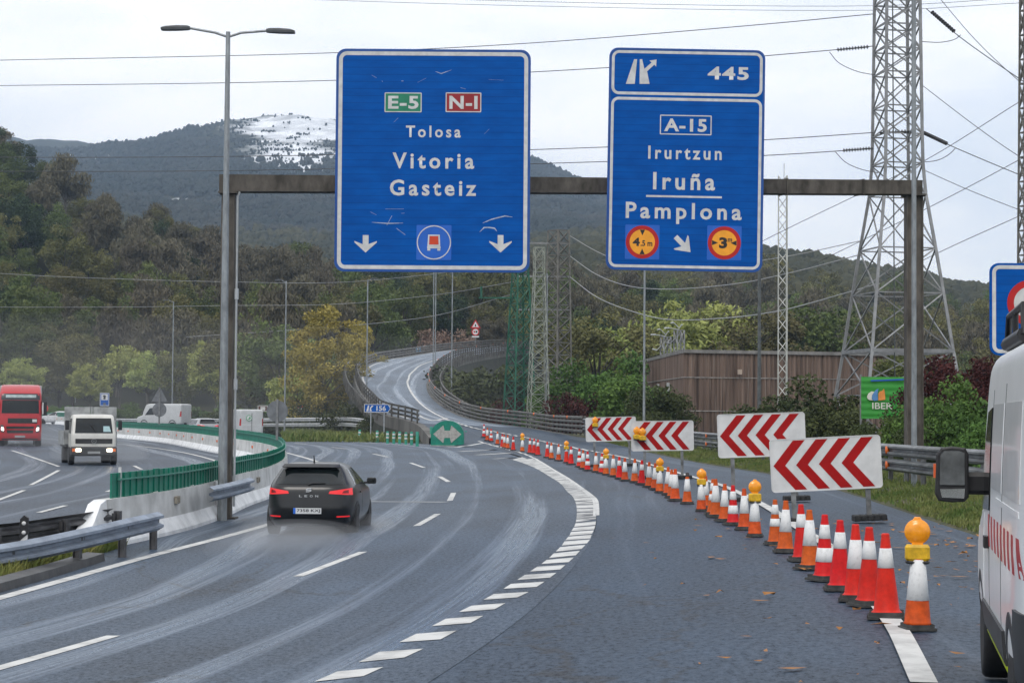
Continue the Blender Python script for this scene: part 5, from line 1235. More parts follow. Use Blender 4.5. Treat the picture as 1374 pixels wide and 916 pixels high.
# ================================================================== brown warehouse
WH = bpy.data.materials.new('brown_corrugated_cladding'); WH.use_nodes = True
def _wh():
    nt = WH.node_tree; n, l = nt.nodes, nt.links; b = n['Principled BSDF']; tc = n.new('ShaderNodeTexCoord')
    def nz(s_, st, det=6):
        mp = n.new('ShaderNodeMapping'); mp.inputs['Scale'].default_value = st; l.new(tc.outputs['Object'], mp.inputs[0])
        z = n.new('ShaderNodeTexNoise'); z.inputs['Scale'].default_value = s_; z.inputs['Detail'].default_value = det; l.new(mp.outputs[0], z.inputs['Vector']); return z
    r = n.new('ShaderNodeValToRGB'); r.color_ramp.elements[0].position = .3; r.color_ramp.elements[1].position = .7
    r.color_ramp.elements[0].color = (.045, .028, .020, 1); r.color_ramp.elements[1].color = (.22, .152, .118, 1)
    l.new(nz(1.0, (5, 5, .12)).outputs['Fac'], r.inputs['Fac'])
    r2 = n.new('ShaderNodeValToRGB'); r2.color_ramp.elements[0].position = .60; r2.color_ramp.elements[1].position = .72
    r2.color_ramp.elements[0].color = (0, 0, 0, 1); r2.color_ramp.elements[1].color = (.7, .7, .7, 1); l.new(nz(1.0, (9, 9, .25)).outputs['Fac'], r2.inputs['Fac'])
    mx_ = n.new('ShaderNodeMix'); mx_.data_type = 'RGBA'; mx_.inputs[7].default_value = (.30, .25, .21, 1)
    l.new(r2.outputs[0], mx_.inputs['Factor']); l.new(r.outputs[0], mx_.inputs[6]); l.new(mx_.outputs[2], b.inputs['Base Color']); b.inputs['Roughness'].default_value = .8
_wh()
D1 = 140.0
A = np.array(P(918, 473, D1)); B_ = np.array(P(1192, 476, D1 + 4)); C_ = np.array(P(851, 487, 172))
base = (A[0], A[1], -.4); wt = thing('warehouse', 'long low brown corrugated warehouse behind the guardrail and chevron boards', 'building', base)
ztop = A[2] + .4
def corr_wall(p, q, z0, z1, name, pitch=.32, dep=.06):
    p, q = Vector((p[0] - base[0], p[1] - base[1], 0)), Vector((q[0] - base[0], q[1] - base[1], 0)); L = (q - p).length; n_ = int(L / pitch); t = (q - p) / L; o = Vector((t.y, -t.x, 0)); mb = MB(); vv = []
    pts = []
    for i in range(n_):
        a = i * L / n_; w = L / n_
        pts += [(a, 0), (a + w * .3, 0), (a + w * .45, dep), (a + w * .85, dep)]
    pts.append((L, 0))
    for s_, d_ in pts: v = p + t * s_ + o * d_; vv += [(v.x, v.y, z0), (v.x, v.y, z1)]
    mb.add(vv, [(2 * i, 2 * i + 2, 2 * i + 3, 2 * i + 1) for i in range(len(pts) - 1)]); return mb.build(name, WH, wt)
zb2 = P(918, 545, D1)[2] + .4; zm = P(918, 506, D1)[2] + .4
D_ = B_ + (C_ - A)
for nm, a_, b2 in (('front_wall', A, B_), ('side_wall', C_, A), ('side_wall', B_, D_), ('rear_wall', D_, C_)):
    corr_wall(a_, b2, .05, zb2 - .35, nm); corr_wall(a_, b2, zb2 - .27, zm - .04, nm); corr_wall(a_, b2, zm + .04, ztop, nm)
mb = MB()
for a_, b2 in ((A, B_), (C_, A)):
    for z in (zb2 - .31, zm): 
        u_ = Vector((b2[0] - a_[0], b2[1] - a_[1], 0)); c = Vector(((a_[0] + b2[0]) / 2 - base[0], (a_[1] + b2[1]) / 2 - base[1], z)); o = Vector((u_.y, -u_.x, 0)).normalized() * .05
        mb = MB(); mb.box(c + o, (u_.length, .08, .07), rot=Matrix.Rotation(math.atan2(u_.y, u_.x), 3, 'Z')); mb.build('ledge', mat('pale_ledge', (.25, .23, .21), .7, var=.4, scale=3, detail=8), wt)
mb = MB(); q4_ = [Vector((p[0] - base[0], p[1] - base[1], 0)) for p in (A, B_, D_, C_)]; cc_ = sum(q4_, Vector()) / 4
vv = [];
for z in (ztop - .02, ztop + .22):
    for p in q4_: v = cc_ + (p - cc_) * 1.012; vv.append((v.x, v.y, z))
mb.add(vv, [(3, 2, 1, 0), (4, 5, 6, 7), (0, 1, 5, 4), (1, 2, 6, 5), (2, 3, 7, 6), (3, 0, 4, 7)]); mb.build('roof', mat('roof_flashing', (.22, .21, .20), .6, .2, var=.3, scale=1), wt)
for f_ in (.25, .45):
    c = A + (C_ - A) * f_; o = Vector((-(C_ - A)[1], (C_ - A)[0], 0)).normalized() * .08
    mb = MB(); mb.box((c[0] - base[0] - .1, c[1] - base[1], zm - 1.0), (.14, 1.3, 1.5)); mb.build('window', mat('pale_panel', (.42, .43, .43), .6, var=.3), wt)
p = np.array(P(992, 499, D1 + 1)); mb = MB(); mb.box((p[0] - base[0], p[1] - base[1] - .28, p[2] + .4), (.3, .25, .35)); mb.build('wall_lamp', mat('wall_lamp_shell', (.4, .32, .26), .5), wt)
# switch gear behind the roof
for px_, yb_, yt_, lab in ((893, 500, 452, 'small steel switchgear frame with pale insulators, left of two above the warehouse roof'), (911, 500, 443, 'small steel switchgear frame with pale insulators, right of two above the warehouse roof')):
    p = P(px_, yb_, 178); h = P(px_, yt_, 178)[2] - p[2]
    def arms2(t, m, h=h):
        for i, (dx, dz) in enumerate(((-.9, .2), (-.5, .7), (.2, .5), (-.8, -1.2))):
            mb = MB(); mb.tube([(0, 0, h + dz * .3), (dx, 0, h + dz)], .035, 8); mb.tube([(dx, 0, h + dz), (dx * 1.5, 0, h + dz * .9)], .075, 8); mb.build('insulator', mat('white_insulator', (.40, .42, .42), .35, var=.1), t)
    lattice('switchgear_frame', lab, (p[0], p[1], -1), [(z, .5) for z in np.linspace(0, h + 1 + p[2], 9)], STEEL, .4, .06, .04, cat='electrical frame', extra=lambda t, m, z=h + 1 + p[2]: arms2(t, m, z), minor=False)

# ---- green company banner behind the shrubs
d = 84.0; cpx = (1186, 533); k = SL(cpx, d); u = d / F
bn = thing('hanging_banner', 'green banner with a white, blue and orange leaf emblem behind the shrubs', 'banner', P(*cpx, d))
GB = mat('banner_green', (.03, .27, .03), .6, var=.12, scale=1.2, detail=6, stretch=(1, 1, 5))
mb = MB(); nx_, nz_ = 14, 26
x0, z0 = k(1155.5, 561.5); x1, z1 = k(1217, 505.5)
mb.grid(lambda a, b_: (x0 + (x1 - x0) * a, .03 * math.sin(b_ * 40) * .5 + .02 * math.sin(a * 9), z0 + (z1 - z0) * b_), nx_, nz_); mb.build('cloth', GB, bn)
mb = MB(); a0_, b0_ = k(1168, 510.8), k(1217, 508.6); mb.prism([(a0_[0], a0_[1] - .03), (b0_[0], b0_[1] - .03), (b0_[0], b0_[1] + .03), (a0_[0], a0_[1] + .03)], -.07, -.05); mb.build('blue_stripe', mat('banner_blue', (.01, .09, .42), .6), bn)
def leaf(pts, m): q = [k(1100 + x / 3.27, 380 + y / 3.27) for x, y in pts]; plate('emblem_leaf', bn, q[::-1], -.075, -.05, m)
leaf([(206, 497), (212, 484), (226, 474), (238, 476), (228, 490), (226, 508), (232, 514), (216, 512), (208, 506)], mat('banner_white', (.62, .62, .55), .6))
leaf([(228, 492), (236, 478), (247, 466), (256, 462), (252, 482), (254, 512), (238, 516), (228, 508)], mat('banner_light_blue', (.09, .24, .5), .6))
leaf([(256, 484), (262, 474), (272, 472), (280, 462), (284, 480), (286, 510), (256, 514)], mat('banner_orange', (.72, .26, .05), .6))
text_mesh('lettering', 'IBER', (k(1170, 549)[0], k(1170, 548.6)[1], k(1197, 541)[0], k(1190, 540)[1]), mat('banner_white', (.6, .6, .55)), bn, y=-.062, off=.01)
for px_ in (1155.5, 1217): x_, _ = k(px_, 530); mb = MB(); mb.tube([(x_, .06, -bn.location.z - .2), (x_, .06, z1 + .1)], .05, 8); mb.build('post', GALV_D, bn)
# ================================================================== vehicles
def cr1(xs, ys, x):                                        # smooth 1-D interpolation (monotone cubic)
    n = len(xs)
    if x <= xs[0]: return ys[0]
    if x >= xs[-1]: return ys[-1]
    i = max(k for k in range(n - 1) if xs[k] <= x); h = xs[i + 1] - xs[i]; t = (x - xs[i]) / h
    dl = [(ys[k + 1] - ys[k]) / (xs[k + 1] - xs[k]) for k in range(n - 1)]
    def sl(k):
        if k == 0: return dl[0]
        if k == n - 1: return dl[-1]
        a, b = dl[k - 1], dl[k]; return 0 if a * b <= 0 else 2 * a * b / (a + b)
    m0, m1 = sl(i) * h, sl(i + 1) * h
    return (2 * t ** 3 - 3 * t ** 2 + 1) * ys[i] + (t ** 3 - 2 * t ** 2 + t) * m0 + (-2 * t ** 3 + 3 * t ** 2) * ys[i + 1] + (t ** 3 - t ** 2) * m1
class Hull:
    """body as a stack of rounded plan outlines; levels: (z, rear y, front y, half width, exponent)"""
    def __init__(s, levels): s.z = [l[0] for l in levels]; s.c = [[l[k] for l in levels] for k in range(1, 5)]
    def par(s, z): return [cr1(s.z, c, z) for c in s.c]
    def mesh(s, nz=44, na=72):
        mb = MB(); zs = []
        for a, b in zip(s.z, s.z[1:]):
            k = max(2, int(round(nz * (b - a) / (s.z[-1] - s.z[0])))); zs += [a + (b - a) * i / k for i in range(k)]
        zs.append(s.z[-1]); vv = []
        for z in zs:
            yr, yf, w, n = s.par(z)
            for k in range(na):
                a = 2 * math.pi * (k + .5) / na; c, q = math.cos(a), math.sin(a)
                vv.append((math.copysign(abs(c) ** (2 / n), c) * w, (yr + yf) / 2 + math.copysign(abs(q) ** (2 / n), q) * (yf - yr) / 2, z))
        fs = []
        for i in range(len(zs) - 1):
            for k in range(na): j = (k + 1) % na; fs.append((i * na + k, i * na + j, i * na + na + j, i * na + na + k))
        mb.add(vv, fs, 0, True); mb.add(vv[-na:], [tuple(range(na))]); mb.add(vv[:na], [tuple(range(na - 1, -1, -1))]); return mb
    def end(s, x, z, front=False, off=0.0):
        yr, yf, w, n = s.par(z); t = (1 - min(.9999, abs(x / w)) ** n) ** (1 / n); c, l = (yr + yf) / 2, (yf - yr) / 2
        return (x, c + (l * t + off) * (1 if front else -1), z)
    def side(s, sg, y, z, off=0.0):
        yr, yf, w, n = s.par(z); c, l = (yr + yf) / 2, (yf - yr) / 2
        return (sg * (w * (1 - min(.9999, abs((y - c) / l)) ** n) ** (1 / n) + off), y, z)
    def patch(s, where, fn, nu=10, nv=6, off=.008, sg=1, inset=-.012):
        """fn(u, v) -> (x or y, z)"""
        mb = MB()
        def P_(u, v):
            a, z = fn(u, v); return s.end(a, z, where == 'front', off) if where in ('front', 'rear') else s.side(sg, a, z, off)
        mb.grid(P_, nu, nv)
        # returned edge back on to the body: a real thickness
        def Q_(u, v):
            a, z = fn(u, v); return s.end(a, z, where == 'front', inset) if where in ('front', 'rear') else s.side(sg, a, z, inset)
        for loop in ([(i / nu, 0) for i in range(nu + 1)], [(1, j / nv) for j in range(nv + 1)], [(1 - i / nu, 1) for i in range(nu + 1)], [(0, 1 - j / nv) for j in range(nv + 1)]):
            vv = []
            for u, v in loop: vv += [P_(u, v), Q_(u, v)]
            mb.add(vv, [(2 * i, 2 * i + 1, 2 * i + 3, 2 * i + 2) for i in range(len(loop) - 1)])
        return mb
def bil(a, b, c, d):                                       # quad patch: bottom-left, bottom-right, top-right, top-left
    return lambda u, v: tuple((a[k] * (1 - u) + b[k] * u) * (1 - v) + (d[k] * (1 - u) + c[k] * u) * v for k in (0, 1))
TYRE = mat('tyre_rubber', (.014, .014, .015), .75, var=.3, scale=12, bump=.2)
RIM = mat('alloy_rim', (.30, .31, .32), .35, .8, var=.15)
GLASS = mat('dark_vehicle_glass', (.006, .009, .010), .08, var=.5, scale=1.5, spec=.45)
def wheel(parent, x, y, r=.32, w=.21, rim=.66, z=None, name='wheel', spokes=5):
    sg = 1 if x > 0 else -1; z = r if z is None else z
    t = MB(); hw = w / 2
    t.lathe([(r * rim, -hw), (r * .93, -hw), (r * .985, -hw * .8), (r, -hw * .5), (r, hw * .5), (r * .985, hw * .8), (r * .93, hw), (r * rim, hw)], (x, y, z), 28, axis='x'); o = t.build(name, TYRE, parent)
    m = MB(); m.lathe([(0, -hw * .2), (r * rim, -hw * .2), (r * rim, hw * .2), (0, hw * .2)], (x, y, z), 24, axis='x')
    for k in range(spokes):
        a = 2 * math.pi * k / spokes + .3; c = Vector((x + sg * hw * .5, y + math.cos(a) * r * rim * .52, z + math.sin(a) * r * rim * .52)); m.box(c, (hw * .5, r * rim * .95, r * .16), rot=Matrix.Rotation(a, 3, 'X'))
    m.lathe([(0, hw * .8), (r * .16, hw * .75), (r * .2, hw * .4)] if sg > 0 else [(r * .2, -hw * .4), (r * .16, -hw * .75), (0, -hw * .8)], (x, y, z), 12, axis='x')
    m.build('rim', RIM, o); return o
def plate_no(parent, txt, box, y, m=None, eu=True, flip=False):
    x0, z0, x1, z1 = box; pl = MB(); pl.prism([(x0, z0), (x1, z0), (x1, z1), (x0, z1)], y - .012, y + .02); p = pl.build('number_plate', mat('plate_white', (.62, .63, .63), .4, var=.06), parent)
    if eu: q = MB(); w = (x1 - x0) * .085; q.prism([(x0, z0), (x0 + w, z0), (x0 + w, z1), (x0, z1)], y - .015, y); q.build('blue_band', mat('plate_blue', (.01, .12, .55), .4), p)
    if txt: text_mesh('lettering', txt, (x0 + (x1 - x0) * .13, z0 + (z1 - z0) * .18, x1 - (x1 - x0) * .04, z1 - (z1 - z0) * .18), SIGNBLK, p, y=y - .0135, off=.02, depth=.002)
    return p
HATCH = [(.19, -1.90, 1.95, .78, 7), (.28, -2.06, 2.05, .855, 6), (.42, -2.12, 2.12, .90, 5.5), (.56, -2.14, 2.14, .912, 5.5), (.68, -2.125, 2.10, .91, 5.5), (.80, -2.105, 2.0, .905, 5.5), (.90, -2.085, 1.75, .89, 5.5), (.97, -2.06, 1.15, .868, 5.5), (1.02, -2.02, .98, .85, 5.5), (1.20, -1.80, .50, .745, 5.5), (1.34, -1.66, .08, .655, 5.2), (1.395, -1.60, -.08, .61, 5), (1.43, -1.50, -.28, .54, 4.5), (1.455, -1.30, -.5, .45, 4), (1.462, -1.1, -.75, .2, 3)]
def hatchback(label, loc, rz, paint, detail=True, plate=None, sc_=1.0):
    t = thing('hatchback_car', label, 'car', loc, rz=rz); t.scale = (sc_,) * 3
    H = Hull(HATCH); H.mesh().build('body', paint, t)
    w = H.patch('rear', lambda u, v: ((-1 + 2 * u) * (.735 - .15 * v - .03 * (1 - v) ** 6), 1.035 + .30 * v + .0 * u), 16, 6); w.build('rear_window', GLASS, t)
    for sg in (-1, 1):
        H.patch('side', bil((-1.42, 1.02), (-.50, 1.0), (-.55, 1.34), (-1.28, 1.33)), 8, 6, sg=sg).build('side_window', GLASS, t)
        H.patch('side', bil((-.42, 1.0), (.62, .99), (.0, 1.345), (-.47, 1.345)), 8, 6, sg=sg).build('side_window', GLASS, t)
        H.patch('side', lambda u, v: (-1.31 + math.cos(math.pi * (1 - u)) * (.42 - .0 * v) * (.86 + .14 * v), .22 + math.sin(math.pi * u) * .47 * (.86 + .14 * v)), 14, 2, sg=sg, off=.006).build('wheel_arch', BLACKP, t)
        wheel(t, sg * .80, -1.31); wheel(t, sg * .80, 1.30)
        # tail lamp: outer block and inner wedge
        tl = H.patch('rear', bil((sg * .40, .855), (sg * .845, .825), (sg * .83, .965), (sg * .42, .905)), 10, 4, off=.014); o = tl.build('tail_light', mat('tail_light_red', (.40, .012, .014), .25, var=.1, emit=(.9, .03, .035), estr=.55), t)
        H.patch('rear', bil((sg * .66, .865), (sg * .78, .86), (sg * .775, .93), (sg * .69, .91)), 4, 3, off=.019).build('lens_core', mat('tail_light_dark', (.22, .004, .006), .2), o)
        H.patch('rear', bil((sg * .56, .385), (sg * .80, .39), (sg * .80, .415), (sg * .56, .41)), 6, 1, off=.010).build('reflector', MATS['tail_light_red'], t)
        mb = MB(); mb.bbox((sg * .985, .72, 1.035), (.20, .10, .13), .03); mb.box((sg * .88, .75, .99), (.12, .05, .04)); mi = mb.build('door_mirror', BLACKP, t)
        mb = MB(); mb.box((sg * .985, .668, 1.035), (.16, .01, .10)); mb.build('mirror_glass', GLASS, mi)
        H.patch('side', bil((-.46, .28), (-.445, .28), (-.445, .97), (-.46, .97)), 1, 8, sg=sg, off=.002).build('door_gap', BLACKP, t)
        H.patch('side', bil((-.85, .84), (-.65, .84), (-.65, .87), (-.85, .87)), 4, 1, sg=sg, off=.025).build('door_handle', paint, t)
    mb = MB(); mb.grid(lambda u, v: ((-1 + 2 * u) * (.60 - .04 * v), -1.60 - .16 * (1 - v) * (1 - .25 * (2 * u - 1) ** 4), 1.375 + .06 * v), 14, 3); mb.grid(lambda u, v: ((-1 + 2 * u) * .585, -1.75 + .15 * v, 1.372 - .02 * v), 14, 2); mb.build('roof_spoiler', paint, t)
    H.patch('front', bil((-.70, 1.02), (.70, 1.02), (.62, 1.36), (-.62, 1.36)), 14, 6).build('windscreen', GLASS, t)
    H.patch('rear', lambda u, v: ((-1 + 2 * u) * .78, .215 + .13 * v - .0 * u), 14, 3, off=.012).build('diffuser', BLACKP, t)
    if not detail: return t
    H.patch('rear', lambda u, v: ((-1 + 2 * u) * .52, .205 + .018 * v), 12, 1, off=.022).build('exhaust_trim', mat('chrome_trim', (.5, .52, .55), .2, .9), t)
    H.patch('rear', lambda u, v: ((-1 + 2 * u) * .42, .43 + .19 * v), 10, 3, off=-.004).build('plate_recess', paint, t)
    yb = H.end(0, .52)[1]
    if plate: plate_no(t, plate, (-.30, .455, .26, .57), yb - .012)
    CH = mat('chrome_badge', (.62, .63, .64), .25, .6, var=.05)
    ye = H.end(0, .90)[1] - .022; mb = MB(); e_ = .055
    mb.prism([(-e_, .885), (e_ * .2, .885), (e_, .905), (e_, .935), (-e_ * .35, .935), (-e_ * .35, .945), (e_, .945), (e_, .965), (-e_ * .2, .965), (-e_, .948), (-e_, .918), (e_ * .35, .918), (e_ * .35, .905), (-e_, .905)], ye - .012, ye + .02); mb.build('emblem', CH, t)
    yt = H.end(0, .81)[1]
    for i, ch in enumerate('LEON'): text_mesh('lettering', ch, (-.19 + i * .108, .785, -.132 + i * .108, .828), CH, t, y=yt - .022, off=.02)
    mb = MB(); mb.tube([(-.02, H.end(0, 1.03)[1] - .02, 1.03), (.05, H.end(.05, 1.06)[1] - .03, 1.055), (.32, H.end(.32, 1.07)[1] - .03, 1.065)], [.02, .014, .008], 6); mb.build('wiper', BLACKP, t)
    mb = MB(); mb.tube([(0, -1.25, 1.45), (0, -1.33, 1.60)], [.02, .008], 6); mb.build('antenna', BLACKP, t)
    return t
CARBLK = mat('black_car_paint', (.0045, .005, .006), .28, var=.2, spec=.45, coat=.25)
p = G(417, 719); p = (p[0], p[1], g(p[0], p[1] + 2))
car = hatchback('black hatchback with lit red tail lights driving away in the left lane', (p[0] + .0, p[1] + 2.15, p[2] - .01), math.radians(-1.5), CARBLK, plate='7358 KXJ')

# ---- panel vans
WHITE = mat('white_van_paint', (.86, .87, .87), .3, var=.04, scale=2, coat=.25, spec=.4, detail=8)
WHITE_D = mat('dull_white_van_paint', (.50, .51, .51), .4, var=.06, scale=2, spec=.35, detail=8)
VAN = [(.36, -2.62, 2.60, .93, 12), (.48, -2.70, 2.70, .985, 12), (.8, -2.72, 2.74, 1.0, 12), (1.02, -2.72, 2.66, 1.0, 12), (1.15, -2.72, 2.35, 1.0, 12), (1.24, -2.71, 2.05, .995, 12), (1.6, -2.71, 1.92, .985, 14), (2.0, -2.71, 1.74, .965, 16), (2.24, -2.70, 1.60, .945, 18), (2.32, -2.68, 1.48, .915, 18), (2.37, -2.62, 1.3, .85, 14), (2.395, -2.4, .9, .65, 8)]
def van_body(label, loc, rz, paint=WHITE, sc_=1.0):
    t = thing('panel_van', label, 'van', loc, rz=rz); t.scale = (sc_,) * 3
    H = Hull(VAN); H.mesh(40, 96).build('body', paint, t)
    H.patch('front', bil((-.82, 1.28), (.82, 1.28), (.74, 1.98), (-.74, 1.98)), 12, 6).build('windscreen', GLASS, t)
    for sg in (-1, 1):
        H.patch('side', bil((.55, 1.28), (1.62, 1.25), (1.05, 1.95), (.55, 1.98)), 8, 6, sg=sg).build('door_window', GLASS, t)
        wheel(t, sg * .88, -1.70, .335, .22, .62); wheel(t, sg * .88, 1.73, .335, .22, .62)
        for yy in (-1.70, 1.73): H.patch('side', lambda u, v, yy=yy: (yy + math.cos(math.pi * (1 - u)) * .46 * (.80 + .2 * v), .34 + math.sin(math.pi * u) * .46 * (.80 + .2 * v)), 14, 2, sg=sg, off=.005).build('wheel_arch', BLACKP, t)
        H.patch('rear', bil((sg * .84, 1.12), (sg * .96, 1.12), (sg * .925, 1.66), (sg * .83, 1.66)), 4, 10, off=.012).build('tail_light', mat('van_tail_red', (.42, .015, .015), .2, var=.1, coat=.5), t)
    return t, H
van, H = van_body('white works van parked on the right hard shoulder with wing mirror and roof rack', (4.15, 12.93, .01), math.radians(-10.6))
STR = mat('stripe_red', (.45, .015, .02), .4, var=.1)
for sg in (-1, 1):
    for i in range(9):
        y = -2.5 + i * .36
        H.patch('side', bil((y, 1.04), (y + .15, 1.04), (y + .33, 1.25), (y + .18, 1.25)), 1, 4, sg=sg, off=.0022, inset=.001).build('stripe', STR, van)
    H.patch('side', bil((-1.20, .36), (1.22, .36), (1.22, .62), (-1.20, .64)), 14, 3, sg=sg, off=.02).build('side_cladding', mat('grey_black_cladding', (.03, .031, .033), .5, var=.2), van)
    H.patch('side', bil((-1.22, .345), (1.10, .345), (1.10, .415), (-1.22, .43)), 10, 1, sg=sg, off=.026).build('reflective_strip', mat('yellow_green_strip', (.50, .62, .02), .45, var=.1), van)
    H.patch('side', bil((-2.71, .45), (-2.18, .36), (-2.18, .86), (-2.71, .86)), 6, 4, sg=sg, off=.02).build('rear_bumper', MATS['grey_black_cladding'], van)
    H.patch('side', bil((-2.3, 1.36), (-.2, 1.36), (-.2, 1.395), (-2.3, 1.395)), 10, 1, sg=sg, off=.004, inset=0).build('body_moulding', WHITE, van)
    H.patch('side', bil((-2.35, 1.44), (-.95, 1.44), (-.95, 2.0), (-2.35, 2.0)), 10, 6, sg=sg, off=.003, inset=0).build('side_panel', mat('off_white_panel', (.72, .73, .74), .3, var=.05, coat=.4), van)
    H.patch('side', bil((-.75, 1.44), (.42, 1.44), (.42, 2.0), (-.75, 2.0)), 10, 6, sg=sg, off=.003, inset=0).build('side_panel', MATS['off_white_panel'], van)
    H.patch('side', bil((-.86, .40), (-.845, .40), (-.845, 2.12), (-.86, 2.12)), 1, 12, sg=sg, off=.002).build('door_gap', BLACKP, van)
    H.patch('side', bil((.50, .40), (.515, .40), (.515, 2.1), (.50, 2.1)), 1, 12, sg=sg, off=.002).build('door_gap', BLACKP, van)
    H.patch('side', bil((-.70, 1.70), (-.10, 1.70), (-.10, 1.73), (-.70, 1.73)), 6, 1, sg=sg, off=.0022, inset=.001).build('decal', mat('decal_blue', (.03, .05, .20), .4), van)
    H.patch('side', bil((.56, 1.02), (.74, 1.02), (.74, 1.10), (.56, 1.10)), 3, 2, sg=sg, off=.03).build('door_handle', BLACKP, van)
    H.patch('side', bil((1.28, .62), (2.30, .60), (2.5, 1.22), (1.18, 1.24)), 6, 5, sg=sg, off=.004).build('front_wing', WHITE, van)
    H.patch('side', bil((.62, 1.13), (2.62, .42), (2.68, .62), (2.4, .70)), 3, 2, sg=sg, off=.012).build('bumper_corner', MATS['grey_black_cladding'], van) if False else None
    # door mirror: arm, black shell, two glasses and an indicator
    y0 = 1.22; x0 = sg * 1.225
    mb = MB(); R = Matrix.Rotation(-sg * .12, 3, 'Z')
    def mring(y, sx, sz): return [(x0 + a * sx * .118, y0 + y, 1.505 + b * sz * .20) for a, b in ((-1, -.72), (-.80, -.95), (0, -1.0), (.75, -.97), (1, -.80), (1, .72), (.8, .95), (0, 1.0), (-.62, .95), (-.92, .72))]
    rs = [mring(-.055, .90, .94), mring(-.05, 1, 1), mring(.02, 1.0, 1.0), mring(.10, .86, .9), mring(.15, .5, .6)]
    vv = [q for r_ in rs for q in r_]; fs = [tuple(range(9, -1, -1)), tuple(range(40, 50))]
    for i in range(4):
        for k in range(10): j = (k + 1) % 10; fs.append((i * 10 + k, i * 10 + j, i * 10 + 10 + j, i * 10 + 10 + k))
    mb.add(vv, fs, 0, False)
    mb.bbox((sg * 1.05, y0 + .07, 1.44), (.22, .07, .16), .03)
    mi = mb.build('door_mirror', BLACKP, van)
    mb = MB(); mb.prism([(x0 - .085, 1.43), (x0 + .09, 1.43), (x0 + .088, 1.66), (x0 + .05, 1.675), (x0 - .055, 1.672), (x0 - .082, 1.64)], y0 - .068, y0 - .05); mb.build('mirror_glass', mat('mirror_glass', (.16, .17, .175), .12, .55, var=.3, scale=6), mi)
    mb = MB(); mb.prism([(x0 - .07, 1.34), (x0 + .085, 1.335), (x0 + .09, 1.405), (x0 - .085, 1.40)], y0 - .068, y0 - .05); mb.build('wide_angle_glass', mat('bright_mirror', (.55, .57, .58), .08, .9), mi)
    mb = MB(); mb.box((x0 + sg * .112, y0 - .01, 1.53), (.035, .07, .10)); mb.build('indicator', mat('indicator_orange', (.7, .12, .03), .3), mi)
mb = MB()
for sg in (-1, 1):
    mb.tube([(sg * .78, -2.4, 2.46), (sg * .78, .9, 2.46)], .028, 8)
for yy in (-2.3, -1.5, -.7, .1, .8):
    mb.tube([(-.80, yy, 2.32), (-.80, yy, 2.47), (.80, yy, 2.47), (.80, yy, 2.32)], .026, 6)
mb.build('roof_rack', mat('rack_black', (.012, .012, .013), .45), van)
mb = MB(); mb.tube([(-.84, -.7, 2.43), (-.84, 1.05, 2.43)], .05, 8); mb.tube([(-.84, -.7, 2.43), (-.84, -.62, 2.62), (-.84, .85, 2.62), (-.84, 1.05, 2.43)], .024, 6); mb.tube([(-.84, .2, 2.43), (-.84, .2, 2.62)], .02, 6); mb.build('ladder_roller', MATS['rack_black'], van)
plate_no(van, None, (-.26, .62, .26, .73), -2.735)

# far vans and cars on the bend
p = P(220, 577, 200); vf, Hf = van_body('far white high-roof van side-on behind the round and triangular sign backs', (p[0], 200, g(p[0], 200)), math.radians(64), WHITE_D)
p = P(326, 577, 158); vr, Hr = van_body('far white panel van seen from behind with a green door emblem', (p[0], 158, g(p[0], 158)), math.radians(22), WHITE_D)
ye = Hr.end(-.1, 1.75)[1] - .02
o = plate('emblem', vr, circ(-.22, 1.72, .24, 24), ye - .02, ye + .2, mat('emblem_green', (.05, .32, .12), .5)); plate('emblem_field', vr, circ(-.22, 1.72, .20, 24), ye - .03, ye, SIGNW)
plate('emblem_leaf', vr, [(-.36, 1.62), (-.18, 1.62), (-.08, 1.72), (-.2, 1.86), (-.22, 1.72)], ye - .035, ye, MATS['emblem_green'])
mb = MB(); mb.box((0, -2.735, 1.25), (.02, .02, 1.7)); mb.build('door_gap', BLACKP, vr)
SILV = mat('silver_grey_paint', (.34, .35, .36), .25, .3, var=.05, coat=.5)
p = P(269, 575, 172); hatchback('silver grey car seen from behind beside the far white vans', (p[0], 172, g(p[0], 172)), math.radians(28), SILV, False, sc_=1.12)
p = P(77, 560, 222); hatchback('small pale car far away between the two oncoming trucks', (p[0], 222, g(p[0], 222)), math.radians(60), mat('pale_car_paint', (.55, .55, .56), .25, coat=.5), False)

# ---- trucks
CAB_W = mat('truck_cream_paint', (.58, .57, .53), .35, var=.08, scale=3, detail=7)
CAB_R = mat('truck_red_paint', (.42, .012, .018), .3, var=.10, scale=2, detail=7, coat=.4)
GREYB = mat('grey_sideboard', (.30, .31, .31), .65, .2, var=.3, scale=3, detail=8)
HEADL = mat('headlight_on', (.8, .78, .7), .2, emit=(1.0, .86, .62), estr=6.0)
HEADL2 = mat('headlight_bright', (.8, .8, .8), .2, emit=(1.0, .97, .9), estr=4.0)
def fpl(parent, name, pts, yf, th, m):                     # flat piece on the front face (front is +y, local x mirrored as seen)
    mb = MB(); mb.prism([(-x, z) for x, z in pts], yf - th, yf + .0, 0); return mb.build(name, m, parent)
def truck_front(parent, name, x0, z0, x1, z1, y, m, r=.03, th=.05): return fpl(parent, name, rrect(x0, z0, x1, z1, r, 3), y + th, th + .06, m)
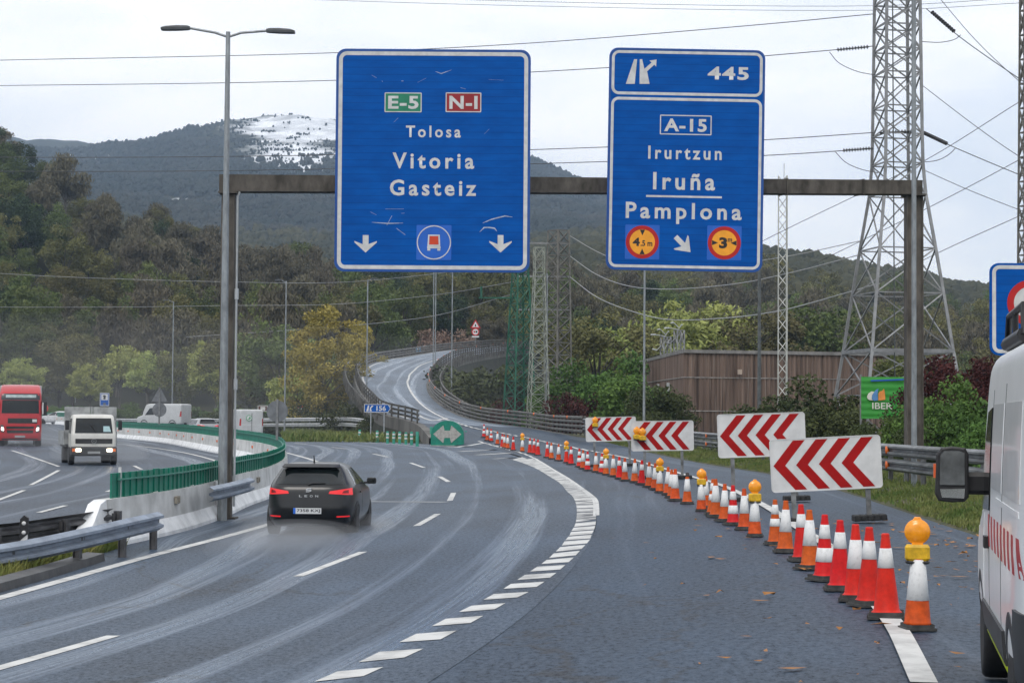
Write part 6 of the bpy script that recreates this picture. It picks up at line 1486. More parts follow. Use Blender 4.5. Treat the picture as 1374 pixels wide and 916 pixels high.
# cream dropside truck
p = G(118, 624); wt_ = thing('dropside_truck', 'cream cab dropside truck with lit headlights coming towards the camera', 'truck', (p[0], p[1] + .8, p[2]), rz=math.radians(180 + 17))
HC = Hull([(.55, -.8, .78, .93, 12), (.9, -.82, .80, .96, 12), (1.25, -.82, .78, .965, 12), (1.5, -.82, .70, .95, 12), (1.95, -.8, .52, .90, 11), (2.1, -.78, .42, .87, 10), (2.17, -.7, .25, .8, 8), (2.19, -.5, 0, .5, 6)])
HC.mesh(36, 80).build('cab', CAB_W, wt_)
HC.patch('front', bil((-.80, 1.38), (.80, 1.38), (.74, 2.02), (-.74, 2.02)), 12, 6, off=.012).build('windscreen', GLASS, wt_)
for sg in (-1, 1):
    HC.patch('side', bil((-.60, 1.38), (.56, 1.36), (.38, 2.0), (-.60, 2.0)), 6, 5, sg=sg).build('door_window', GLASS, wt_)
    mb = MB(); mb.bbox((sg * 1.12, .62, 1.72), (.17, .10, .42), .03); mb.tube([(sg * .95, .6, 1.9), (sg * 1.1, .62, 1.88)], .018, 6); mb.build('door_mirror', BLACKP, wt_)
    wheel(wt_, sg * .90, .15, .39, .24, .6); wheel(wt_, sg * .86, -2.6, .39, .44, .6)
    hl = truck_front(wt_, 'headlight', sg * .66 - .12, .585, sg * .66 + .12, .72, .86, HEADL)
    mb = MB(); mb.box((sg * .86, .84, .655), (.12, .10, .13)); mb.build('indicator', REFL, wt_)
HC.patch('front', bil((-.78, .93), (.78, .93), (.78, 1.14), (-.78, 1.14)), 12, 3, off=.014).build('grille', mat('dark_grille', (.02, .02, .021), .6, stretch=(1, 1, 12), scale=5, var=.5), wt_)
mb = MB(); mb.bbox((0, .70, .60), (1.96, .36, .40), .06); mb.build('bumper', mat('grey_black_bumper', (.028, .029, .03), .6, var=.2), wt_)
mb = MB(); mb.prism([(-.26, .50), (.26, .50), (.26, .60), (-.26, .60)], .87, .90); mb.build('number_plate', mat('dull_plate', (.30, .31, .31), .5), wt_)
mb = MB(); mb.frame(circ(0, 1.035, .105, 20), circ(0, 1.035, .085, 20), .80, .855)
for a in (90, 210, 330):
    a = math.radians(a); mb.prism([(-.012 * math.sin(a), 1.035 + .012 * math.cos(a)), (.012 * math.sin(a), 1.035 - .012 * math.cos(a)), (.09 * math.cos(a), 1.035 + .09 * math.sin(a))], .80, .85)
mb.build('emblem', mat('dull_chrome', (.3, .3, .3), .3, .8), wt_)
mb = MB(); mb.box((0, -2.45, .82), (2.1, 3.3, .12)); mb.box((-.35, -1.5, .66), (.1, 4.2, .2)); mb.box((.35, -1.5, .66), (.1, 4.2, .2)); mb.build('chassis', BLACKP, wt_)
for x0_, x1_ in ((-1.12, -.12), (.02, 1.12)): mb = MB(); mb.box(((x0_ + x1_) / 2, -.98, 1.70), (x1_ - x0_, .06, 1.62)); mb.build('headboard', GREYB, wt_)
for sg in (-1, 1): mb = MB(); mb.box((sg * 1.12, -2.5, 1.15), (.05, 3.1, .6)); mb.build('sideboard', GREYB, wt_)
mb = MB(); mb.box((-.05, -1.0, 2.3), (.08, .08, .45)); mb.box((0, -4.06, 1.15), (2.2, .05, .6)); mb.build('tailboard', GREYB, wt_)
mb = MB(); mb.tube([(-.1, HC.end(-.1, 1.42, True)[1] + .03, 1.42), (.12, HC.end(0, 1.7, True)[1] + .04, 1.72)], .012, 5); mb.build('wiper', BLACKP, wt_)
for x_, w_, m_ in ((.45, .26, mat('pale_paper', (.35, .50, .52), .7)),): mb = MB(); y_ = HC.end(x_, 1.52, True)[1]; HC.patch('front', bil((-.72, 1.44), (-.40, 1.44), (-.40, 1.68), (-.66, 1.68)), 3, 3, off=.016).build('dashboard_paper', m_, wt_)
# red artic
p = G(20, 598.5); rt_ = thing('articulated_truck', 'red cab-over lorry with bright headlights at the left picture edge', 'truck', (p[0], p[1] + 1.2, p[2]), rz=math.radians(180 + 13.5))
HR = Hull([(.35, -1.0, 1.06, 1.20, 10), (.6, -1.05, 1.14, 1.24, 9), (1.2, -1.05, 1.15, 1.25, 9), (1.9, -1.05, 1.08, 1.25, 9), (2.75, -1.05, .92, 1.23, 9), (3.1, -1.05, .82, 1.21, 9), (3.3, -1.05, .55, 1.18, 8), (3.55, -1.05, .05, 1.12, 8), (3.64, -1.0, -.3, 1.0, 6), (3.67, -.9, -.6, .6, 5)])
HR.mesh(44, 80).build('cab', CAB_R, rt_)
HR.patch('front', bil((-1.08, 1.95), (1.08, 1.95), (1.05, 2.72), (-1.05, 2.72)), 14, 6, off=.012).build('windscreen', GLASS, rt_)
HR.patch('front', bil((-1.12, 2.74), (1.12, 2.74), (1.10, 3.12), (-1.10, 3.12)), 14, 3, off=.010).build('sun_visor', mat('visor_dark', (.03, .032, .04), .3), rt_)
HR.patch('front', bil((-.90, 2.88), (.85, 2.88), (.85, 3.05), (-.90, 3.05)), 12, 2, off=.02).build('destination_panel', mat('pale_panel_strip', (.35, .42, .42), .4, var=.2), rt_)
HR.patch('front', bil((-.98, 1.36), (.72, 1.36), (.72, 1.66), (-.98, 1.66)), 12, 3, off=.016).build('grille', mat('dark_grille', (.02, .02, .02)), rt_)
HR.patch('front', bil((-.96, 1.44), (-.70, 1.44), (-.70, 1.60), (-.96, 1.60)), 3, 3, off=.024).build('white_badge', SIGNW, rt_)
HR.patch('front', bil((-.74, .78), (.74, .78), (.80, 1.18), (-.80, 1.18)), 12, 3, off=.016).build('lower_grille', MATS['dark_grille'], rt_)
HR.patch('front', bil((-.78, .96), (.78, .96), (.78, 1.02), (-.78, 1.02)), 12, 1, off=.024).build('grille_bar', CAB_R, rt_)
HR.patch('front', bil((-1.18, .38), (1.18, .38), (1.18, .46), (-1.18, .46)), 14, 1, off=.016).build('bumper_lip', BLACKP, rt_)
for sg in (-1, 1):
    HR.patch('front', bil((sg * .90, .80), (sg * 1.12, .85), (sg * 1.12, 1.28), (sg * .95, 1.25)), 4, 4, off=.014).build('light_housing', mat('light_housing_grey', (.12, .12, .12), .2), rt_)
    HR.patch('front', bil((sg * .93, .92), (sg * 1.08, .95), (sg * 1.08, 1.12), (sg * .95, 1.10)), 4, 4, off=.025).build('headlight', HEADL2, rt_)
    HR.patch('side', bil((-.5, 1.95), (.85, 1.95), (.75, 2.7), (-.5, 2.7)), 6, 5, sg=sg).build('door_window', GLASS, rt_)
    mb = MB(); mb.bbox((sg * 1.42, .85, 2.25), (.22, .14, .82), .04); mb.tube([(sg * 1.2, .8, 2.6), (sg * 1.4, .85, 2.6)], .03, 6); mi = mb.build('door_mirror', BLACKP, rt_)
    mb = MB(); mb.bbox((sg * 1.30, .98, 2.25), (.08, .12, .7), .03); mb.build('mirror_shell', SIGNW, mi)
    wheel(rt_, sg * 1.05, .0, .5, .32, .6); wheel(rt_, sg * 1.0, -3.2, .5, .5, .6)
mb = MB(); mb.prism([(-.3, .52), (.3, .52), (.3, .64), (-.3, .64)], 1.15, 1.19); mb.build('number_plate', MATS['dull_plate'], rt_)
mb = MB(); mb.bbox((0, -1.05, 3.35), (2.3, .9, .62), .15); mb.build('wind_deflector', CAB_R, rt_)
mb = MB(); mb.bbox((0, -7.6, 2.28), (2.46, 11.8, 2.7), .05); mb.build('trailer_box', mat('trailer_red_grey', (.45, .42, .42), .5, var=.1), rt_)
mb = MB(); mb.box((0, -6.5, .75), (.9, 10.5, .3)); mb.build('chassis', BLACKP, rt_)
for yy in (-9.6, -10.8):
    for sg in (-1, 1): wheel(rt_, sg * 1.02, yy, .48, .4, .6)
# ================================================================== vegetation
def leafmat(name, c1, c2, rand=.26, rhue=.018, rough=.75):
    return mat(name, c1, rough, var=.0, base2=c2, scale=.55, detail=6, rand=rand, rhue=rhue, spec=.2, lo=.3, hi=.7)
BARK = mat('bark', (.045, .038, .03), .9, var=.35, scale=3, stretch=(1, 1, .3)); BARK_P = mat('pale_bark', (.11, .10, .085), .9, var=.35, scale=3, stretch=(1, 1, .3))
LEAF = {
 'bare': leafmat('bare_twigs', (.090, .080, .054), (.155, .138, .088), .22, .012), 'olive': leafmat('olive_spring_leaves', (.092, .092, .034), (.175, .165, .062)), 'green': leafmat('green_spring_leaves', (.062, .088, .026), (.135, .165, .050)),
 'dark': leafmat('dark_evergreen_leaves', (0.019, 0.034, 0.016), (0.046, 0.071, 0.028)), 'yellow': leafmat('yellow_spring_leaves', (.22, .19, .045), (.40, .33, .085), .10, .008), 'willow': leafmat('pale_willow_leaves', (0.201, 0.248, 0.070), (0.355, 0.390, 0.119), .18),
 'red': leafmat('dark_red_leaves', (.040, .014, .012), (.095, .030, .024), .2, .01), 'shrub': leafmat('fresh_shrub_leaves', (0.046, 0.096, 0.019), (0.116, 0.194, 0.043), .2), 'bank': leafmat('bank_scrub', (0.034, 0.050, 0.019), (0.085, 0.102, 0.034), .25), 'pink': leafmat('pinkish_brown_blossom', (0.155, 0.116, 0.078), (0.295, 0.209, 0.155), .1)}
def rand_dirs(n, rng): v = rng.normal(size=(n, 3)); return v / np.linalg.norm(v, axis=1, keepdims=True)
def leaves_at(c, size, rng, asp=1.0, up=None):
    """one bent leaf-clump quad per centre"""
    n = len(c); a = rand_dirs(n, rng)
    if up is not None: a = a * (1 - up) + np.array([0, 0, 1.0]) * up * np.sign(a[:, 2:3] + .6); a /= np.linalg.norm(a, axis=1, keepdims=True)
    b = np.cross(a, rand_dirs(n, rng)); b /= np.maximum(np.linalg.norm(b, axis=1, keepdims=True), 1e-6)
    s_ = size * rng.uniform(.55, 1.35, (n, 1)); A = a * s_ * asp; B = b * s_
    V = np.stack([c - A * .5, c - B * .38 + A * .05, c + A * .5, c + B * .38 - A * .05], 1).reshape(-1, 3)
    return V, np.arange(4 * n).reshape(n, 4)
def crown(kind, n, R, zc, H, leaf, seed, nclump=34, shape='round', asp=1.2, up=None, clump_r=.30, inner=.35):
    rng = np.random.default_rng(seed); d = rand_dirs(nclump, rng); rad = inner + (1 - inner) * rng.uniform(0, 1, (nclump, 1)) ** .6
    c = d * rad
    if shape == 'cone': t = rng.uniform(0, 1, nclump) ** 1.3; c = np.stack([np.cos(d[:, 0] * 9) * (1 - t) * .95, np.sin(d[:, 0] * 9) * (1 - t) * .95, t * 2 - 1], 1) * np.stack([rad[:, 0], rad[:, 0], np.ones(nclump)], 1)
    if shape == 'vase': c[:, 2] = np.abs(c[:, 2]) * 1.3 - .45; c[:, :2] *= (.55 + .45 * (c[:, 2:3] + 1) / 2)
    if shape == 'bush': c[:, 2] = np.abs(c[:, 2]) * 1.5 - .72
    c = c * np.array([R, R, H / 2]) + rng.normal(size=c.shape) * R * .06
    cr_ = R * clump_r * rng.uniform(.6, 1.3, nclump); w = cr_ ** 2 / np.sum(cr_ ** 2); idx = rng.choice(nclump, n, p=w)
    p = rand_dirs(n, rng) * rng.uniform(0, 1, (n, 1)) ** .42 * cr_[idx][:, None]; p[:, 2] *= .75
    V, Fc = leaves_at(c[idx] + p + np.array([0, 0, zc]), leaf, rng, asp, up)
    return V, Fc, c + np.array([0, 0, zc])
def limbs(mb, cl, h0, r, rng, n=9, base=0.0):
    top = float(np.percentile(cl[:, 2], 70)); mb.tube([(0, 0, base - .3), (rng.normal() * .12, rng.normal() * .12, h0), (rng.normal() * .3, rng.normal() * .3, top)], [r, r * .75, r * .18], 7)
    for c in cl[rng.choice(len(cl), min(n, len(cl)), replace=False)]:
        z = h0 + (c[2] - h0) * rng.uniform(.05, .45); m = np.array([c[0] * .45, c[1] * .45, z + (c[2] - z) * .55]); mb.tube([(c[0] * .03, c[1] * .03, z), tuple(m), tuple(c)], [r * .42, r * .25, r * .06], 5, caps=False)
PROTO = {}
def proto(key, kind, H, R, n, leaf, seed, shape='round', trunk=.28, asp=1.2, up=None, nclump=34, clump_r=.3, bark=None, ch=None, nl=9, inner=.35):
    CH = ch or H * .78; zc = H - CH / 2; rng = np.random.default_rng(seed + 50)
    V, Fc, cl = crown(kind, n, R, zc, CH, leaf, seed, nclump, shape, asp, up, clump_r, inner)
    m1 = MB(); m1.arr(V, Fc); m2 = MB(); limbs(m2, cl, H * .28, trunk, rng, nl)
    PROTO[key] = (m1.build('crown', LEAF[kind]).data, m2.build('trunk', bark or BARK).data, H, kind)
    for o in [o for o in COL.objects if o.data in PROTO[key][:2]]: bpy.data.objects.remove(o)
for i in range(3):
    proto(f'bare{i}', 'bare', 13 + i, 4.6 + .4 * i, 6000, .26, 10 + i, 'vase', .26, 3.2, .45, 46, .30, BARK_P, nl=14, inner=.45)
    proto(f'olive{i}', 'olive', 12 + i, 4.6, 6500, .28, 20 + i, 'round', .26, 1.5, .1, 40, .27)
    proto(f'green{i}', 'green', 12 + i, 5.0, 6800, .30, 30 + i, 'round', .28, 1.3, None, 38, .28)
for i in range(2):
    proto(f'dark{i}', 'dark', 12 + 2 * i, 4.6, 6500, .32, 40 + i, 'round' if i else 'cone', .28, 1.3, None, 40, .30)
    proto(f'willow{i}', 'willow', 9 + i, 3.9, 7000, .17, 50 + i, 'vase', .17, 2.4, .25, 110, .17, BARK_P, nl=26, inner=.3)
    proto(f'oliveF{i}', 'olive', 10, 4.2, 9000, .20, 60 + i, 'round', .22, 1.4, None, 60, .22, nl=12)
proto('yellow0', 'yellow', 13, 4.6, 14000, .20, 70, 'round', .2, 1.4, .1, 80, .20, BARK_P, ch=12.2, nl=16, inner=.3)
proto('bush0', 'shrub', 4.2, 2.6, 9000, .15, 80, 'bush', .07, 1.4, .15, 46, .30, ch=4.6, nl=12); proto('bush1', 'shrub', 5.0, 2.8, 10000, .15, 81, 'bush', .07, 1.4, .15, 52, .28, ch=5.3, nl=12)
proto('darkbush0', 'bank', 4.0, 2.6, 8000, .16, 82, 'bush', .07, 1.3, None, 44, .30, ch=4.4); proto('darkbush1', 'bank', 3.2, 2.8, 7000, .16, 83, 'bush', .07, 1.3, None, 40, .30, ch=3.6)
proto('redbush0', 'red', 3.0, 2.5, 8000, .12, 84, 'bush', .05, 1.6, .25, 44, .28, ch=3.3, nl=12); proto('pink0', 'pink', 6, 4.2, 7000, .22, 85, 'bush', .15, 1.2, None, 44, .28, ch=6.2)
proto('redtree0', 'red', 5.0, 2.6, 9000, .13, 86, 'round', .09, 1.4, None, 50, .26, ch=3.6)
TREES = []
def tree(key, loc, s_, label, cat='tree', group=None, name=None, parts=True, sz=1.0):
    cm, tm, H, kind = PROTO[key]; rz = RNG.uniform(0, 6.28)
    nm = name or ('shrub' if 'bush' in key or 'pink' in key else 'tree')
    t = thing(nm, label, cat, loc, rz=rz, group=group); t.scale = (s_, s_, s_ * sz)
    for m, n_ in ((cm, 'crown'), (tm, 'trunk' if nm == 'tree' else 'stem')):
        o = bpy.data.objects.new(n_, m); COL.objects.link(o); o.parent = t
    TREES.append(t); return t
def tree_px(key, px, ytop, ybase, d, label, sc_w=1.0, cat=None, group=None):
    """stand a tree so that it spans ytop..ybase in the photograph at distance d"""
    H = PROTO[key][2]; p = P(px, ybase, d); p = (p[0], p[1], min(p[2], ground_z(p[0], p[1]) - .05) if d < 262 else ground_z(p[0], p[1]) - .1); zt = P(px, ytop, d)[2]; s_ = (zt - p[2]) / H * .97
    return tree(key, p, s_ * sc_w, label, cat or ('shrub' if 'bush' in key or 'pink' in key else 'tree'), group, sz=1 / sc_w)

# ---- wooded hillsides: single trees, nearest first
WORDS = {'bare': 'leafless brownish tree', 'olive': 'olive-tinged budding tree', 'green': 'fresh green tree', 'dark': 'dark evergreen tree', 'willow': 'pale yellow-green tree'}
def zone(x):
    for a, b_, w in ((-9999, 60, 'above the red lorry'), (60, 180, 'above the cream truck'), (180, 300, 'left of the tall double lamp post'), (300, 450, 'between the tall lamp post and left blue sign'), (450, 560, 'behind the left bend of the ramp'), (560, 712, 'above the ramp, below the left blue sign'), (712, 815, 'between the two blue signs'), (815, 930, 'behind the left end of the warehouse'), (930, 1040, 'behind the warehouse roof'), (1040, 1150, 'between white mast and big pylon'), (1150, 1260, 'behind the legs of the big pylon'), (1260, 9999, 'on the hill right of the big pylon')):
        if a <= x < b_: return w
def rowword(d): return 'low down' if d < 330 else 'part way up' if d < 430 else 'high up'
def pick(x, d):
    r = RNG.uniform()
    if x < 470:
        y = pxy(x, d)
        if x < 130 and r < .15: return 'dark', 1
        if x < 130 and r < .3: return 'green', RNG.integers(3)
        if d < 320: return ('green', RNG.integers(3)) if r < .25 else ('olive', RNG.integers(3)) if r < .62 else ('bare', RNG.integers(3))
        return ('bare', RNG.integers(3)) if r < .62 else ('olive', RNG.integers(3)) if r < .86 else ('dark', 1) if r < .93 else ('green', RNG.integers(3))
    if x < 712: return ('green', RNG.integers(3)) if r < .30 else ('olive', RNG.integers(3)) if r < .72 else ('bare', RNG.integers(3)) if r < .9 else ('dark', RNG.integers(2))
    return ('olive', RNG.integers(3)) if r < .46 else ('bare', RNG.integers(3)) if r < .74 else ('green', RNG.integers(3)) if r < .94 else ('dark', RNG.integers(2))
def hidden(x, ytop, ybase):
    for x0, x1, y0, y1 in ((450, 712, 66, 365), (816, 1024, 66, 365)):
        if x0 + 12 < x < x1 - 12 and ytop > y0 and ybase < y1: return True
    return False
cand = []
for d in list(np.arange(275, 470, 15.5)) + list(np.arange(480, 700, 30)):
    step = 7.4 if d < 400 else 8.6 if d < 480 else 12.5
    x = -60 + RNG.uniform(0, 20); n = 0
    while x < 1430:
        xj = x + RNG.uniform(-.35, .35) * step / d * F; dj = d + RNG.uniform(-7, 7)
        x += step / d * F * RNG.uniform(.85, 1.2)
        if xj < 470 and dj > 475: continue
        if xj > 700 and dj < 300: continue
        if dj > 520 and bump2(xj, dj, 672, 640, 70, 130) > .12: continue
        if dj > 520 and bump2(xj, dj, 1285, 640, 70, 120) > .2: continue
        if 470 < xj < 720 and dj < 335: continue
        p = terr(xj, dj); pp = proj(p); sH = 12.5 * F / dj
        if pp[1] - sH > 0 and hidden(xj, pp[1] - sH * 1.1, pp[1] - sH * .3): continue
        cand.append((xj, dj, p))
lab_n = {}
for xj, dj, p in cand[:330]:
    k1, i1 = pick(xj, dj); w = f'{WORDS[k1]} {rowword(dj)} {zone(xj)}'
    s_ = RNG.uniform(.72, 1.12) * (1.15 if dj > 480 else 1.0)
    tree(f'{k1}{i1}', (p[0], p[1], p[2] - .4), s_, w, 'tree', 'trees on the wooded hillsides', sz=RNG.uniform(.9, 1.2))
print('hill trees', len(cand))
# ---- far woods on the mountain: one mass
def far_wood(name, label, n, xr, dr, m, hh, seed, keep=None):
    rng = np.random.default_rng(seed); Pn = []
    for x, d in zip(rng.uniform(xr[0], xr[1], n), np.exp(rng.uniform(math.log(dr[0]), math.log(dr[1]), n))):
        p = terr(x, d)
        if keep is None or keep(x, d, p, rng): Pn.append(p)
    Pn = np.array(Pn); N = len(Pn); k = 5; h = hh * rng.uniform(.55, 1.4, (N, 1))
    sn = np.array([[max(bump2(687 + p[0] / p[1] * F, 560 - (p[2] - CAMZ) / p[1] * F, 395, 174, 115, 40), 0)] for p in Pn]); h = h * np.where((sn > .1) & (Pn[:, 1:2] > 1500), .5, 1.0); r = h * rng.uniform(.30, .60, (N, 1)); a0 = rng.uniform(0, 6.3, (N, 1))
    q = np.arange(k)[None, :] * 2 * math.pi / k; V = np.zeros((N, 3 * k + 1, 3))
    for i, (fr, fz, tw) in enumerate(((.8, .05, 0), (1.0, .45, .5), (.62, .82, .2))):
        jit = rng.uniform(.7, 1.25, (N, k)); V[:, i * k:(i + 1) * k, 0] = Pn[:, :1] + r * fr * np.cos(a0 + tw + q) * jit; V[:, i * k:(i + 1) * k, 1] = Pn[:, 1:2] + r * fr * np.sin(a0 + tw + q) * jit
        V[:, i * k:(i + 1) * k, 2] = Pn[:, 2:3] + h * fz * rng.uniform(.88, 1.12, (N, k))
    V[:, 3 * k] = Pn; V[:, 3 * k, 2] += h[:, 0]
    base = []
    for i in range(2):
        for q_ in range(k): j = (q_ + 1) % k; base.append((i * k + q_, i * k + j, (i + 1) * k + j, (i + 1) * k + q_))
    tri = [(2 * k + q_, 2 * k + (q_ + 1) % k, 3 * k) for q_ in range(k)]
    off = (np.arange(N) * (3 * k + 1))[:, None, None]
    mb = MB(); mb.v = V.reshape(-1, 3).tolist(); mb.f = [tuple(f) for f in (np.array(base)[None] + off).reshape(-1, 4).tolist()] + [tuple(f) for f in (np.array(tri)[None] + off).reshape(-1, 3).tolist()]
    mb.m = [0] * len(mb.f); mb.sm = [False] * len(mb.f)
    return tag(mb.build(name, m), label, 'woodland', kind='stuff')
FARW = mat('far_woodland', (.020, .028, .024), .95, var=.0, base2=(.050, .050, .042), scale=.012, detail=6, spec=.1)
MIDW = mat('mid_woodland', (.030, .032, .016), .95, var=.0, base2=(.075, .070, .034), scale=.03, detail=6, spec=.1)
def keep_m(x, d, p, rng):
    y = 560 - (p[2] - CAMZ) / d * F
    s_ = max(bump2(x, y, 395, 174, 105, 26) * 1.6 if math.sin(x * .11 + y * .3) + math.sin(y * .9 - x * .05) > -1.1 else .3, .8 * bump2(x, y, 390, 212, 110, 28) if math.sin(x * .13 - y * .5) + math.sin(x * .05 + y * .7) > -.3 else 0, .8 * bump2(x, y, 245, 275, 60, 9), .4 * bump2(x, y, 120, 215, 80, 18))
    if hidden(x, y - 6, y): return False
    return rng.uniform() > s_ * 1.02
far_wood('mountain_wood', 'distant dark woodland covering the snow-capped mountain', 52000, (-60, 1430), (1350, 2640), FARW, 5.2, 5, keep_m)
def keep_mid(x, d, p, rng):
    y = 560 - (p[2] - CAMZ) / d * F
    if hidden(x, y - 12, y): return False
    for cx, cy, rx, ry, w in ((672, 640, 70, 130, .95), (1285, 640, 70, 120, .9), (230, 1000, 50, 80, .62), (755, 1050, 60, 90, .62), (420, 1000, 50, 90, .5)):
        if rng.uniform() < w * bump2(x, d, cx, cy, rx, ry): return False
    return True
far_wood('valley_wood', 'brownish wood on the middle slopes behind the pylons', 26000, (-60, 1430), (640, 1340), MIDW, 5.8, 6, keep_mid)

# ---- trees and shrubs near the roads
for px, yt, yb, d, key, w, lab in (
    (30, 470, 566, 262, 'willow0', 1.15, 'pale spring tree directly behind the red lorry'), (78, 474, 566, 268, 'oliveF0', 1.1, 'yellow-green tree behind the round 100 speed sign'), (118, 482, 566, 255, 'willow1', 1.2, 'pale feathery tree behind the cream truck'),
    (160, 452, 566, 270, 'willow0', 1.1, 'pale tree with visible limbs right of the cream truck'), (200, 465, 566, 262, 'willow1', 1.15, 'pale tree behind the far high-roof van'), (243, 462, 566, 258, 'oliveF1', 1.05, 'yellow-green tree behind the triangular sign back'),
    (288, 450, 566, 252, 'willow1', 1.15, 'pale green tree left of the tall lamp post foot'), (335, 440, 566, 240, 'oliveF0', 1.15, 'olive-green tree right of the tall lamp post'), (376, 425, 566, 236, 'green1', 1.0, 'fuller green tree left of the yellow one'),
    (432, 402, 566, 205, 'yellow0', 1.05, 'bright yellow spring tree left of the ramp'), (474, 425, 556, 240, 'yellow0', .8, 'smaller yellow tree between the bright yellow one and the ramp'), (400, 480, 570, 215, 'willow0', 1.3, 'low pale tree below the yellow tree'),
    (458, 515, 572, 212, 'darkbush0', 1.1, 'dark scrub under the left side of the ramp'), (425, 545, 576, 200, 'darkbush1', 1.5, 'low dark scrub behind the far guardrail left of the ramp'), (360, 545, 576, 206, 'darkbush1', 1.6, 'low dark scrub behind the brown tourist sign'), (300, 548, 576, 215, 'darkbush0', 1.6, 'low scrub hidden behind the tall lamp post foot'),
    (478, 530, 576, 178, 'darkbush0', 1.3, 'dark scrub below the ramp railing left of the exit sign'), (505, 552, 584, 166, 'darkbush1', 1.1, 'low dark scrub under the blue exit sign'), (462, 470, 570, 222, 'oliveF1', .9, 'yellow-green tree at the foot of the ramp on its left'),
    (500, 380, 500, 310, 'green0', .9, 'tall green tree behind the left bend of the ramp'), (540, 372, 495, 318, 'green2', .85, 'tall green tree behind the close pair of grey poles'), (455, 378, 520, 300, 'olive1', .9, 'tall olive tree behind the yellow tree'),
    (600, 388, 470, 345, 'dark1', 1.25, 'round dark evergreen below the meadow'), (640, 400, 468, 350, 'bare1', 1.1, 'leafless tree right of the round dark evergreen'), (598, 430, 474, 315, 'pink0', 1.1, 'pinkish-brown blossoming shrub beside the ramp top'), (560, 405, 480, 325, 'olive2', .9, 'olive tree left of the pinkish shrub'),
    (680, 420, 500, 330, 'bare0', 1.0, 'leafless tree behind the green lattice pylon'), (655, 425, 478, 338, 'bare2', 1.2, 'leafless tree beside the red warning sign'), (720, 400, 510, 320, 'olive0', .95, 'olive tree behind the silver lattice pylon'),
    (648, 485, 560, 200, 'darkbush0', 1.3, 'dark scrub below the right side of the ramp bend'), (675, 478, 556, 190, 'darkbush0', 1.2, 'dark scrub at the foot of the green pylon'), (622, 500, 556, 212, 'darkbush1', 1.3, 'low scrub at the inner ramp bend'), (705, 490, 560, 200, 'bush0', 1.2, 'green scrub behind the silver pylon foot'),
    (690, 528, 580, 172, 'redbush0', .80, 'dark red leaved shrub left of the lamp post, behind the bridge railing'), (782, 522, 584, 152, 'redbush0', .95, 'broad dark red leaved shrub behind the bridge railing'), (736, 505, 580, 165, 'bush0', .8, 'yellow-green shrub between the two red shrubs'),
    (775, 478, 575, 166, 'bush1', 1.0, 'fresh green shrub behind the broad red shrub'), (825, 468, 575, 156, 'bush1', 1.0, 'tall fresh green shrub left of the warehouse'), (850, 490, 580, 132, 'bush0', 1.1, 'green shrub at the left end of the warehouse'), (880, 508, 582, 126, 'darkbush0', 1.0, 'dark green shrub covering the warehouse corner'), (800, 415, 540, 195, 'oliveF0', 1.2, 'yellow-green tree behind the fresh green shrubs'), (855, 418, 530, 205, 'willow0', 1.25, 'yellow-tinged tree left above the warehouse'),
    (12, 540, 574, 246, 'bush0', 1.8, 'low fresh scrub under the trees behind the red lorry'), (60, 543, 574, 250, 'bush1', 1.7, 'low fresh scrub below the round 100 sign'), (105, 540, 574, 244, 'bush0', 1.9, 'low fresh scrub behind the cream truck'), (165, 538, 574, 240, 'bush1', 1.8, 'low fresh scrub left of the far high-roof van'), (255, 540, 574, 236, 'bush0', 1.8, 'low fresh scrub right of the far high-roof van'), (315, 536, 574, 232, 'bush1', 1.8, 'low fresh scrub above the far white van with green emblem'), (385, 532, 574, 222, 'bush0', 1.7, 'low fresh scrub left of the yellow tree foot'),
    (900, 395, 520, 220, 'willow0', 1.3, 'pale yellow tree behind the switchgear frames'), (950, 392, 520, 225, 'willow1', 1.35, 'yellow-green tree above the warehouse middle'), (1000, 400, 520, 222, 'oliveF1', 1.2, 'yellow-green tree above the warehouse left of the mast'), (1080, 405, 520, 228, 'green0', 1.1, 'green tree above the warehouse right of the mast'), (1140, 430, 520, 230, 'olive0', 1.1, 'olive tree behind the big pylon'),
    (1035, 520, 600, 92, 'darkbush0', 1.05, 'dark leafy shrub in front of the warehouse wall'), (1085, 513, 604, 90, 'darkbush1', 1.05, 'dark leafy shrub left of the big pylon foot'), (1128, 535, 606, 88, 'darkbush0', 1.0, 'dark shrub at the foot of the big pylon'), (1215, 455, 560, 130, 'green2', 1.0, 'young green tree behind the green banner'), (1180, 556, 622, 74, 'darkbush1', .95, 'dark shrub under the green banner'),
    (1262, 500, 640, 68, 'bush1', .95, 'large green shrub right of the gantry leg'), (1300, 520, 650, 64, 'bush0', 1.0, 'green shrub behind the van mirror'), (1205, 548, 630, 72, 'bush0', .8, 'green shrub overlapping the right side of the banner'), (1240, 560, 640, 65, 'darkbush0', .9, 'dark green shrub low behind the guardrail'), (1335, 540, 650, 62, 'bush1', .9, 'green shrub hidden partly by the white van'), (1150, 575, 626, 72, 'darkbush1', 1.0, 'low dark shrub behind the nearest chevron board'),
    (1290, 470, 620, 74, 'redtree0', 1.0, 'dark red leaved small tree right of the gantry leg'), (1325, 485, 620, 76, 'redtree0', .9, 'dark red leaved small tree beside the ring sign post')):
    tree_px(key, px, yt, yb, d, lab, w)

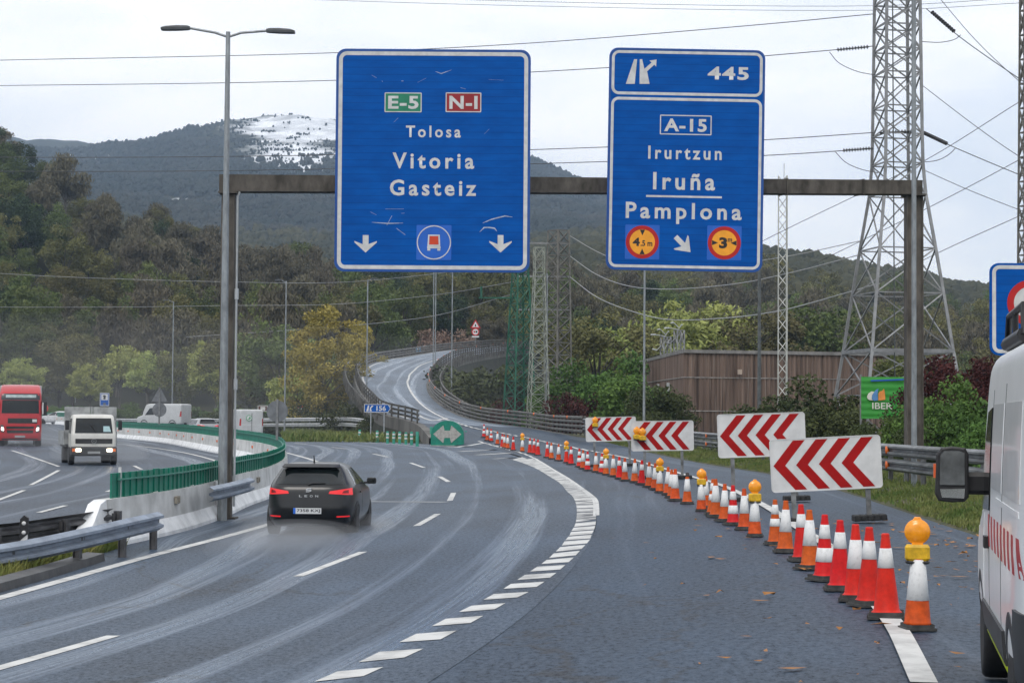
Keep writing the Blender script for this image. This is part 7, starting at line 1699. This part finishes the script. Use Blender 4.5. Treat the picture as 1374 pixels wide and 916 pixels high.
# ---- grass
def grass(name, label, pts, h, seed, m, wdt=.012):
    rng = np.random.default_rng(seed); n = len(pts); c = np.array(pts)
    a = rng.uniform(0, 2 * math.pi, n); hh = h * rng.uniform(.4, 1.4, n); ln = rng.normal(0, .35, (n, 2)) * hh[:, None]
    w = np.stack([np.cos(a), np.sin(a), np.zeros(n)], 1) * (wdt * rng.uniform(.7, 1.5, n))[:, None]
    tip = c + np.stack([ln[:, 0], ln[:, 1], hh], 1); mid = c + np.stack([ln[:, 0] * .35, ln[:, 1] * .35, hh * .6], 1)
    V = np.stack([c - w, c + w, mid + w * .8, tip, mid - w * .8], 1).reshape(-1, 3); mb = MB(); mb.arr(V, np.arange(5 * n).reshape(n, 5)); return tag(mb.build(name, m), label, 'grass', kind='stuff')
GR = mat('grass_blades', (.070, .125, .026), .7, var=.0, base2=(.20, .21, .07), scale=.9, detail=7, spec=.25, lo=.35, hi=.65)
rng = np.random.default_rng(3); pts = []
while len(pts) < 42000:
    y = 24 + 105 * rng.uniform() ** 1.6; x = edge_x(y) + .05 + abs(rng.normal()) * 1.9
    if math.sin(x * 2.1 + y * .7) + math.sin(y * 1.3 - x) * .7 + rng.normal() * .8 < -.9: continue
    pts.append((x, y, vz(x, y) + .02))
grass('verge_grass', 'rough grass on the right verge in front of the guardrail', pts, .11, 1, GR, .015)
pts = []
while len(pts) < 9000:
    y = rng.uniform(23, 36.5); t = (y - 23) / 13.5; x = rng.uniform(-9.0 + t * 1.4, -7.25 + .25 * t)
    if math.sin(x * 3 + y) + rng.normal() * .9 < -.9: continue
    pts.append((x, y, g(x, y) - .03))
GR2 = mat('wild_grass', (.10, .14, .03), .7, var=.0, base2=(.26, .24, .075), scale=1.6, detail=7, spec=.25)
grass('median_grass', 'tall weedy grass under the left foreground guardrail', pts, .24, 2, GR2, .010)
pts = []
while len(pts) < 9000:
    px_, d_ = rng.uniform(380, 565), rng.uniform(146, 200); x = (px_ - 687) / F * d_
    pts.append((x, d_, -.1 + .3 * rng.uniform()))
grass('gore_grass', 'grass on the bank between the motorway and the ramp', pts, .5, 4, GR, .05)
# ---- fallen leaves
rng = np.random.default_rng(9); c = []
while len(c) < 420:
    y = 11.5 + 26 * rng.uniform() ** 1.3; e_ = edge_x(y); x = e_ - abs(rng.normal()) * 1.5 if rng.uniform() < .72 else rng.uniform(1.5, e_)
    c.append((x, y, g(x, y) + .025))
V, Fc = leaves_at(np.array(c), .125, rng, 1.6); V[:, 2] = np.repeat(np.array(c)[:, 2], 4) + np.abs(V[:, 2] - np.repeat(np.array(c)[:, 2], 4)) * .35
mb = MB(); mb.arr(V, Fc); tag(mb.build('fallen_leaves', mat('fallen_leaf', (.30, .13, .03), .7, var=.4, scale=3)), 'orange fallen leaves scattered on the wet exit lane', 'leaves', kind='stuff')

far_wood('outer_wood', 'wooded slope continuing beyond the left picture edge', 1500, (-1100, -75), (280, 640), MIDW, 10, 16)
far_wood('outer_wood', 'wooded slope continuing beyond the right picture edge', 900, (1445, 2100), (300, 640), MIDW, 10, 17)
# ================================================================== air: haze and tyre spray
def volume_mat(name, color, dens, aniso=.0):
    m = bpy.data.materials.new(name); m.use_nodes = True; n, l = m.node_tree.nodes, m.node_tree.links; n.clear()
    o = n.new('ShaderNodeOutputMaterial'); v = n.new('ShaderNodeVolumePrincipled'); v.inputs['Color'].default_value = color + (1,); v.inputs['Density'].default_value = dens; v.inputs['Anisotropy'].default_value = aniso
    l.new(v.outputs[0], o.inputs['Volume']); return m
mb = MB(); mb.box((0, 1400, 240), (8000, 6000, 520))
tag(mb.build('haze', volume_mat('pale_air', (.56, .75, 1.0), 1.7e-4)), 'thin bluish haze lying over the whole valley', 'haze', kind='stuff')
def mist(label, c, r, dens, rz=0.0):
    mb = MB(); n = 12; mb.lathe([(math.sin(math.pi * i / n) , -math.cos(math.pi * i / n)) for i in range(n + 1)], n=24)
    mb.v = [(x * r[0], y * r[1], max(z, -.35) * r[2]) for x, y, z in mb.v]
    o = mb.build('tyre_spray', volume_mat('spray_droplets', (.9, .94, 1.0), dens)); o.location = c; o.rotation_euler = (0, 0, rz)
    return tag(o, label, 'spray', kind='stuff')
cp = car.location
mist('pale water spray trailing low behind the black car', (cp.x - .05, cp.y - 4.6, cp.z + .08), (1.0, 2.6, .30), .09)
mist('wider thin water spray behind the black car', (cp.x - .05, cp.y - 5.4, cp.z + .06), (1.5, 4.2, .42), .05)
mist('thin water spray beside the right wheels of the black car', (cp.x + 1.1, cp.y - 1.2, cp.z + .12), (.55, 1.9, .30), .07)
mist('thin water spray beside the left wheels of the black car', (cp.x - 1.0, cp.y - 1.8, cp.z + .12), (.45, 1.4, .28), .07)
mist('fine spray round the wheels of the cream truck', (wt_.location.x, wt_.location.y + 1.5, .2), (2.2, 4.0, .8), .05, .25)
mist('fine spray round the wheels of the red lorry', (rt_.location.x, rt_.location.y + 2.5, .2), (2.6, 7.0, 1.2), .04, .23)
mist('pale spray haze hanging over the far bend of the motorway', (-48, 205, 1.0), (58, 75, 11), .0009, .5)
